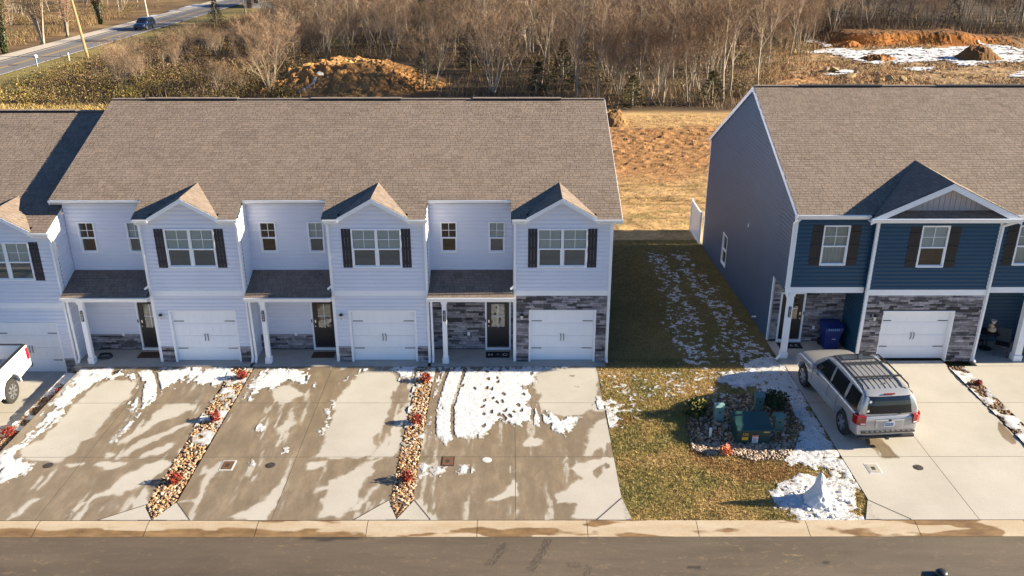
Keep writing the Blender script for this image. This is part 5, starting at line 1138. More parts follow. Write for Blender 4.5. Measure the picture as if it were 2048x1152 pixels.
def suv(label, loc, rz, paint, glassm, cat, full=True, name='parked_car', sc=1.0):
    rt = root(name, loc, label, cat, rz=rz); rt.scale = (sc, sc, sc)
    sec = lambda y, hw, zb, zt, cr=.02: [(0, y, zb), (hw*.86, y, zb), (hw*.985, y, zb+.10), (hw, y, zb+(zt-zb)*.5), (hw*.985, y, zt-.10), (hw*.93, y, zt), (hw*.5, y, zt+cr), (0, y, zt+cr*1.2)]
    AY = (-1.50, 1.48); r = .385
    body = loft('body', [sec(-2.44, .80, .50, .80, .0), sec(-2.41, .90, .42, 1.02, .01), sec(-2.34, .955, .36, 1.10), sec(-2.0, .98, .31, 1.12), sec(-1.0, .985, .29, 1.12), sec(0, .985, .29, 1.11), sec(.85, .985, .29, 1.10, .03), sec(1.1, .98, .30, 1.08, .05), sec(1.8, .965, .32, 1.02, .05), sec(2.18, .93, .35, .95, .04), sec(2.38, .86, .38, .80, .02), sec(2.44, .74, .46, .66, 0)], paint, rt, [(y, r+.02, r+.075, 1.3) for y in AY])
    MB().box(-.80, .80, -1.95, 1.95, .30, .9).build('underbody', m_arch, rt, local=True)
    zt = [(-2.36, 1.10), (-2.31, 1.38), (-2.24, 1.62), (-2.10, 1.74), (-1.5, 1.795), (-.6, 1.81), (.05, 1.79), (.35, 1.70), (.70, 1.45), (1.12, 1.11)]
    def hw(z): return .925-.20*max(0, (z-1.08))/.72
    cs = []
    for y, z in zt:
        zz = max(z, 1.105); cs.append([(0, y, 1.05), (.93, y, 1.05), (hw(1.08+(zz-1.08)*.33), y, 1.08+(zz-1.08)*.33), (hw(1.08+(zz-1.08)*.75), y, 1.08+(zz-1.08)*.75), (hw(zz)-.015, y, zz-.035*min(1, (zz-1.08)*3)), (hw(zz)-.09, y, zz), (.4, y, zz+.012), (0, y, zz+.014)])
    cab = loft('cabin', cs, paint, rt)
    ytop = lambda z, rear: np.interp(z, [q[1] for q in (zt[:5] if rear else zt[:5:-1])], [q[0] for q in (zt[:5] if rear else zt[:5:-1])])
    # side glass, four panes to a side (pillars between)
    for s in (-1, 1):
        for ya, yb, slope0, slope1 in ((-2.12, -1.42, .06, .02), (-1.28, -.42, 0, 0), (-.30, .74, 0, .50)):
            z0, z1 = 1.15, 1.66; P = lambda y, z: (s*(hw(z)+.008), y, z)
            q = [P(ya+.0, z0), P(yb, z0), P(yb-slope1, z1 if slope1 < .3 else z1-.02), P(ya+slope0, z1)]
            MB().extr(q, (-s*.012, 0, 0)).build('side_window', glassm, cab)
    wsh = MB(); n = 8
    for i in range(n):
        for j in range(5):
            f = lambda i, j: ((-1+2*i/n)*(.80-.10*j/5), np.interp(1.13+(1.70-1.13)*j/5, [1.11, 1.45, 1.70], [1.10, .70, .35])+.012-.10*abs(-1+2*i/n)**3, 1.135+(1.70-1.13)*j/5+.014)
            wsh.face([f(i, j), f(i+1, j), f(i+1, j+1), f(i, j+1)])
    wsh.build('windscreen', glassm, cab, smooth=True)
    rw = MB(); n = 10
    for i in range(n):
        for j in range(4):
            def f(i, j):
                u = -1+2*i/n; z = 1.15+.50*j/4; return (u*(.85-.12*j/4), ytop(z, True)-.032+.07*abs(u)**4, z)
            rw.face([f(i, j), f(i+1, j), f(i+1, j+1), f(i, j+1)])
    rw.build('rear_window', glassm, cab, smooth=True)
    for y in AY:
        for s in (-1, 1): wheel(rt, s*.845, y, r)
    for s in (-1, 1):
        tl = MB(); ring = [[(s*.72, -2.452, z), (s*.86, -2.43, z), (s*.955, -2.37, z), (s*.995, -2.26, z), (s*1.0, -2.16, z)] for z in (.82, .95, 1.10)]
        for a_, b_ in zip(ring, ring[1:]):
            for j in range(4): tl.face([a_[j], a_[j+1], b_[j+1], b_[j]])
        tl.face([(s*.72, -2.452, 1.10), (s*.86, -2.43, 1.10), (s*.955, -2.37, 1.10), (s*1.0, -2.16, 1.10), (s*.72, -2.2, 1.10)])
        tlo = tl.build('tail_light', m_lred, body); MB().extr([(s*.74, -2.458, .85), (s*.86, -2.438, .85), (s*.86, -2.438, .89), (s*.74, -2.458, .89)], (0, .01, 0)).build('reverse_lens', m_lens, tlo)
        MB().extr([(s*.60, 2.36, .70), (s*.86, 2.26, .72), (s*.90, 2.16, .88), (s*.62, 2.30, .88)], (0, -.06, .02)).build('headlight', m_lens, body)
        m = MB().box(s*.93 if s > 0 else -1.10, 1.10 if s > 0 else -.93, .62, .72, 1.10, 1.27).build('door_mirror', paint, rt, local=True, bevel=.03)
        MB().box(s*.93-.06, s*.93+.06, .64, .70, 1.08, 1.14).build('mirror_arm', m_plast, m)
        for y in (-.45, .42):
            MB().box(s*.985-.014, s*.985+.016, y-.11, y+.06, .985, 1.02).build('door_handle', m_chr if full else paint, body, bevel=.006)
    for s in (-1, 1):
        for y in (-1.02, -.36, .80): MB().tube([(s*.965, y, .42), (s*.9835, y, .62), (s*.9855, y, .80), (s*.970, y, 1.0), (s*.935, y, 1.10)], .005, 4).build('door_seam', m_arch, body)
    if not full: return rt
    for s in (-1, 1):
        MB().tube([(s*.69, -1.98, 1.765), (s*.70, -1.9, 1.835), (s*.70, -.8, 1.865), (s*.70, .0, 1.85), (s*.69, .10, 1.785)], .024, 8).build('roof_rail', m_plast, cab)
        MB().extr([(s*.99, -.55, .46), (s*.99, 1.0, .46), (s*.988, 1.0, .62), (s*.99, -.9, .62)], (-s*.01, 0, 0)).build('door_moulding', paint, body)
    for y in (-1.45, -.55): MB().bar((-.70, y, 1.885), (.70, y, 1.885), .075, .03).build('cross_bar', m_plast, cab)
    for x in np.linspace(-.5, .5, 7): MB().tube([(x, y, np.interp(y, [q[0] for q in zt], [q[1] for q in zt])+.010-.012*abs(x)) for y in np.linspace(-1.95, -.28, 9)], .011, 5).build('roof_rib', M('rib_shadow', (.16, .17, .18), .4, metal=.3, var=.1), cab)
    MB().extr([(-.50, -.22, 1.828), (.50, -.22, 1.828), (.47, .22, 1.772), (-.47, .22, 1.772)], (0, 0, .012)).build('sunroof', glassm, cab)
    MB().lathe([(.03, 0), (.028, .02), (.012, .03)], (.05, -1.75, 1.80), 10).build('antenna_base', m_plast, cab)
    MB().box(-.17, .17, -2.205, -2.17, 1.685, 1.715).build('brake_light', m_lred, cab)
    MB().box(-.42, .42, -2.462, -2.43, .735, .965).build('plate_recess', M('recess_silver', (.38, .38, .39), .4, metal=.4), body, bevel=.01)
    MB().box(-.44, .44, -2.470, -2.43, .955, 1.0).build('tailgate_trim', m_chr, body, bevel=.008)
    pl = MB().box(-.155, .155, -2.474, -2.462, .765, .925).build('number_plate', M('plate_pale', (.55, .60, .68), .4, var=.2, scale=20), body)
    MB().box(-.13, .13, -2.4765, -2.474, .80, .83).build('plate_band', M('plate_navy', (.03, .05, .16), .4), pl)
    for k in range(5): MB().box(-.12+k*.052, -.09+k*.052, -2.477, -2.474, .845, .895).build('plate_mark', M('plate_navy'), pl)
    MB().lathe([(.045, 0), (.045, .008)], (0, -2.482, .975), 14, 'y').build('badge', m_plast, body)
    MB().box(-.82, .82, -2.50, -2.38, .565, .60).build('bumper_step', m_plast, body, bevel=.01)
    for k in range(9): MB().box(-.70+k*.16, -.60+k*.16, -2.49, -2.40, .60, .612).build('step_tread', M('tread_grey', (.10, .095, .09), .7), body)
    MB().box(-.85, .85, -2.46, -2.30, .36, .45).build('lower_valance', m_plast, body, bevel=.02)
    MB().bar((.02, -2.345, 1.17), (.34, -2.372, 1.13), .022, .02).build('rear_wiper', m_plast, cab)
    MB().tube([(-.62, -2.40, .335), (-.62, -2.28, .335)], .035, 8).build('exhaust', m_plast, rt, local=True)
    MB().box(-.05, .05, -2.50, -2.35, .34, .42).build('tow_hitch', m_plast, rt, local=True)
    for x, z, q in ((-.60, 1.52, .045), (-.66, 1.25, .04)):
        MB().lathe([(q, 0), (q, .004)], (x, ytop(z, True)-.038, z), 10, 'y').build('window_sticker', M('sticker', (.7, .7, .7), .5, var=.3, scale=40), cab)
    MB().box(-.55, .55, 2.40, 2.455, .62, .76).build('grille', m_plast, body, bevel=.01)
    for x in (-.95,): pass
    return rt
silver = car_paint('silver_paint', (.40, .40, .405), .45)
suv('silver SUV with roof rails parked on the driveway of the navy house', (7.98, -3.42, 0.0), R(5.0), silver, car_glass('tinted_glass'), 'car', sc=1.07)
bl = root('x', (0,0,0), None, None); bpy.data.objects.remove(bl)
suv('small blue car driving on the road at the upper left', (-62.9, 117.5, -.37), R(180), car_paint('blue_paint', (.010, .026, .075), .3), car_glass('tinted_glass'), 'car', full=False, name='blue_car')

# ---- white pickup, backed up to the low garage
def pickup(loc, rz):
    white = car_paint('white_paint', (.72, .73, .76), 0.0); rt = root('pickup_truck', loc, 'white pickup truck backed up to the left garage at the picture edge', 'pickup', rz=rz)
    r = .41; AY = (-1.62, 2.05)
    def side(s):
        p = [(-2.95, .66), (-2.98, .80), (-2.96, 1.40), (-2.92, 1.44), (-.86, 1.44), (-.86, .52), (-1.08, .52)]
        for k in range(13): a = math.pi*k/12; p.append((AY[0]+.53*math.cos(a), .47+.53*math.sin(a)))
        p += [(-2.2, .60)]
        return MB().extr([(s*1.005, y, z) for y, z in p], (-s*.10, 0, 0)).build('bed_side', white, rt, local=True, bevel=.02)
    for s in (-1, 1):
        b = side(s); MB().box(min(s*.89, s*1.012), max(s*.89, s*1.012), -2.93, -.87, 1.445, 1.475).build('rail_cap', m_plast, b, bevel=.008)
        arc = MB(); arc.tube([(s*1.012, AY[0]+.55*math.cos(math.pi*k/14), .47+.55*math.sin(math.pi*k/14)) for k in range(15)], .025, 6); arc.build('arch_flare', white, b)
        t = MB().extr([(s*.985, -2.965, .92), (s*.86, -2.99, .92), (s*.86, -2.975, 1.36), (s*1.0, -2.95, 1.36)], (0, .03, 0)).build('tail_light', m_lred, b)
        MB().box(min(s*1.0, s*1.012), max(s*1.0, s*1.012), -2.955, -2.80, .92, 1.36).build('tail_lens', m_lred, b)
        text('decal', 'FX4', .15, M('decal_red', (.50, .02, .03), .4, var=.3, scale=12), rt, (s*1.007, -2.52, 1.18), (math.pi/2, 0, math.pi/2 if s > 0 else -math.pi/2), .0015).location = (s*1.007, -2.52, 1.18)
    MB().box(-.90, .90, -2.93, -.88, .82, .88).build('bed_floor', M('bed_liner', (.30, .34, .38), .7, var=.2, scale=8), rt, local=True)
    for k in range(9): MB().box(-.82+k*.19, -.72+k*.19, -2.9, -.9, .88, .895).build('bed_rib', M('bed_liner'), rt, local=True)
    MB().box(-.905, .905, -2.99, -2.92, .72, 1.42).build('tailgate', white, rt, local=True, bevel=.02)
    MB().box(-.905, .905, -2.985, -2.915, 1.425, 1.46).build('tailgate_cap', m_plast, rt, local=True, bevel=.01)
    MB().box(-.905, .905, -.90, -.86, .82, 1.44).build('bed_front', white, rt, local=True)
    MB().box(-.95, .95, -3.16, -3.0, .50, .68).build('rear_bumper', m_chr, rt, local=True, bevel=.03)
    MB().box(-.55, .55, -2.9, 2.7, .38, .66).build('chassis', m_arch, rt, local=True)
    sec = lambda y, hw, zb, zt: [(0, y, zb), (hw*.88, y, zb), (hw, y, zb+.12), (hw, y, (zb+zt)/2), (hw*.985, y, zt-.08), (hw*.94, y, zt), (0, y, zt+.03)]
    loft('cab_body', [sec(-.82, .99, .45, 1.22), sec(-.78, 1.005, .42, 1.26), sec(.5, 1.01, .42, 1.26), sec(1.1, 1.01, .42, 1.28), sec(2.0, 1.0, .44, 1.24), sec(2.7, .97, .46, 1.16), sec(2.95, .90, .48, 1.05), sec(3.0, .8, .52, .95)], white, rt, [(AY[1], .47, .53, 1.4)])
    cs = []
    for y, z in ((-.82, 1.25), (-.76, 1.75), (-.62, 1.90), (.1, 1.94), (.5, 1.90), (.75, 1.75), (1.2, 1.28)):
        zz = max(z, 1.27); h = lambda q: .96-.17*(q-1.25)/.65; cs.append([(0, y, 1.2), (.97, y, 1.2), (h(1.25+(zz-1.25)*.4), y, 1.25+(zz-1.25)*.4), (h(zz)-.01, y, zz-.05*min(1, (zz-1.25)*4)), (h(zz)-.1, y, zz), (0, y, zz+.015)])
    cab = loft('cabin', cs, white, rt); g = car_glass('tinted_glass')
    for s in (-1, 1):
        for ya, yb, k in ((-.70, .05, 0), (.12, .98, .42)):
            h = lambda q: .968-.17*(q-1.25)/.65; MB().extr([(s*h(1.32), ya, 1.32), (s*h(1.32), yb, 1.32), (s*h(1.78), yb-k, 1.78), (s*h(1.78), ya, 1.78)], (-s*.012, 0, 0)).build('side_window', g, cab)
        MB().box(min(s*.55, s*.9), max(s*.55, s*.9), 2.93, 3.0, .85, 1.05).build('headlight', m_lens, rt, local=True, bevel=.02)
        MB().box(min(s*.98, s*1.02), max(s*.98, s*1.02), -.7, 1.5, .34, .42).build('running_board', m_plast, rt, local=True, bevel=.01)
    MB().extr([(-.72, -.835, 1.34), (.72, -.835, 1.34), (.66, -.775, 1.74), (-.66, -.775, 1.74)], (0, .01, 0)).build('rear_window', g, cab)
    MB().extr([(-.80, 1.20, 1.32), (.80, 1.20, 1.32), (.68, .80, 1.76), (-.68, .80, 1.76)], (0, -.01, .01)).build('windscreen', g, cab)
    for y in AY:
        for s in (-1, 1): wheel(rt, s*.86, y, r, .27, 8)
    return rt
pk = pickup((-22.18, -4.45, -.275), R(180)); pk.rotation_euler = (R(-3.0), 0, R(180)); pk.scale = (1.06, 1.06, 1.06)

# ================================================================== THINGS ON THE LOTS
# transformer and pedestals
m_xf = M('transformer_green', (.012, .050, .048), .45, var=.15, scale=4); m_ped = M('pedestal_green', (.085, .165, .150), .55, var=.12, scale=4)
zg = lambda x, y: float(zl(np.array([x]), np.array([y]))[0])
xf = root('transformer_box', (4.1, -5.25, zg(4.1, -5.25)), 'large dark green electrical transformer box in the rock bed', 'utility box')
b = MB().box(3.58, 4.64, -5.74, -4.92, -.04, .46).build('cabinet', m_xf, xf, bevel=.015)
MB().extr([(3.53, -5.79, .46), (3.53, -5.79, .51), (3.53, -5.58, .59), (3.53, -4.88, .70), (3.53, -4.88, .46)], (1.16, 0, 0)).build('lid', m_xf, xf, bevel=.02)
MB().box(4.10, 4.115, -5.75, -5.74, .02, .46).build('door_seam', m_black, b)
MB().box(4.06, 4.25, -5.752, -5.741, .02, .31).build('warning_label', M('label_white', (.62, .62, .66), .5, var=.2, scale=30), xf)
MB().box(4.06, 4.25, -5.7555, -5.7525, .265, .31).build('label_band', M('label_orange', (.75, .16, .02), .5, var=.1), xf)
for k in range(4): MB().box(4.09, 4.22-.03*(k % 2), -5.7555, -5.7525, .06+k*.045, .08+k*.045).build('label_line', M('label_grey', (.25, .26, .32), .6), xf)
text('stencil', '100', .14, M('stencil_yellow', (.75, .40, .02), .5), xf, (3.83, -5.743, .33), (math.pi/2, 0, 0))
MB().box(3.73, 3.93, -5.746, -5.741, .13, .24).build('yellow_tag', M('stencil_yellow'), xf)
MB().box(4.40, 4.60, -5.746, -5.741, .405, .44).build('id_strip', M('strip_yellow', (.65, .45, .15), .5), xf)
for k, (x, y, h, lab) in enumerate(((3.31, -4.25, .62, 'lighter green utility pedestal left of the transformer'), (4.84, -3.55, .62, 'green utility pedestal behind the transformer'), (5.14, -4.86, .58, 'green utility pedestal right of the transformer'))):
    p = root('utility_pedestal', (x, y, zg(x, y)), lab, 'utility box', 'green pedestals in the rock bed')
    z = zg(x, y); c = MB().box(x-.15, x+.15, y-.13, y+.13, -.03+z, h*.88+z).build('pedestal_body', M('pedestal_pale', (.20, .33, .30), .5, var=.12, scale=4) if k == 0 else m_ped, p, bevel=.02)
    MB().extr([(x-.165, y-.145, z+h*.86), (x-.165, y-.145, z+h*.90), (x-.165, y-.02, z+h), (x-.165, y+.145, z+h), (x-.165, y+.145, z+h*.86)], (.33, 0, 0)).build('pedestal_cap', m_ped if k else MATS['pedestal_pale'], p, bevel=.015)
    MB().box(x-.03, x+.03, y-.137, y-.131, z+h*.55, z+h*.65).build('latch', m_plast, p)
mk = tag(MB().tube([(2.82, -5.30, -.02), (2.82, -5.30, .30)], .045, 10).build('marker_post', m_trim), 'short white pipe marker standing in the rock bed', 'marker')
# snowman
def snowman():
    rg2 = np.random.default_rng(3); n, k = 72, 60; V = []; F = []
    prof = [(.66, -.03), (.60, .05), (.54, .16), (.47, .27), (.40, .36), (.34, .44), (.285, .52), (.24, .60), (.215, .66), (.21, .72), (.19, .79), (.15, .86), (.10, .93), (.05, .985), (.005, 1.01)]
    h = np.linspace(0, len(prof)-1, k); pr = np.array(prof); rr = np.interp(h, range(len(prof)), pr[:, 0]); zz = np.interp(h, range(len(prof)), pr[:, 1])
    A = np.linspace(0, 2*np.pi, n, endpoint=False); AA, RR = np.meshgrid(A, rr); _, ZZ = np.meshgrid(A, zz)
    j = 1+.34*fbm(np.cos(AA)*2.2+5, np.sin(AA)*2.2+ZZ*4, 33, 4); j = j+.16*fbm(np.cos(AA)*7+5, np.sin(AA)*7+ZZ*11, 35, 4); x = 5.18+RR*j*np.cos(AA)*.68; y = -8.80+RR*j*np.sin(AA)*.64; z = ZZ+zg(5.18, -8.8)+.05*fbm(x*5, y*5+ZZ*6, 9)
    V = np.stack([x, y, z], -1).reshape(-1, 3); F = []
    for i in range(k-1):
        for q in range(n): F.append((i*n+q, i*n+(q+1) % n, (i+1)*n+(q+1) % n, (i+1)*n+q))
    return tag(npmesh('snowman', V, F, m_snow, smooth=True, attrs={'depth': np.ones(len(V))}), 'half melted cone-shaped snowman on the lawn corner by the street', 'snowman')
snowman()
# crumbled lumps round its foot
lv = []; lf = []; lo_ = 0; rgl = np.random.default_rng(21)
for k in range(90):
    v, f = ROCKS[k % 6]; a = rgl.uniform(0, 6.28); r_ = .35+abs(rgl.normal(0, .38)); px, py = 5.18+r_*np.cos(a), -8.8+.8*r_*np.sin(a)
    if py < -9.55 or px > 6.5: continue
    lv.append(v*rgl.uniform(.05, .19)+np.array([px, py, zg(px, py)+.045])); lf.append(f+lo_); lo_ += 12
tag(npmesh('snow_lumps', np.concatenate(lv), np.concatenate(lf), m_snow, smooth=True, attrs={'depth': np.ones(lo_)}), 'crumbled snow lumps round the foot of the snowman', 'snow', kind='stuff')
# wheelie bin
def bin_():
    x, y = 8.83, 1.18; m_b = M('bin_blue', (.003, .020, .150), .4, var=.12, scale=5); rt = root('wheelie_bin', (x, y, 0), 'dark blue wheelie bin standing in the porch of the navy house', 'bin')
    q = lambda w, d, z: [(x-w, y-d, z), (x+w, y-d, z), (x+w, y+d, z), (x-w, y+d, z)]
    mb = MB(); rings = [q(.25, .27, .04), q(.27, .29, .45), q(.335, .36, .86), q(.35, .375, .87), q(.35, .375, .98)]
    for a, b in zip(rings, rings[1:]):
        for i in range(4): mb.face([a[i], a[(i+1) % 4], b[(i+1) % 4], b[i]])
    mb.face(rings[0][::-1]); mb.face(rings[-1]); bd = mb.build('bin_body', m_b, rt, bevel=.02)
    lid = MB(); lid.extr([(x-.37, y-.42, .985), (x-.37, y-.42, 1.01), (x-.37, y-.1, 1.09), (x-.37, y+.3, 1.08), (x-.37, y+.40, .985)], (.74, 0, 0)); lid.build('bin_lid', m_b, rt, bevel=.025)
    for s in (-1, 1): MB().lathe([(.13, -.03), (.13, .03)], (x+s*.29, y+.27, .13), 16, 'x').build('bin_wheel', m_plast, rt)
    MB().tube([(x-.25, y+.40, 1.0), (x-.25, y+.47, 1.0), (x+.25, y+.47, 1.0), (x+.25, y+.40, 1.0)], .018, 8).build('bin_handle', m_b, rt)
    lt = M('bin_print', (.05, .30, .62), .5, var=.3, scale=20)
    for k in range(6): MB().box(x-.22+k*.075, x-.18+k*.075, y-.385, y-.376, .885, .965).build('bin_print', lt, bd)
    MB().box(x-.02, x+.12, y-.302, y-.29, .48, .505).build('white_stripe', m_num, bd); 
    return rt
bin_()
# doormats
def mat_(x, y, w, d, z, label, m, letters=()):
    rt = root('doormat', (x, y, z), label, 'doormat', 'doormats on the porches'); o = MB().box(x-w/2, x+w/2, y-d/2, y+d/2, z, z+.016).build('mat_pile', m, rt, bevel=.006)
    for t, dx, s in letters: text('letter', t, s, m_num, None, (x+dx, y-.02, z+.0175), (0, 0, 0), .001).parent = o
    return rt
m_brown = M('coir_brown', (.085, .045, .025), .95, var=.3, scale=30); m_bmat = M('mat_black', (.014, .013, .014), .9, var=.3, scale=30)
mat_(-4.17, .52, .92, .50, .006, 'black doormat with white letters before the stone-fronted end unit', m_bmat, (('H', -.28, .26), ('O', .28, .26), ('*', .0, .2)))
mat_(-10.9, .52, .86, .50, .006, 'brown doormat at the door of the middle pale unit', m_brown)
mat_(-17.6, .52, .86, .50, .006, 'brown doormat at the door of the left pale unit beside the garden hose', m_brown)
mat_(7.35, 1.30, .92, .50, .006, 'black doormat with pale letters on the navy house porch', m_bmat, (('A', .05, .2), ('C', .25, .2), ('H', -.2, .2)))
hs = MB()
for k in range(3):
    hs.tube([(-19.25+(.26-.02*k)*math.cos(a), .35+(.22-.02*k)*math.sin(a), .03+.04*k+.01*math.sin(3*a)) for a in np.linspace(0, 2*math.pi, 26)], .016, 6, cap=False)
tag(hs.build('garden_hose', M('hose_dark', (.015, .03, .025), .5)), 'dark coiled garden hose behind the left porch post', 'hose')
# porch table, chairs and figurine on the far right porch
m_pt = M('patio_black', (.014, .015, .020), .5, var=.2)
pt = root('porch_table', (14.95, 1.05, 0), 'small dark round table on the far right porch', 'table')
MB().lathe([(.40, .70), (.41, .72), (.38, .735)], (14.95, 1.05, 0), 24).build('table_top', m_pt, pt); MB().tube([(14.95, 1.05, .03), (14.95, 1.05, .70)], .03, 8).build('table_stem', m_pt, pt); MB().lathe([(.24, .006), (.22, .03), (.04, .05)], (14.95, 1.05, 0), 16).build('table_base', m_pt, pt)
for (cx, cy, a, lab) in ((14.42, .95, R(-65), 'dark porch chair left of the small table on the far right'), (15.28, .55, R(150), 'dark porch chair in front of the small table on the far right')):
    c = root('porch_chair', (cx, cy, 0), lab, 'chair', 'porch chairs', rz=a)
    MB().box(-.24, .24, -.24, .24, .42, .46).build('seat', m_pt, c, local=True, bevel=.01)
    MB().extr([(-.24, -.22, .48), (.24, -.22, .48), (.24, -.36, .98), (-.24, -.36, .98)], (0, .025, 0)).build('backrest', m_pt, c, local=True)
    for sx in (-1, 1):
        for sy in (-1, 1): MB().bar((sx*.21, sy*.20, .42), (sx*.24, sy*.26, .005), .035).build('leg', m_pt, c, local=True)
        MB().tube([(sx*.25, .20, .44), (sx*.27, .20, .64), (sx*.27, -.26, .66)], .016, 6).build('armrest', m_pt, c, local=True)
fg = root('figurine', (15.02, 1.02, .736), 'cream stacked figurine with dark red trim on the small porch table', 'figurine')
m_cr = M('cream_ceramic', (.62, .48, .32), .5, var=.1)
MB().lathe([(.05, 0), (.15, .04), (.17, .11), (.13, .19), (.06, .23)], (15.02, 1.02, .738), 16).build('lower_ball', m_cr, fg, smooth=True); MB().lathe([(.05, .21), (.11, .25), (.115, .31), (.06, .37)], (15.0, 1.02, .738), 14).build('middle_ball', m_cr, fg, smooth=True); MB().lathe([(.03, .35), (.07, .39), (.08, .43), (.11, .50), (.0, .47)], (15.04, 1.02, .738), 10).build('head', M('cream_pale', (.7, .62, .55), .5), fg); MB().lathe([(.07, .30), (.125, .31), (.06, .345)], (15.06, 1.0, .738), 12).build('scarf', M('scarf_red', (.25, .03, .02), .7), fg)
# street lamp on the near side of the street: only its top shows
lp = root('street_lamp', (3.72, -17.66, -.1), 'black street lamp head peeking in at the bottom right edge', 'street lamp')
MB().tube([(3.72, -17.66, -.1), (3.72, -17.66, .2), (3.72, -17.66, 4.8)], [.10, .07, .05], 10).build('lamp_pole', m_black, lp); MB().box(3.50, 3.74, -17.78, -17.55, 4.86, 4.97).build('lamp_head', m_black, lp, bevel=.02); MB().lathe([(.03, 4.8), (.06, 4.85), (.10, 4.93), (.105, 5.02), (.07, 5.06)], (3.80, -17.66, 0), 18).build('lamp_dome', m_black, lp, smooth=True)
# white fence panel behind the navy house
fn = root('fence_panel', (6.45, 15.5, -.58), 'white vinyl privacy fence panel behind the navy house', 'fence')
for y in (14.62, 17.0): MB().box(6.38, 6.50, y-.06, y+.06, -.62, 1.30).build('fence_post', m_alum, fn, bevel=.01)
for z in (-.50, 1.12): MB().box(6.40, 6.48, 14.68, 16.94, z, z+.12).build('fence_rail', m_alum, fn)
for k in range(14): MB().box(6.425, 6.455, 14.69+k*.16, 14.69+k*.16+.156, -.38, 1.12).build('fence_board', m_alum, fn)
# covers set into the driveways
m_iron = M('cast_iron', (.035, .028, .024), .7, var=.3, scale=20, bump=.5, bscale=40); m_rust = M('rusty_iron', (.12, .055, .025), .8, var=.4, scale=20)
LAB = ['open dark meter pit cover on the end unit driveway', 'round cleanout lid on the end unit driveway', 'rectangular meter cover on the middle driveway', 'round cleanout lid low on the middle driveway', 'dark oval lid on the left driveway of the pale row', 'round lid in the snow near the middle garage', 'round lid in the snow near the left garage', 'pale meter cover on the navy house driveway', 'round drain lid on the navy house driveway']
for k, (x, y) in enumerate(LIDS):
    if k in (0, 2, 7):
        rt = root('meter_cover', (x, y, 0), LAB[k], 'cover', 'covers set into the driveways')
        MB().box(x-.21, x+.21, y-.27, y+.27, -.05, .008).build('cover_frame', m_iron if k == 0 else M('cover_grey', (.24, .21, .17), .8, var=.2), rt, bevel=.01)
        MB().box(x-.165, x+.165, y-.22, y+.22, .006, .014).build('cover_lid', m_rust if k != 7 else M('cover_pale', (.33, .30, .26), .8), rt)
        MB().box(x-.05, x+.05, y-.08, y+.08, .013, .02).build('reader_lid', m_iron, rt)
    else:
        rt = root('cleanout_lid', (x, y, 0), LAB[k], 'cover', 'covers set into the driveways')
        MB().lathe([(.15, -.02), (.15, .006), (.125, .010), (.12, .004)], (x, y, 0), 22).build('lid_ring', m_iron if k != 1 else M('cover_grey'), rt); MB().lathe([(.115, -.01), (.115, .009), (.03, .012)], (x, y, 0), 18).build('lid_plate', m_iron if k != 1 else M('cover_grey'), rt)

# ================================================================== SHRUBS
m_leaf = vmat('leaf', .6, 0, 1, .15, 20, .3)
def leaf_cloud(c, rx, rz, n, size, cols, rg, flat=.3):
    """little leaf quads spread through a lumpy volume"""
    u = rg.normal(size=(n, 3)); u /= np.linalg.norm(u, axis=1, keepdims=True); r = rg.uniform(.35, 1.0, (n, 1))**.55
    lump = 1+.28*np.sin(u[:, :1]*5+c[0]*7)*np.cos(u[:, 1:2]*5+c[1]*3); p = u*r*lump*np.array([rx, rx, rz]); p[:, 2] = np.maximum(p[:, 2], -rz*.8); p = p+np.array(c)
    a = rg.normal(size=(n, 3)); a /= np.linalg.norm(a, axis=1, keepdims=True); b = np.cross(a, rg.normal(size=(n, 3))); b /= np.linalg.norm(b, axis=1, keepdims=True)
    s = size*rg.uniform(.6, 1.4, (n, 1)); V = np.stack([p-a*s, p+b*s*.45, p+a*s, p-b*s*.45], 1).reshape(-1, 3); F = np.arange(4*n).reshape(-1, 4)
    cc = np.array(cols)[rg.integers(len(cols), size=n)]*rg.uniform(.6, 1.4, (n, 1)); return V, F, np.repeat(cc, 4, axis=0)
REDS = [(.32, .026, .020), (.22, .018, .016), (.38, .060, .024), (.16, .018, .018), (.14, .06, .025)]
def shrub(x, y, z, r, h, n, size, cols, label, group=None, cat='shrub', name='red_shrub'):
    rt = root(name, (x, y, z), label, cat, group); rg3 = np.random.default_rng(int(abs(x*131+y*77)*10) % 100000)
    V, F, C = leaf_cloud((x, y, z+h*.55), r, h*.5, n, size, cols, rg3); npmesh('foliage', V, F, m_leaf, rt, cols=C)
    st = MB()
    for k in range(7): a = k*.9; st.tube([(x, y, z-.02), (x+math.cos(a)*r*.3, y+math.sin(a)*r*.3, z+h*.35), (x+math.cos(a)*r*.7, y+math.sin(a)*r*.7, z+h*.8)], [.014, .010, .004], 5)
    st.build('stems', M('twig', (.10, .06, .04), .9), rt)
    return rt
rl = ['red shrub at the top of the gravel strip between the left and middle driveways', 'red shrub halfway down the gravel strip between the left and middle driveways', 'red shrub low in the gravel strip between the left and middle driveways', 'dark red shrub at the top of the shaded strip beside the pickup', 'orange red shrub at the left picture edge below the pickup', 'red shrub at the top of the gravel strip beside the end unit driveway', 'red shrub halfway down the gravel strip beside the end unit driveway', 'red shrub low in the gravel strip beside the end unit driveway', 'small dark red shrub in the gravel strip right of the navy garage']
for k, (x, y) in enumerate(RED):
    s = {3: .7, 8: .6}.get(k, 1.0); zz = float(zs[0 if k in (3, 4) else (3 if k == 8 else 1)](np.array([x]), np.array([y]))[0])
    shrub(x, y, zz, .20*s, .34*s, int(380*s), .038, REDS if k != 3 else REDS[1:2]+REDS[3:4], rl[k], 'red shrubs in the gravel strips')
GRN = [(.030, .050, .018), (.020, .036, .016), (.055, .075, .020)]
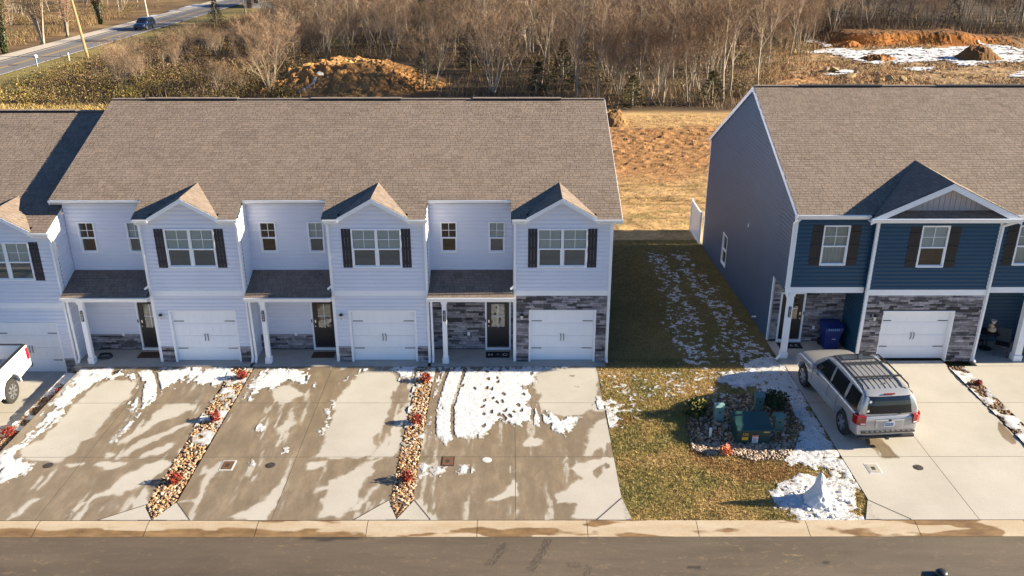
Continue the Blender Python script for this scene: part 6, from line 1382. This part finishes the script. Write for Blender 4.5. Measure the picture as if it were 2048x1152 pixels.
shrub(2.62, -3.95, zg(2.6, -3.9), .42, .62, 700, .06, GRN+[(.20, .17, .03)], 'dark green shrub with yellow tips at the left of the rock bed', name='green_shrub')
shrub(5.42, -3.45, zg(5.4, -3.5), .46, .62, 700, .06, GRN, 'dark green shrub at the right of the rock bed', name='green_shrub')
shrub(3.08, -6.30, zg(3.1, -6.3), .20, .32, 260, .045, [(.55, .16, .07), (.60, .25, .12), (.40, .08, .04)], 'pale orange shrub at the front of the rock bed', name='orange_shrub')
# ================================================================== BACKGROUND
tzs = lambda x, y: float(tz(np.array([float(x)]), np.array([float(y)]))[0])
def B(x, y): return (-3.665+(x+3.665)*1.034, -29.775+(y+29.775)*1.034)
# ---- country road at the upper left
m_road = M('old_asphalt', (.135, .125, .125), .85, var=.14, scale=.5, bump=.3, bscale=60)
ry = np.concatenate([np.arange(30, 200, 4.0), [260, 400]]); V = []; F = []
def ribbon(name, x0, x1, z, mat, kind='structure', dash=None):
    mb = MB()
    for a, b in zip(ry, ry[1:]): mb.face([(x0, a, z), (x1, a, z), (x1, b, z), (x0, b, z)])
    o = mb.build(name, mat); o['kind'] = kind; return o
rd_ = ribbon('road', ROADX0, ROADX1, -.42, m_road)
m_yel = M('road_yellow', (.50, .30, .04), .7, var=.25, scale=3); m_wht = M('road_white', (.62, .60, .56), .7, var=.25, scale=3)
for n_, a, w, m in (('centre_line', -64.42, .11, m_yel), ('centre_line', -64.18, .11, m_yel), ('edge_line', ROADX0+.18, .14, m_wht), ('edge_line', ROADX1-.28, .16, m_wht)):
    o = ribbon(n_, a, a+w, -.415, m); del o['kind']; o.parent = rd_
ribbon('sidewalk', -69.9, -67.5, -.40, M('pale_gravel', (.42, .37, .31), .9, var=.2, scale=2))
# ---- utility poles and wires
m_pole = M('pole_wood', (.36, .24, .11), .85, var=.25, stretch=(8, 8, .6), scale=2)
m_polep = M('pole_pale', (.45, .38, .30), .85, var=.2, stretch=(8, 8, .6), scale=2)
def pole(x, y, lean, label, m, h=10.5, r=.16):
    z = tzs(x, y); rt = root('utility_pole', (x, y, z), label, 'pole', 'utility poles by the road'); t = (x+lean, y, z+h)
    MB().tube([(x, y, z-.2), (x+lean*.5, y, z+h*.5), t], [r, r*.85, r*.65], 8).build('pole_shaft', m, rt)
    MB().bar((t[0]-1.1, y, t[2]-.5), (t[0]+1.1, y, t[2]-.5), .12).build('cross_arm', m, rt)
    for dx in (-1, 0, 1): MB().lathe([(.04, 0), (.06, .06), (.04, .14)], (t[0]+dx, y, t[2]-.44 if dx else t[2]), 8).build('insulator', m_plast, rt)
    return t
pA = pole(*B(-56.4, 82.3), -1.2, 'leaning yellowish utility pole beside the road at the upper left', m_pole, 11.5, .19)
pB = pole(*B(-64.4, 123.4), -.6, 'pale utility pole behind the blue car', m_polep)
pC = pole(*B(-52.6, 121.7), -.4, 'utility pole right of the road near the dark cedar', m_pole)
for k, (a, b, dx) in enumerate(((pA, pB, -1), (pA, pB, 1), (pB, (-66, 190, 10), 0), (pA, (-52, 30, 11), 0), (pC, (-56, 200, 10), 0))):
    pts = [(a[0]+(b[0]-a[0])*t+dx, a[1]+(b[1]-a[1])*t, a[2]-.3+(b[2]-a[2])*t-1.1*4*t*(1-t)*.6) for t in np.linspace(0, 1, 14)]
    tag(MB().tube(pts, .022, 4).build('overhead_wire', m_black), ['overhead wire on the left arm end between the leaning pole and the pale pole', 'overhead wire on the right arm end between the leaning pole and the pale pole', 'overhead wire running up the road from the pale pole', 'overhead wire leading from the leaning pole over the brush', 'overhead wire leaving the pole beside the dark cedar'][k], 'wire', 'overhead wires')
mbx, mby = B(-59.2, 75.2); mr = root('mailbox', (mbx, mby, tzs(mbx, mby)), 'blue grey mailbox on a post at the road edge', 'mailbox'); z = tzs(mbx, mby)
MB().box(mbx-.06, mbx+.06, mby-.06, mby+.06, z, z+1.05).build('mailbox_post', M('mailbox_blue', (.25, .42, .60), .5), mr); MB().extr([(mbx-.16, mby-.3, z+1.05), (mbx+.16, mby-.3, z+1.05), (mbx+.16, mby-.3, z+1.25), (mbx, mby-.3, z+1.36), (mbx-.16, mby-.3, z+1.25)], (0, .6, 0)).build('mailbox_body', M('mailbox_pale', (.5, .5, .55), .5), mr)
for px, py, sl in ((-57.4, 79.5, 'white marker stake at the road edge between mailbox and leaning pole'), (-60.9, 68.5, 'white marker stake at the road edge on the left picture border')):
    sx, sy = B(px, py); tag(MB().tube([(sx, sy, -.5), (sx, sy, .45)], .06, 6).build('marker_stake', m_alum), sl, 'stake', 'road edge stakes')

# ---- bare trees
m_bark = M('bark_pale', (.33, .275, .215), .9, var=.3, scale=3, orand=.25, obj=True)
m_twig = M('twigs', (.235, .158, .103), .9, var=.4, scale=.8, orand=.55, obj=True, spec=.1)
m_twigw = M('wood_twigs', (.105, .072, .048), .9, var=.7, scale=.25, spec=.1)
def bare_tree(seed, h, stems=1, spread=1.0, low=False, upright=1.0):
    """returns trunk MB (limbs) and twig arrays"""
    rd = random.Random(seed); mb = MB(); tv = []
    def norm(v): return v.normalized()
    def grow(p, d, L, r, lvl):
        n = 4 if lvl == 0 else 3; pts = [p]; q = p.copy(); dd = d.copy()
        for i in range(n):
            dd = norm(dd+Vector((rd.uniform(-1, 1), rd.uniform(-1, 1), rd.uniform(-.4, .9)))*(.10+.09*lvl)); q = q+dd*(L/n); pts.append(q.copy())
        rs = [r*(1-.75*i/n) for i in range(n+1)]
        if not (low and lvl >= 2): mb.tube(pts, rs, (5 if lvl == 0 else 3) if low else (7, 5, 3, 3)[lvl], cap=False)
        if lvl == 2 or (low and lvl == 1):
            for k in range(15 if not low else 11):
                t = rd.uniform(.15, 1)*n; i = min(int(t), n-1); a = pts[i].lerp(pts[i+1], t-i)
                td = norm(dd*.7+Vector((rd.uniform(-1, 1), rd.uniform(-1, 1), rd.uniform(-.5, 1.1)))); l = L*rd.uniform(.30, .75); w = (.0085 if not low else .015)*h/9
                s = norm(td.cross(Vector((rd.uniform(-1, 1), rd.uniform(-1, 1), rd.uniform(-1, 1)))))*w; tip = a+td*l
                tv.append((a-s, a+s, tip))
                m_ = a+td*l*.45; td2 = norm(td+Vector((rd.uniform(-1, 1), rd.uniform(-1, 1), rd.uniform(-.5, .9)))*.8); tv.append((m_-s*.7, m_+s*.7, m_+td2*l*.6))
            return
        nc = {0: rd.randint(8, 11), 1: rd.randint(5, 7)}[lvl]
        for k in range(nc):
            t = (rd.uniform(.25, 1) if lvl == 0 else rd.uniform(.2, 1))*n; i = min(int(t), n-1); a = pts[i].lerp(pts[i+1], t-i); f = t/n
            ang = rd.uniform(0, 6.283); el = rd.uniform(.45, 1.0)*upright
            cd = norm(norm(dd)*el+Vector((math.cos(ang), math.sin(ang), .25))*.75*spread) if lvl == 0 else norm(dd*.8+Vector((rd.uniform(-1, 1), rd.uniform(-1, 1), rd.uniform(-.4, .9)))*.8)
            grow(a, cd, L*((.62-.25*f) if lvl == 0 else rd.uniform(.40, .62)), r*(1-.7*f)*(.5 if lvl == 0 else .55), lvl+1)
    for s in range(stems):
        a = s*6.283/stems+seed; lean = .0 if stems == 1 else .38
        d = norm(Vector((math.cos(a)*lean, math.sin(a)*lean, 1))); grow(Vector((math.cos(a)*.12*(stems > 1), math.sin(a)*.12*(stems > 1), -.15)), d, h*(.80 if stems == 1 else .72), h*(.0095 if stems == 1 else .0068), 0)
    V = np.array([tuple(v) for t in tv for v in t], float); F = np.arange(len(V)).reshape(-1, 3); return mb, V, F
VAR = []
for k, (h, st, sp, up) in enumerate(((10, 1, .8, 1.1), (9, 1, 1.0, 1), (12, 1, .7, 1.2), (8, 3, .8, 1), (7, 4, .9, 1), (11, 2, .7, 1.2), (6, 1, 1.0, 1), (10, 1, 1.1, .9), (9, 5, .7, 1.1), (13, 1, .6, 1.3))):
    mb, V, F = bare_tree(200+k, h, st, sp, False, up); tme = mb.mesh('trunk'); tme.materials.append(m_bark)
    o = npmesh('crown', V, F, m_twig); cme = o.data; bpy.data.objects.remove(o); VAR.append((h, tme, cme))
def place_tree(k, x, y, s, a, label, group=None, name='bare_tree'):
    rt = root(name, (x, y, tzs(x, y)), label, 'tree', group, rz=a); rt.scale = (s, s, s)
    for nm, me in (('trunk', VAR[k][1]), ('crown', VAR[k][2])): o = bpy.data.objects.new(nm, me); COL.objects.link(o); o.parent = rt
    return rt
KEY = [(-27.4, 57.8, 8, .95, 'pale many-stemmed bare tree at the left foot of the dirt mound'), (-29.6, 77.9, 4, 1.25, 'pale bare tree clump behind the left end of the dirt mound'), (-26.2, 78.5, 3, 1.15, 'bare tree just behind the dirt mound crest'), (-18.5, 79.5, 5, .9, 'slender forked bare tree behind the right part of the dirt mound'),
       (-5.4, 57.6, 8, 1.05, 'broad pale many-stemmed bare tree above the middle ridge vent'), (2.6, 55.0, 9, 1.0, 'tall pale straight bare tree above the right end of the pale roof'), (4.6, 55.4, 2, .95, 'slim tall bare tree right beside the tall pale one above the roof'),
       (16.4, 53.4, 9, 1.02, 'tall pale bare tree standing left of the navy roof peak'), (-11.5, 59.5, 4, 1.0, 'thin pale bare sapling clump right of the dark cedar'), (8.2, 53.0, 0, .9, 'dark slim bare tree at the edge of the field'), (10.6, 52.6, 2, .8, 'slim bare tree in the middle of the field edge'), (13.0, 53.2, 5, .8, 'forked bare tree near the field edge left of the tall pale tree')]
for x, y, k, s, lab in KEY: place_tree(k, *B(x, y), s, x, lab)
# ivy-clad trees by the road
IV = [(.040, .062, .018), (.060, .082, .022), (.028, .042, .015), (.085, .090, .025)]
def ivy_tree(x, y, limbs, h, ivyh, label, name='ivy_tree', seed=0):
    z = tzs(x, y); rt = root(name, (x, y, z), label, 'tree'); rd = random.Random(seed); rg4 = np.random.default_rng(seed); tr_ = MB(); Vs = []; Fs = []; Cs = []; off = 0; tips = []
    for (lx, ly) in limbs:
        pts = [Vector((x, y, z-.1)), Vector((x+lx*.12, y+ly*.12, z+h*.15)), Vector((x+lx*.45, y+ly*.45, z+h*.45)), Vector((x+lx*.75, y+ly*.75, z+h*.72)), Vector((x+lx, y+ly, z+h))]
        tr_.tube(pts, [.20, .16, .11, .07, .03], 7)
        for k in range(150):
            t = rd.uniform(0, 4); i_ = min(int(t), 3); c = pts[i_].lerp(pts[i_+1], t-i_)
            if c.z-z < ivyh:
                V, F, C = leaf_cloud(tuple(c), .42*(1-.12*t), .40, 14, .10, IV, rg4); Vs.append(V); Fs.append(F+off); off += len(V); Cs.append(C)
            if t > 1.6:
                for q in range(4):
                    d = Vector((rd.uniform(-1, 1), rd.uniform(-1, 1), rd.uniform(-.1, 1.2))).normalized(); L = rd.uniform(.8, 2.4); s_ = d.cross(Vector((rd.uniform(-1, 1), rd.uniform(-1, 1), rd.uniform(-1, 1)))).normalized()*.014; tips += [tuple(c-s_), tuple(c+s_), tuple(c+d*L)]
    tr_.build('trunk', m_bark, rt)
    if Vs: npmesh('ivy', np.concatenate(Vs), np.concatenate(Fs), m_leaf, rt, cols=np.concatenate(Cs))
    npmesh('crown', np.array(tips), np.arange(len(tips)).reshape(-1, 3), m_twig, rt)
for i, (px, py, limbs, h, iv, lab) in enumerate(((-66.2, 80.0, [(-.6, .3), (.4, -.3), (-1.2, -.4)], 10, 9, 'ivy covered tree trunks at the left picture edge'), (-65.5, 86.6, [(-3.4, .4), (-1.6, -.5), (.3, .5), (1.2, .2), (-2.4, .8)], 9.5, 7.5, 'large ivy covered many-limbed tree beside the road'), (-64.9, 95.4, [(-1.8, .3), (-.6, -.4), (.9, .4), (1.6, -.2), (-2.6, .2)], 10, 0, 'broad bare tree behind the leaning utility pole'), (-65.8, 104.5, [(-.5, .3), (.4, -.2), (.9, .3)], 6, 0, 'small pale bare tree by the roadside yard'), (-68.2, 121.5, [(-1.8, .2), (-.1, -.2), (.5, .3)], 9, 6.5, 'dark ivy covered tree left of the blue car'))):
    x, y = B(px, py); ivy_tree(x-3.6, y, limbs, h, iv, lab, 'ivy_tree' if iv else 'bare_tree', 60+i)
# the wood: nearest trees one by one, the rest as one mass
def in_wood(x, y):
    fr = np.interp(x, [-60, -50, -34, -30, -14, -6, 0, 18, 24, 42, 46, 110], [150, 132, 96, 86, 84, 74, 60, 54, 66, 103, 107, 104]); return (y > fr) & (x > -56+0*x) & (y < 235)
rw_ = np.random.default_rng(77); cand = np.stack([rw_.uniform(-56, 105, 9000), rw_.uniform(54, 235, 9000)], 1); cand = cand[in_wood(cand[:, 0], cand[:, 1])]
vis = np.abs((cand[:, 0]+3.67)/(cand[:, 1]+29.8)) < .66; cand = cand[vis]; acc = []; cell = {}
for x, y in cand[np.argsort(rw_.uniform(0, 1, len(cand)))]:
    dm = 3.5; c = (int(x/dm), int(y/dm))
    if any((x-a)**2+(y-b)**2 < dm*dm for i in (-1, 0, 1) for j in (-1, 0, 1) for a, b in cell.get((c[0]+i, c[1]+j), ())): continue
    cell.setdefault(c, []).append((x, y)); acc.append((x, y))
acc.sort(key=lambda p: p[1]+.15*abs(p[0]))
for i, (x, y) in enumerate(acc[:270]):
    place_tree(int(rw_.integers(10)), x, y, rw_.uniform(.65, 1.15), rw_.uniform(0, 6.28), 'leafless tree among the many trunks of the wood behind the houses', 'bare trees of the wood')
LOW = []
for k in range(6):
    mb, V, F = bare_tree(300+k, 10, 1, .85, True); me = mb; tv = np.array(mb.v, float); tf = np.array([f for f in mb.f if len(f) == 4]); LOW.append((tv, tf, V, F))
TV = []; TF = []; CV = []; CF = []; to = co_ = 0
for x, y in acc[270:]:
    tv, tf, v, f = LOW[rw_.integers(6)]; a = rw_.uniform(0, 6.28); s = rw_.uniform(.75, 1.25); ca, sa = np.cos(a), np.sin(a); p = np.array([x, y, tzs(x, y)]); T = lambda q: np.stack([(q[:, 0]*ca-q[:, 1]*sa)*s, (q[:, 0]*sa+q[:, 1]*ca)*s, q[:, 2]*s], 1)+p
    TV.append(T(tv)); TF.append(tf+to); to += len(tv); CV.append(T(v)); CF.append(f+co_); co_ += len(v)
tag(npmesh('far_wood', np.concatenate(TV), np.concatenate(TF), M('wood_bark', (.16, .13, .10), .9, var=.3, scale=.4)), 'trunks of the leafless wood filling the top of the picture', 'wood', kind='stuff')
tag(npmesh('far_twigs', np.concatenate(CV), np.concatenate(CF), m_twigw), 'hazy brown twigs of the leafless wood at the top of the picture', 'wood', kind='stuff')
# roadside yard trees left of the road
for i in range(90):
    x = -77-rw_.uniform(0, 42); y = 80+i*1.25+rw_.uniform(-3, 3)
    if abs((x+3.67)/(y+29.8)) < .66: place_tree(int(rw_.integers(10)), x, y, rw_.uniform(.7, 1.15), i, 'leafless tree in the yards beyond the upper left road', 'roadside bare trees')
# conifers
def cedar(x, y, h, r, label, dark=1.0, name='cedar_tree', group=None):
    x, y = B(x, y); z = tzs(x, y); rt = root(name, (x, y, z), label, 'tree'); rg5 = np.random.default_rng(int(abs(x*31+y*17))); n = int(900*h/4)
    t = rg5.uniform(0, 1, n)**1.1; rr = r*np.clip(1.05-t**1.8, .05, 1)*rg5.uniform(.2, 1.0, n)**.6; aa_ = rg5.uniform(0, 6.28, n); rr = rr*(1+.55*fbm(np.cos(aa_)*1.5+x, np.sin(aa_)*1.5+t*3+y, 5, 3)); a = aa_; p = np.stack([x+rr*np.cos(a), y+rr*np.sin(a), z+.15*h+t*h*.85-.25*rr], 1)
    d = np.stack([np.cos(a), np.sin(a), rg5.uniform(-.3, .6, n)], 1); s = .26*rg5.uniform(.5, 1.3, (n, 1)); sd = np.stack([-np.sin(a), np.cos(a), rg5.uniform(-.4, .4, n)], 1)
    V = np.stack([p-sd*s*.45, p+sd*s*.45, p+d*s], 1).reshape(-1, 3); F = np.arange(3*n).reshape(-1, 3); c = np.array([(.050, .056, .018), (.034, .038, .014), (.095, .078, .026)])[rg5.integers(3, size=n)]*dark*rg5.uniform(.6, 1.4, (n, 1))
    if group: rt['group'] = group
    npmesh('crown', V, F, m_leaf, rt, cols=np.repeat(c, 3, axis=0)); MB().tube([(x, y, z-.1), (x, y, z+h*.8)], [.14, .03], 6).build('trunk', m_bark, rt)
for x, y, h, r, lab, dk_ in ((-12.4, 59.5, 4.0, 1.35, 'dark green cedar right of the dirt mound', 1.1), (-8.2, 71, 5.5, 1.6, 'dark cedar deep in the wood left of the broad pale tree', .8), (-15.6, 92, 7, 2.2, 'tall dark cedar far behind the dirt mound', .7), (-1.0, 56.5, 3.2, 1.1, 'low dark cedar right of the broad pale tree', .9), (7.4, 50.4, 3.0, 1.1, 'dark cedar at the field edge beside the pale roof corner', .9), (14.9, 51.6, 3.2, 1.2, 'low dark cedar left of the tall pale tree by the field', .8), (1.6, 60, 5, 1.4, 'cedar behind the tall pale tree', .8), (-52.0, 120, 4.5, 1.2, 'dark cedar under the utility pole near the road', .7), (31, 92, 5, 1.6, 'dark cedar at the wood edge above the bare slope', .6), (55, 112, 7, 2.2, 'tall dark cedar above the red bank', .6), (64, 112, 7, 2.4, 'dark cedar at the right above the snowy ground', .5), (46, 114, 6, 2, 'dark cedar left of the red bank top', .5), (73, 111, 6, 2.2, 'dark cedar at the far right edge of the wood', .5)): cedar(x, y, h, r, lab, dk_)
for i in range(26):
    x_, y_ = rw_.uniform(-24, 78), rw_.uniform(62, 135)
    if bool(in_wood(np.array([x_]), np.array([y_]))[0]):
        px_, py_ = (x_+3.665)/1.034-3.665, (y_+29.775)/1.034-29.775; cedar(px_, py_, rw_.uniform(3.5, 7.5), rw_.uniform(1.1, 2.2), 'dark evergreen half hidden among the bare trees of the wood', .8, group='evergreens inside the wood')
# ---- brush field and undergrowth
rb = np.random.default_rng(9); n = 1500; x = rb.uniform(-59, -24, n); y = rb.uniform(53.5, 128, n); fr = np.interp(x, [-60, -50, -34, -30, -24], [140, 128, 100, 88, 62])
k = (y < fr+6) & (x > -58.2+.06*(y-55)) & (fbm(x*.25, y*.25, 15, 3) > -.16); x, y = x[k], y[k]
Vs = []; Fs = []; Cs = []; off = 0; pn = fbm(x*.12, y*.12, 5, 3); PALB = [np.array([(.22, .13, .065), (.17, .10, .05), (.26, .17, .09), (.12, .10, .03)]), np.array([(.17, .13, .035), (.21, .16, .038), (.12, .10, .026), (.20, .12, .055)]), np.array([(.30, .22, .060), (.22, .17, .042), (.17, .14, .032), (.12, .11, .028)])]
for a, b, q in zip(x, y, pn):
    bb = b+rb.uniform(-7, 7)+60*q; pal = PALB[2 if bb < 66 else (1 if bb < 76 else 0)]; s = .45+1.3*rb.uniform(0, 1)**2.2+(.9 if rb.uniform() < .10 else 0)+.5*max(0, q*3); V, F, C = leaf_cloud((a, b, tzs(a, b)+.35*s), .95*s, .68*s, 150, .085, pal*rb.uniform(.6, 1.1)*np.clip(.80+2.4*float(fbm(np.array([a*.22]), np.array([b*.22]), 45, 3)[0]), .3, 1.3), rb); Vs.append(V); Fs.append(F+off); off += len(V); Cs.append(C)
tag(npmesh('brush', np.concatenate(Vs), np.concatenate(Fs), m_leaf, cols=np.concatenate(Cs)), 'tangled olive and brown brush field behind the left roofs', 'brush', kind='stuff')
n = 110000; x = rb.uniform(-110, 80, n); y = rb.uniform(51, 140, n); w = in_wood(x, y+3.0) | ((x < -24) & (x > -58) & (y > 54) & (y < 130) & (rb.uniform(0, 1, n) < .22)) | ((x < -74) & (fbm(x*.07, y*.07, 3, 3) > -.12) & (y > 78)); w = w | ((x > -11) & (x < 20) & (y > 52.5) & (y < 72)); edge = np.interp(x, [-60, -50, -34, -30, -14, -6, 0, 18, 24, 42, 46, 110], [150, 132, 96, 86, 58, 54, 54, 52, 66, 103, 107, 104])
k = w & ((y < edge+9) | (rb.uniform(0, 1, n) < .30)); x, y = x[k], y[k]
blades('undergrowth', np.stack([x, y, tz(x, y)], 1), np.array([(.23, .145, .075), (.17, .105, .053), (.30, .195, .105), (.12, .095, .04)])[rb.integers(4, size=len(x))], 1.15, .05, .55, rb, m_blade, 'brown weeds and saplings under the bare trees', 'undergrowth')
n = 640; x = rb.uniform(-30, 45, n); y = rb.uniform(54, 112, n); x[420:] = rb.uniform(-112, -74, 220); y[420:] = rb.uniform(84, 165, 220); k = in_wood(x, y+1.5) | (x < -70); x, y = x[k], y[k]; Vs = []; Fs = []; Cs = []; off = 0
for a, b in zip(x, y):
    s = rb.uniform(.6, 1.5); V, F, C = leaf_cloud((a, b, tzs(a, b)+.5*s), .8*s, .8*s, 120, .09, [(.18, .115, .055), (.075, .068, .022), (.21, .14, .07), (.10, .09, .028)], rb); Vs.append(V); Fs.append(F+off); off += len(V); Cs.append(C)
tag(npmesh('understory', np.concatenate(Vs), np.concatenate(Fs), m_leaf, cols=np.concatenate(Cs)), 'low leafy bushes at the foot of the bare trees', 'bushes', kind='stuff')
# fallen logs and dark brush line at the foot of the wood
for i in range(46):
    x_, y_ = rb.uniform(-49, -27), rb.uniform(58, 104)
    if y_ < np.interp(x_, [-60, -50, -34, -30, -24], [140, 128, 100, 88, 62])+8 and x_ > -57+.06*(y_-55): place_tree(int(rb.choice([3, 4, 6, 8])), x_, y_, rb.uniform(.28, .55), i, 'thin bare sapling standing in the brush field', 'saplings in the brush field', 'sapling')
# ---- dirt mounds
def mound(name, label, cx, cy, rx, ry_, h, cols, s=.22, seed=1, rough=.5, ax=1.0, snow=None):
    X, Y, nx, ny = grid(cx-rx*1.15, cx+rx*1.15, cy-ry_*1.15, cy+ry_*1.15, s); u = (X-cx)/rx; v = (Y-cy)/ry_; r = np.hypot(u, v)+.22*fbm(X*.35, Y*.35, seed, 4)
    Z = h*sstep(1.0, .25, r)*(1+.5*fbm(X*.4, Y*.4, seed+3, 3)); rg_ = rough*sstep(.5, .0, v+.25*u+.3*fbm(X*.4, Y*.4, 8))
    Z = Z+sstep(1.05, .8, r)*(rg_*1.7*np.maximum(fbm(X*1.3, Y*1.3, seed+5, 5, .70), -.14)+.10*np.abs(np.sin((X*.5+Y*1.2)*1.5))*(1-rg_/max(rough, .01))*.5)
    kc = r < 1.08; kc = kc[:-1, :-1] & kc[1:, 1:]
    n_ = fbm(X*.8, Y*.8, seed+9, 4); C = np.array(cols[0])*(1+.8*n_[..., None]); t = sstep(-.05, .2, fbm(X*.5, Y*.5, seed+11, 3)-.25*(v < -.25))[..., None]; C = C*t+np.array(cols[1])*(1+.8*n_[..., None])*(1-t)
    o = npmesh(name, np.stack([X, Y, tz(X, Y)-.05+Z], -1).reshape(-1, 3), gridfaces(nx, ny, kc.ravel()), m_terr, smooth=False, cols=np.clip(C, .01, 1).reshape(-1, 3)); return tag(o, label, 'dirt mound'), (X, Y, Z)
mo, (MX, MY, MZ) = mound('dirt_mound', 'large orange brown dirt mound with track marks behind the pale roof', -21.0, 67.0, 11.2, 9.8, 2.25, [(.40, .225, .085), (.25, .13, .05)], .17, 3, .8)
def mound_z(x, y):
    ix = np.clip(((x-MX[0, 0])/(MX[0, 1]-MX[0, 0])).round().astype(int), 0, MX.shape[1]-1); iy = np.clip(((y-MY[0, 0])/(MY[1, 0]-MY[0, 0])).round().astype(int), 0, MX.shape[0]-1); return tz(x, y)-.05+MZ[iy, ix]
snow_sheet('blue shadowed snow streak on the left face of the dirt mound', -26.5, -21.5, 57.2, 64, .2, lambda x, y: .04-np.abs((x+24.2)*.55-(y-60.5)*.18)*.5+.9*fbm(x*1.2, y*1.2, 5, 3), mound_z, .06)
mound('dirt_pile', 'small brown pile of clods beside the pale roof corner', *B(4.6, 43.0), 1.9, 1.7, 1.3, [(.30, .19, .08), (.20, .115, .05)], .12, 8, .8)
mound('dirt_pile', 'dark brown mound on the snowy ground at the far right', *B(53.2, 79.5), 3.2, 2.6, 1.5, [(.13, .085, .05), (.16, .08, .03)], .2, 12, .5)
mound('dirt_pile', 'low orange dirt heap beside the snow on the bare slope', *B(41.0, 79.0), 3.0, 2.0, .7, [(.30, .15, .055), (.24, .11, .04)], .2, 14, .6)
mound('dirt_pile', 'low red brown heap at the left end of the red bank', *B(42.3, 92.5), 2.6, 1.8, .8, [(.26, .15, .07), (.30, .12, .03)], .2, 15, .5)
def far_snow(x, y):
    _, d = fade(x, y, BSNOW, .3, .8, 211); return np.clip(.33-d*.5, -1, .40)+1.5*fbm(x*1.2, y*2.4, 213, 5, .78)-.26-.8*sstep(95.5, 97.5, y)*(x > 42)*(x < 63)
snow_sheet('blue white snow on the bare ground at the far right below the red bank', 30, 82, 62, 106, .22, far_snow, lambda x, y: tz(x, y)+.11, .12, 9)
snow_sheet('thin snow along the far shoulder of the upper left road', -70.5, -67.2, 128, 165, .3, lambda x, y: .9*fbm(x*.5, y*.2, 31, 3)-.06, lambda x, y: tz(x, y)*0-.36, .05)
m_bould = M('sandstone', (.36, .26, .13), .85, var=.3, scale=2, bump=.6, bscale=8, orand=.3)
for k in range(3):
    v, f = ROCKS[k]; v = v*(1+np.random.default_rng(k+70).uniform(-.3, .3, (12, 1))); me = bpy.data.meshes.new('boulder'); me.from_pydata(v.tolist(), [], f.tolist()); me.materials.append(m_bould); RM.append(me)
for i, (x, y) in enumerate(BOULD):
    s = [1.3, 1.6, 1.8, 2.0, 1.5, 1.6, 1.7, 1.0, 1.2, 1.5, 1.2, 1.3][i]
    o = copy_to(RM[6+i % 3], 'boulder', None, (x, y, tzs(x, y)+.10*s), (.2*i, .1*i, i*1.1), (s*1.05, s*.75, s*.75)); tag(o, ['tan boulder in the upper group beside the edge of the wood', 'tan boulder in the middle group on the bare slope', 'tan boulder in the row just above the navy ridge'][0 if i in (0, 1, 10) else (1 if i in (2, 3, 9, 11) else 2)], 'boulder', 'boulders on the bare slope')
# ---- distant houses half hidden by trees
def far_house(x, y, w, d, h, rz, wall, roofc, label, win=3):
    x, y = B(x, y); z = tzs(x, y); rt = root('distant_house', (x, y, z), label, 'house', rz=rz)
    MB().box(-w/2, w/2, -d/2, d/2, -.2, h).build('wall', wall, rt, local=True)
    rf = MB(); 
    for s in (-1, 1): rf.extr([(-w/2-.3, 0, h+1.5), (w/2+.3, 0, h+1.5), (w/2+.3, s*(d/2+.4), h-.1), (-w/2-.3, s*(d/2+.4), h-.1)], (0, 0, .1))
    rf.build('roof', roofc, rt, local=True); gb = MB()
    for s in (-1, 1): gb.extr([(s*w/2, -d/2, h), (s*w/2, d/2, h), (s*w/2, 0, h+1.45)], (-s*.1, 0, 0))
    gb.build('gable_wall', wall, rt, local=True)
    for k in range(win):
        u = -w/2+w*(k+.5)/win; f = MB().box(u-.55, u+.55, -d/2-.06, -d/2+.02, h*.35, h*.80).build('window', m_trim, rt, local=True); MB().box(u-.45, u+.45, -d/2-.075, -d/2-.061, h*.38, h*.77).build('pane', car_glass('tinted_glass'), f)
    MB().box(-w/2+.5, -w/2+1.4, -d/2-.06, -d/2+.02, 0, 2.0).build('door', m_door, rt, local=True)
far_house(-50, 156, 14, 7, 2.8, R(8), M('house_white', (.62, .62, .62), .6, var=.08, scale=1), M('metal_roof', (.42, .48, .55), .4, metal=.2, var=.1, scale=1), 'white house with pale metal roof half hidden by trees at the top')
far_house(-4.5, 100, 5, 4, 2.4, R(-12), M('shed_dark', (.03, .028, .03), .8), M('shed_roof', (.045, .042, .05), .7), 'small dark shed hidden among the trees above the dirt mound', 1)
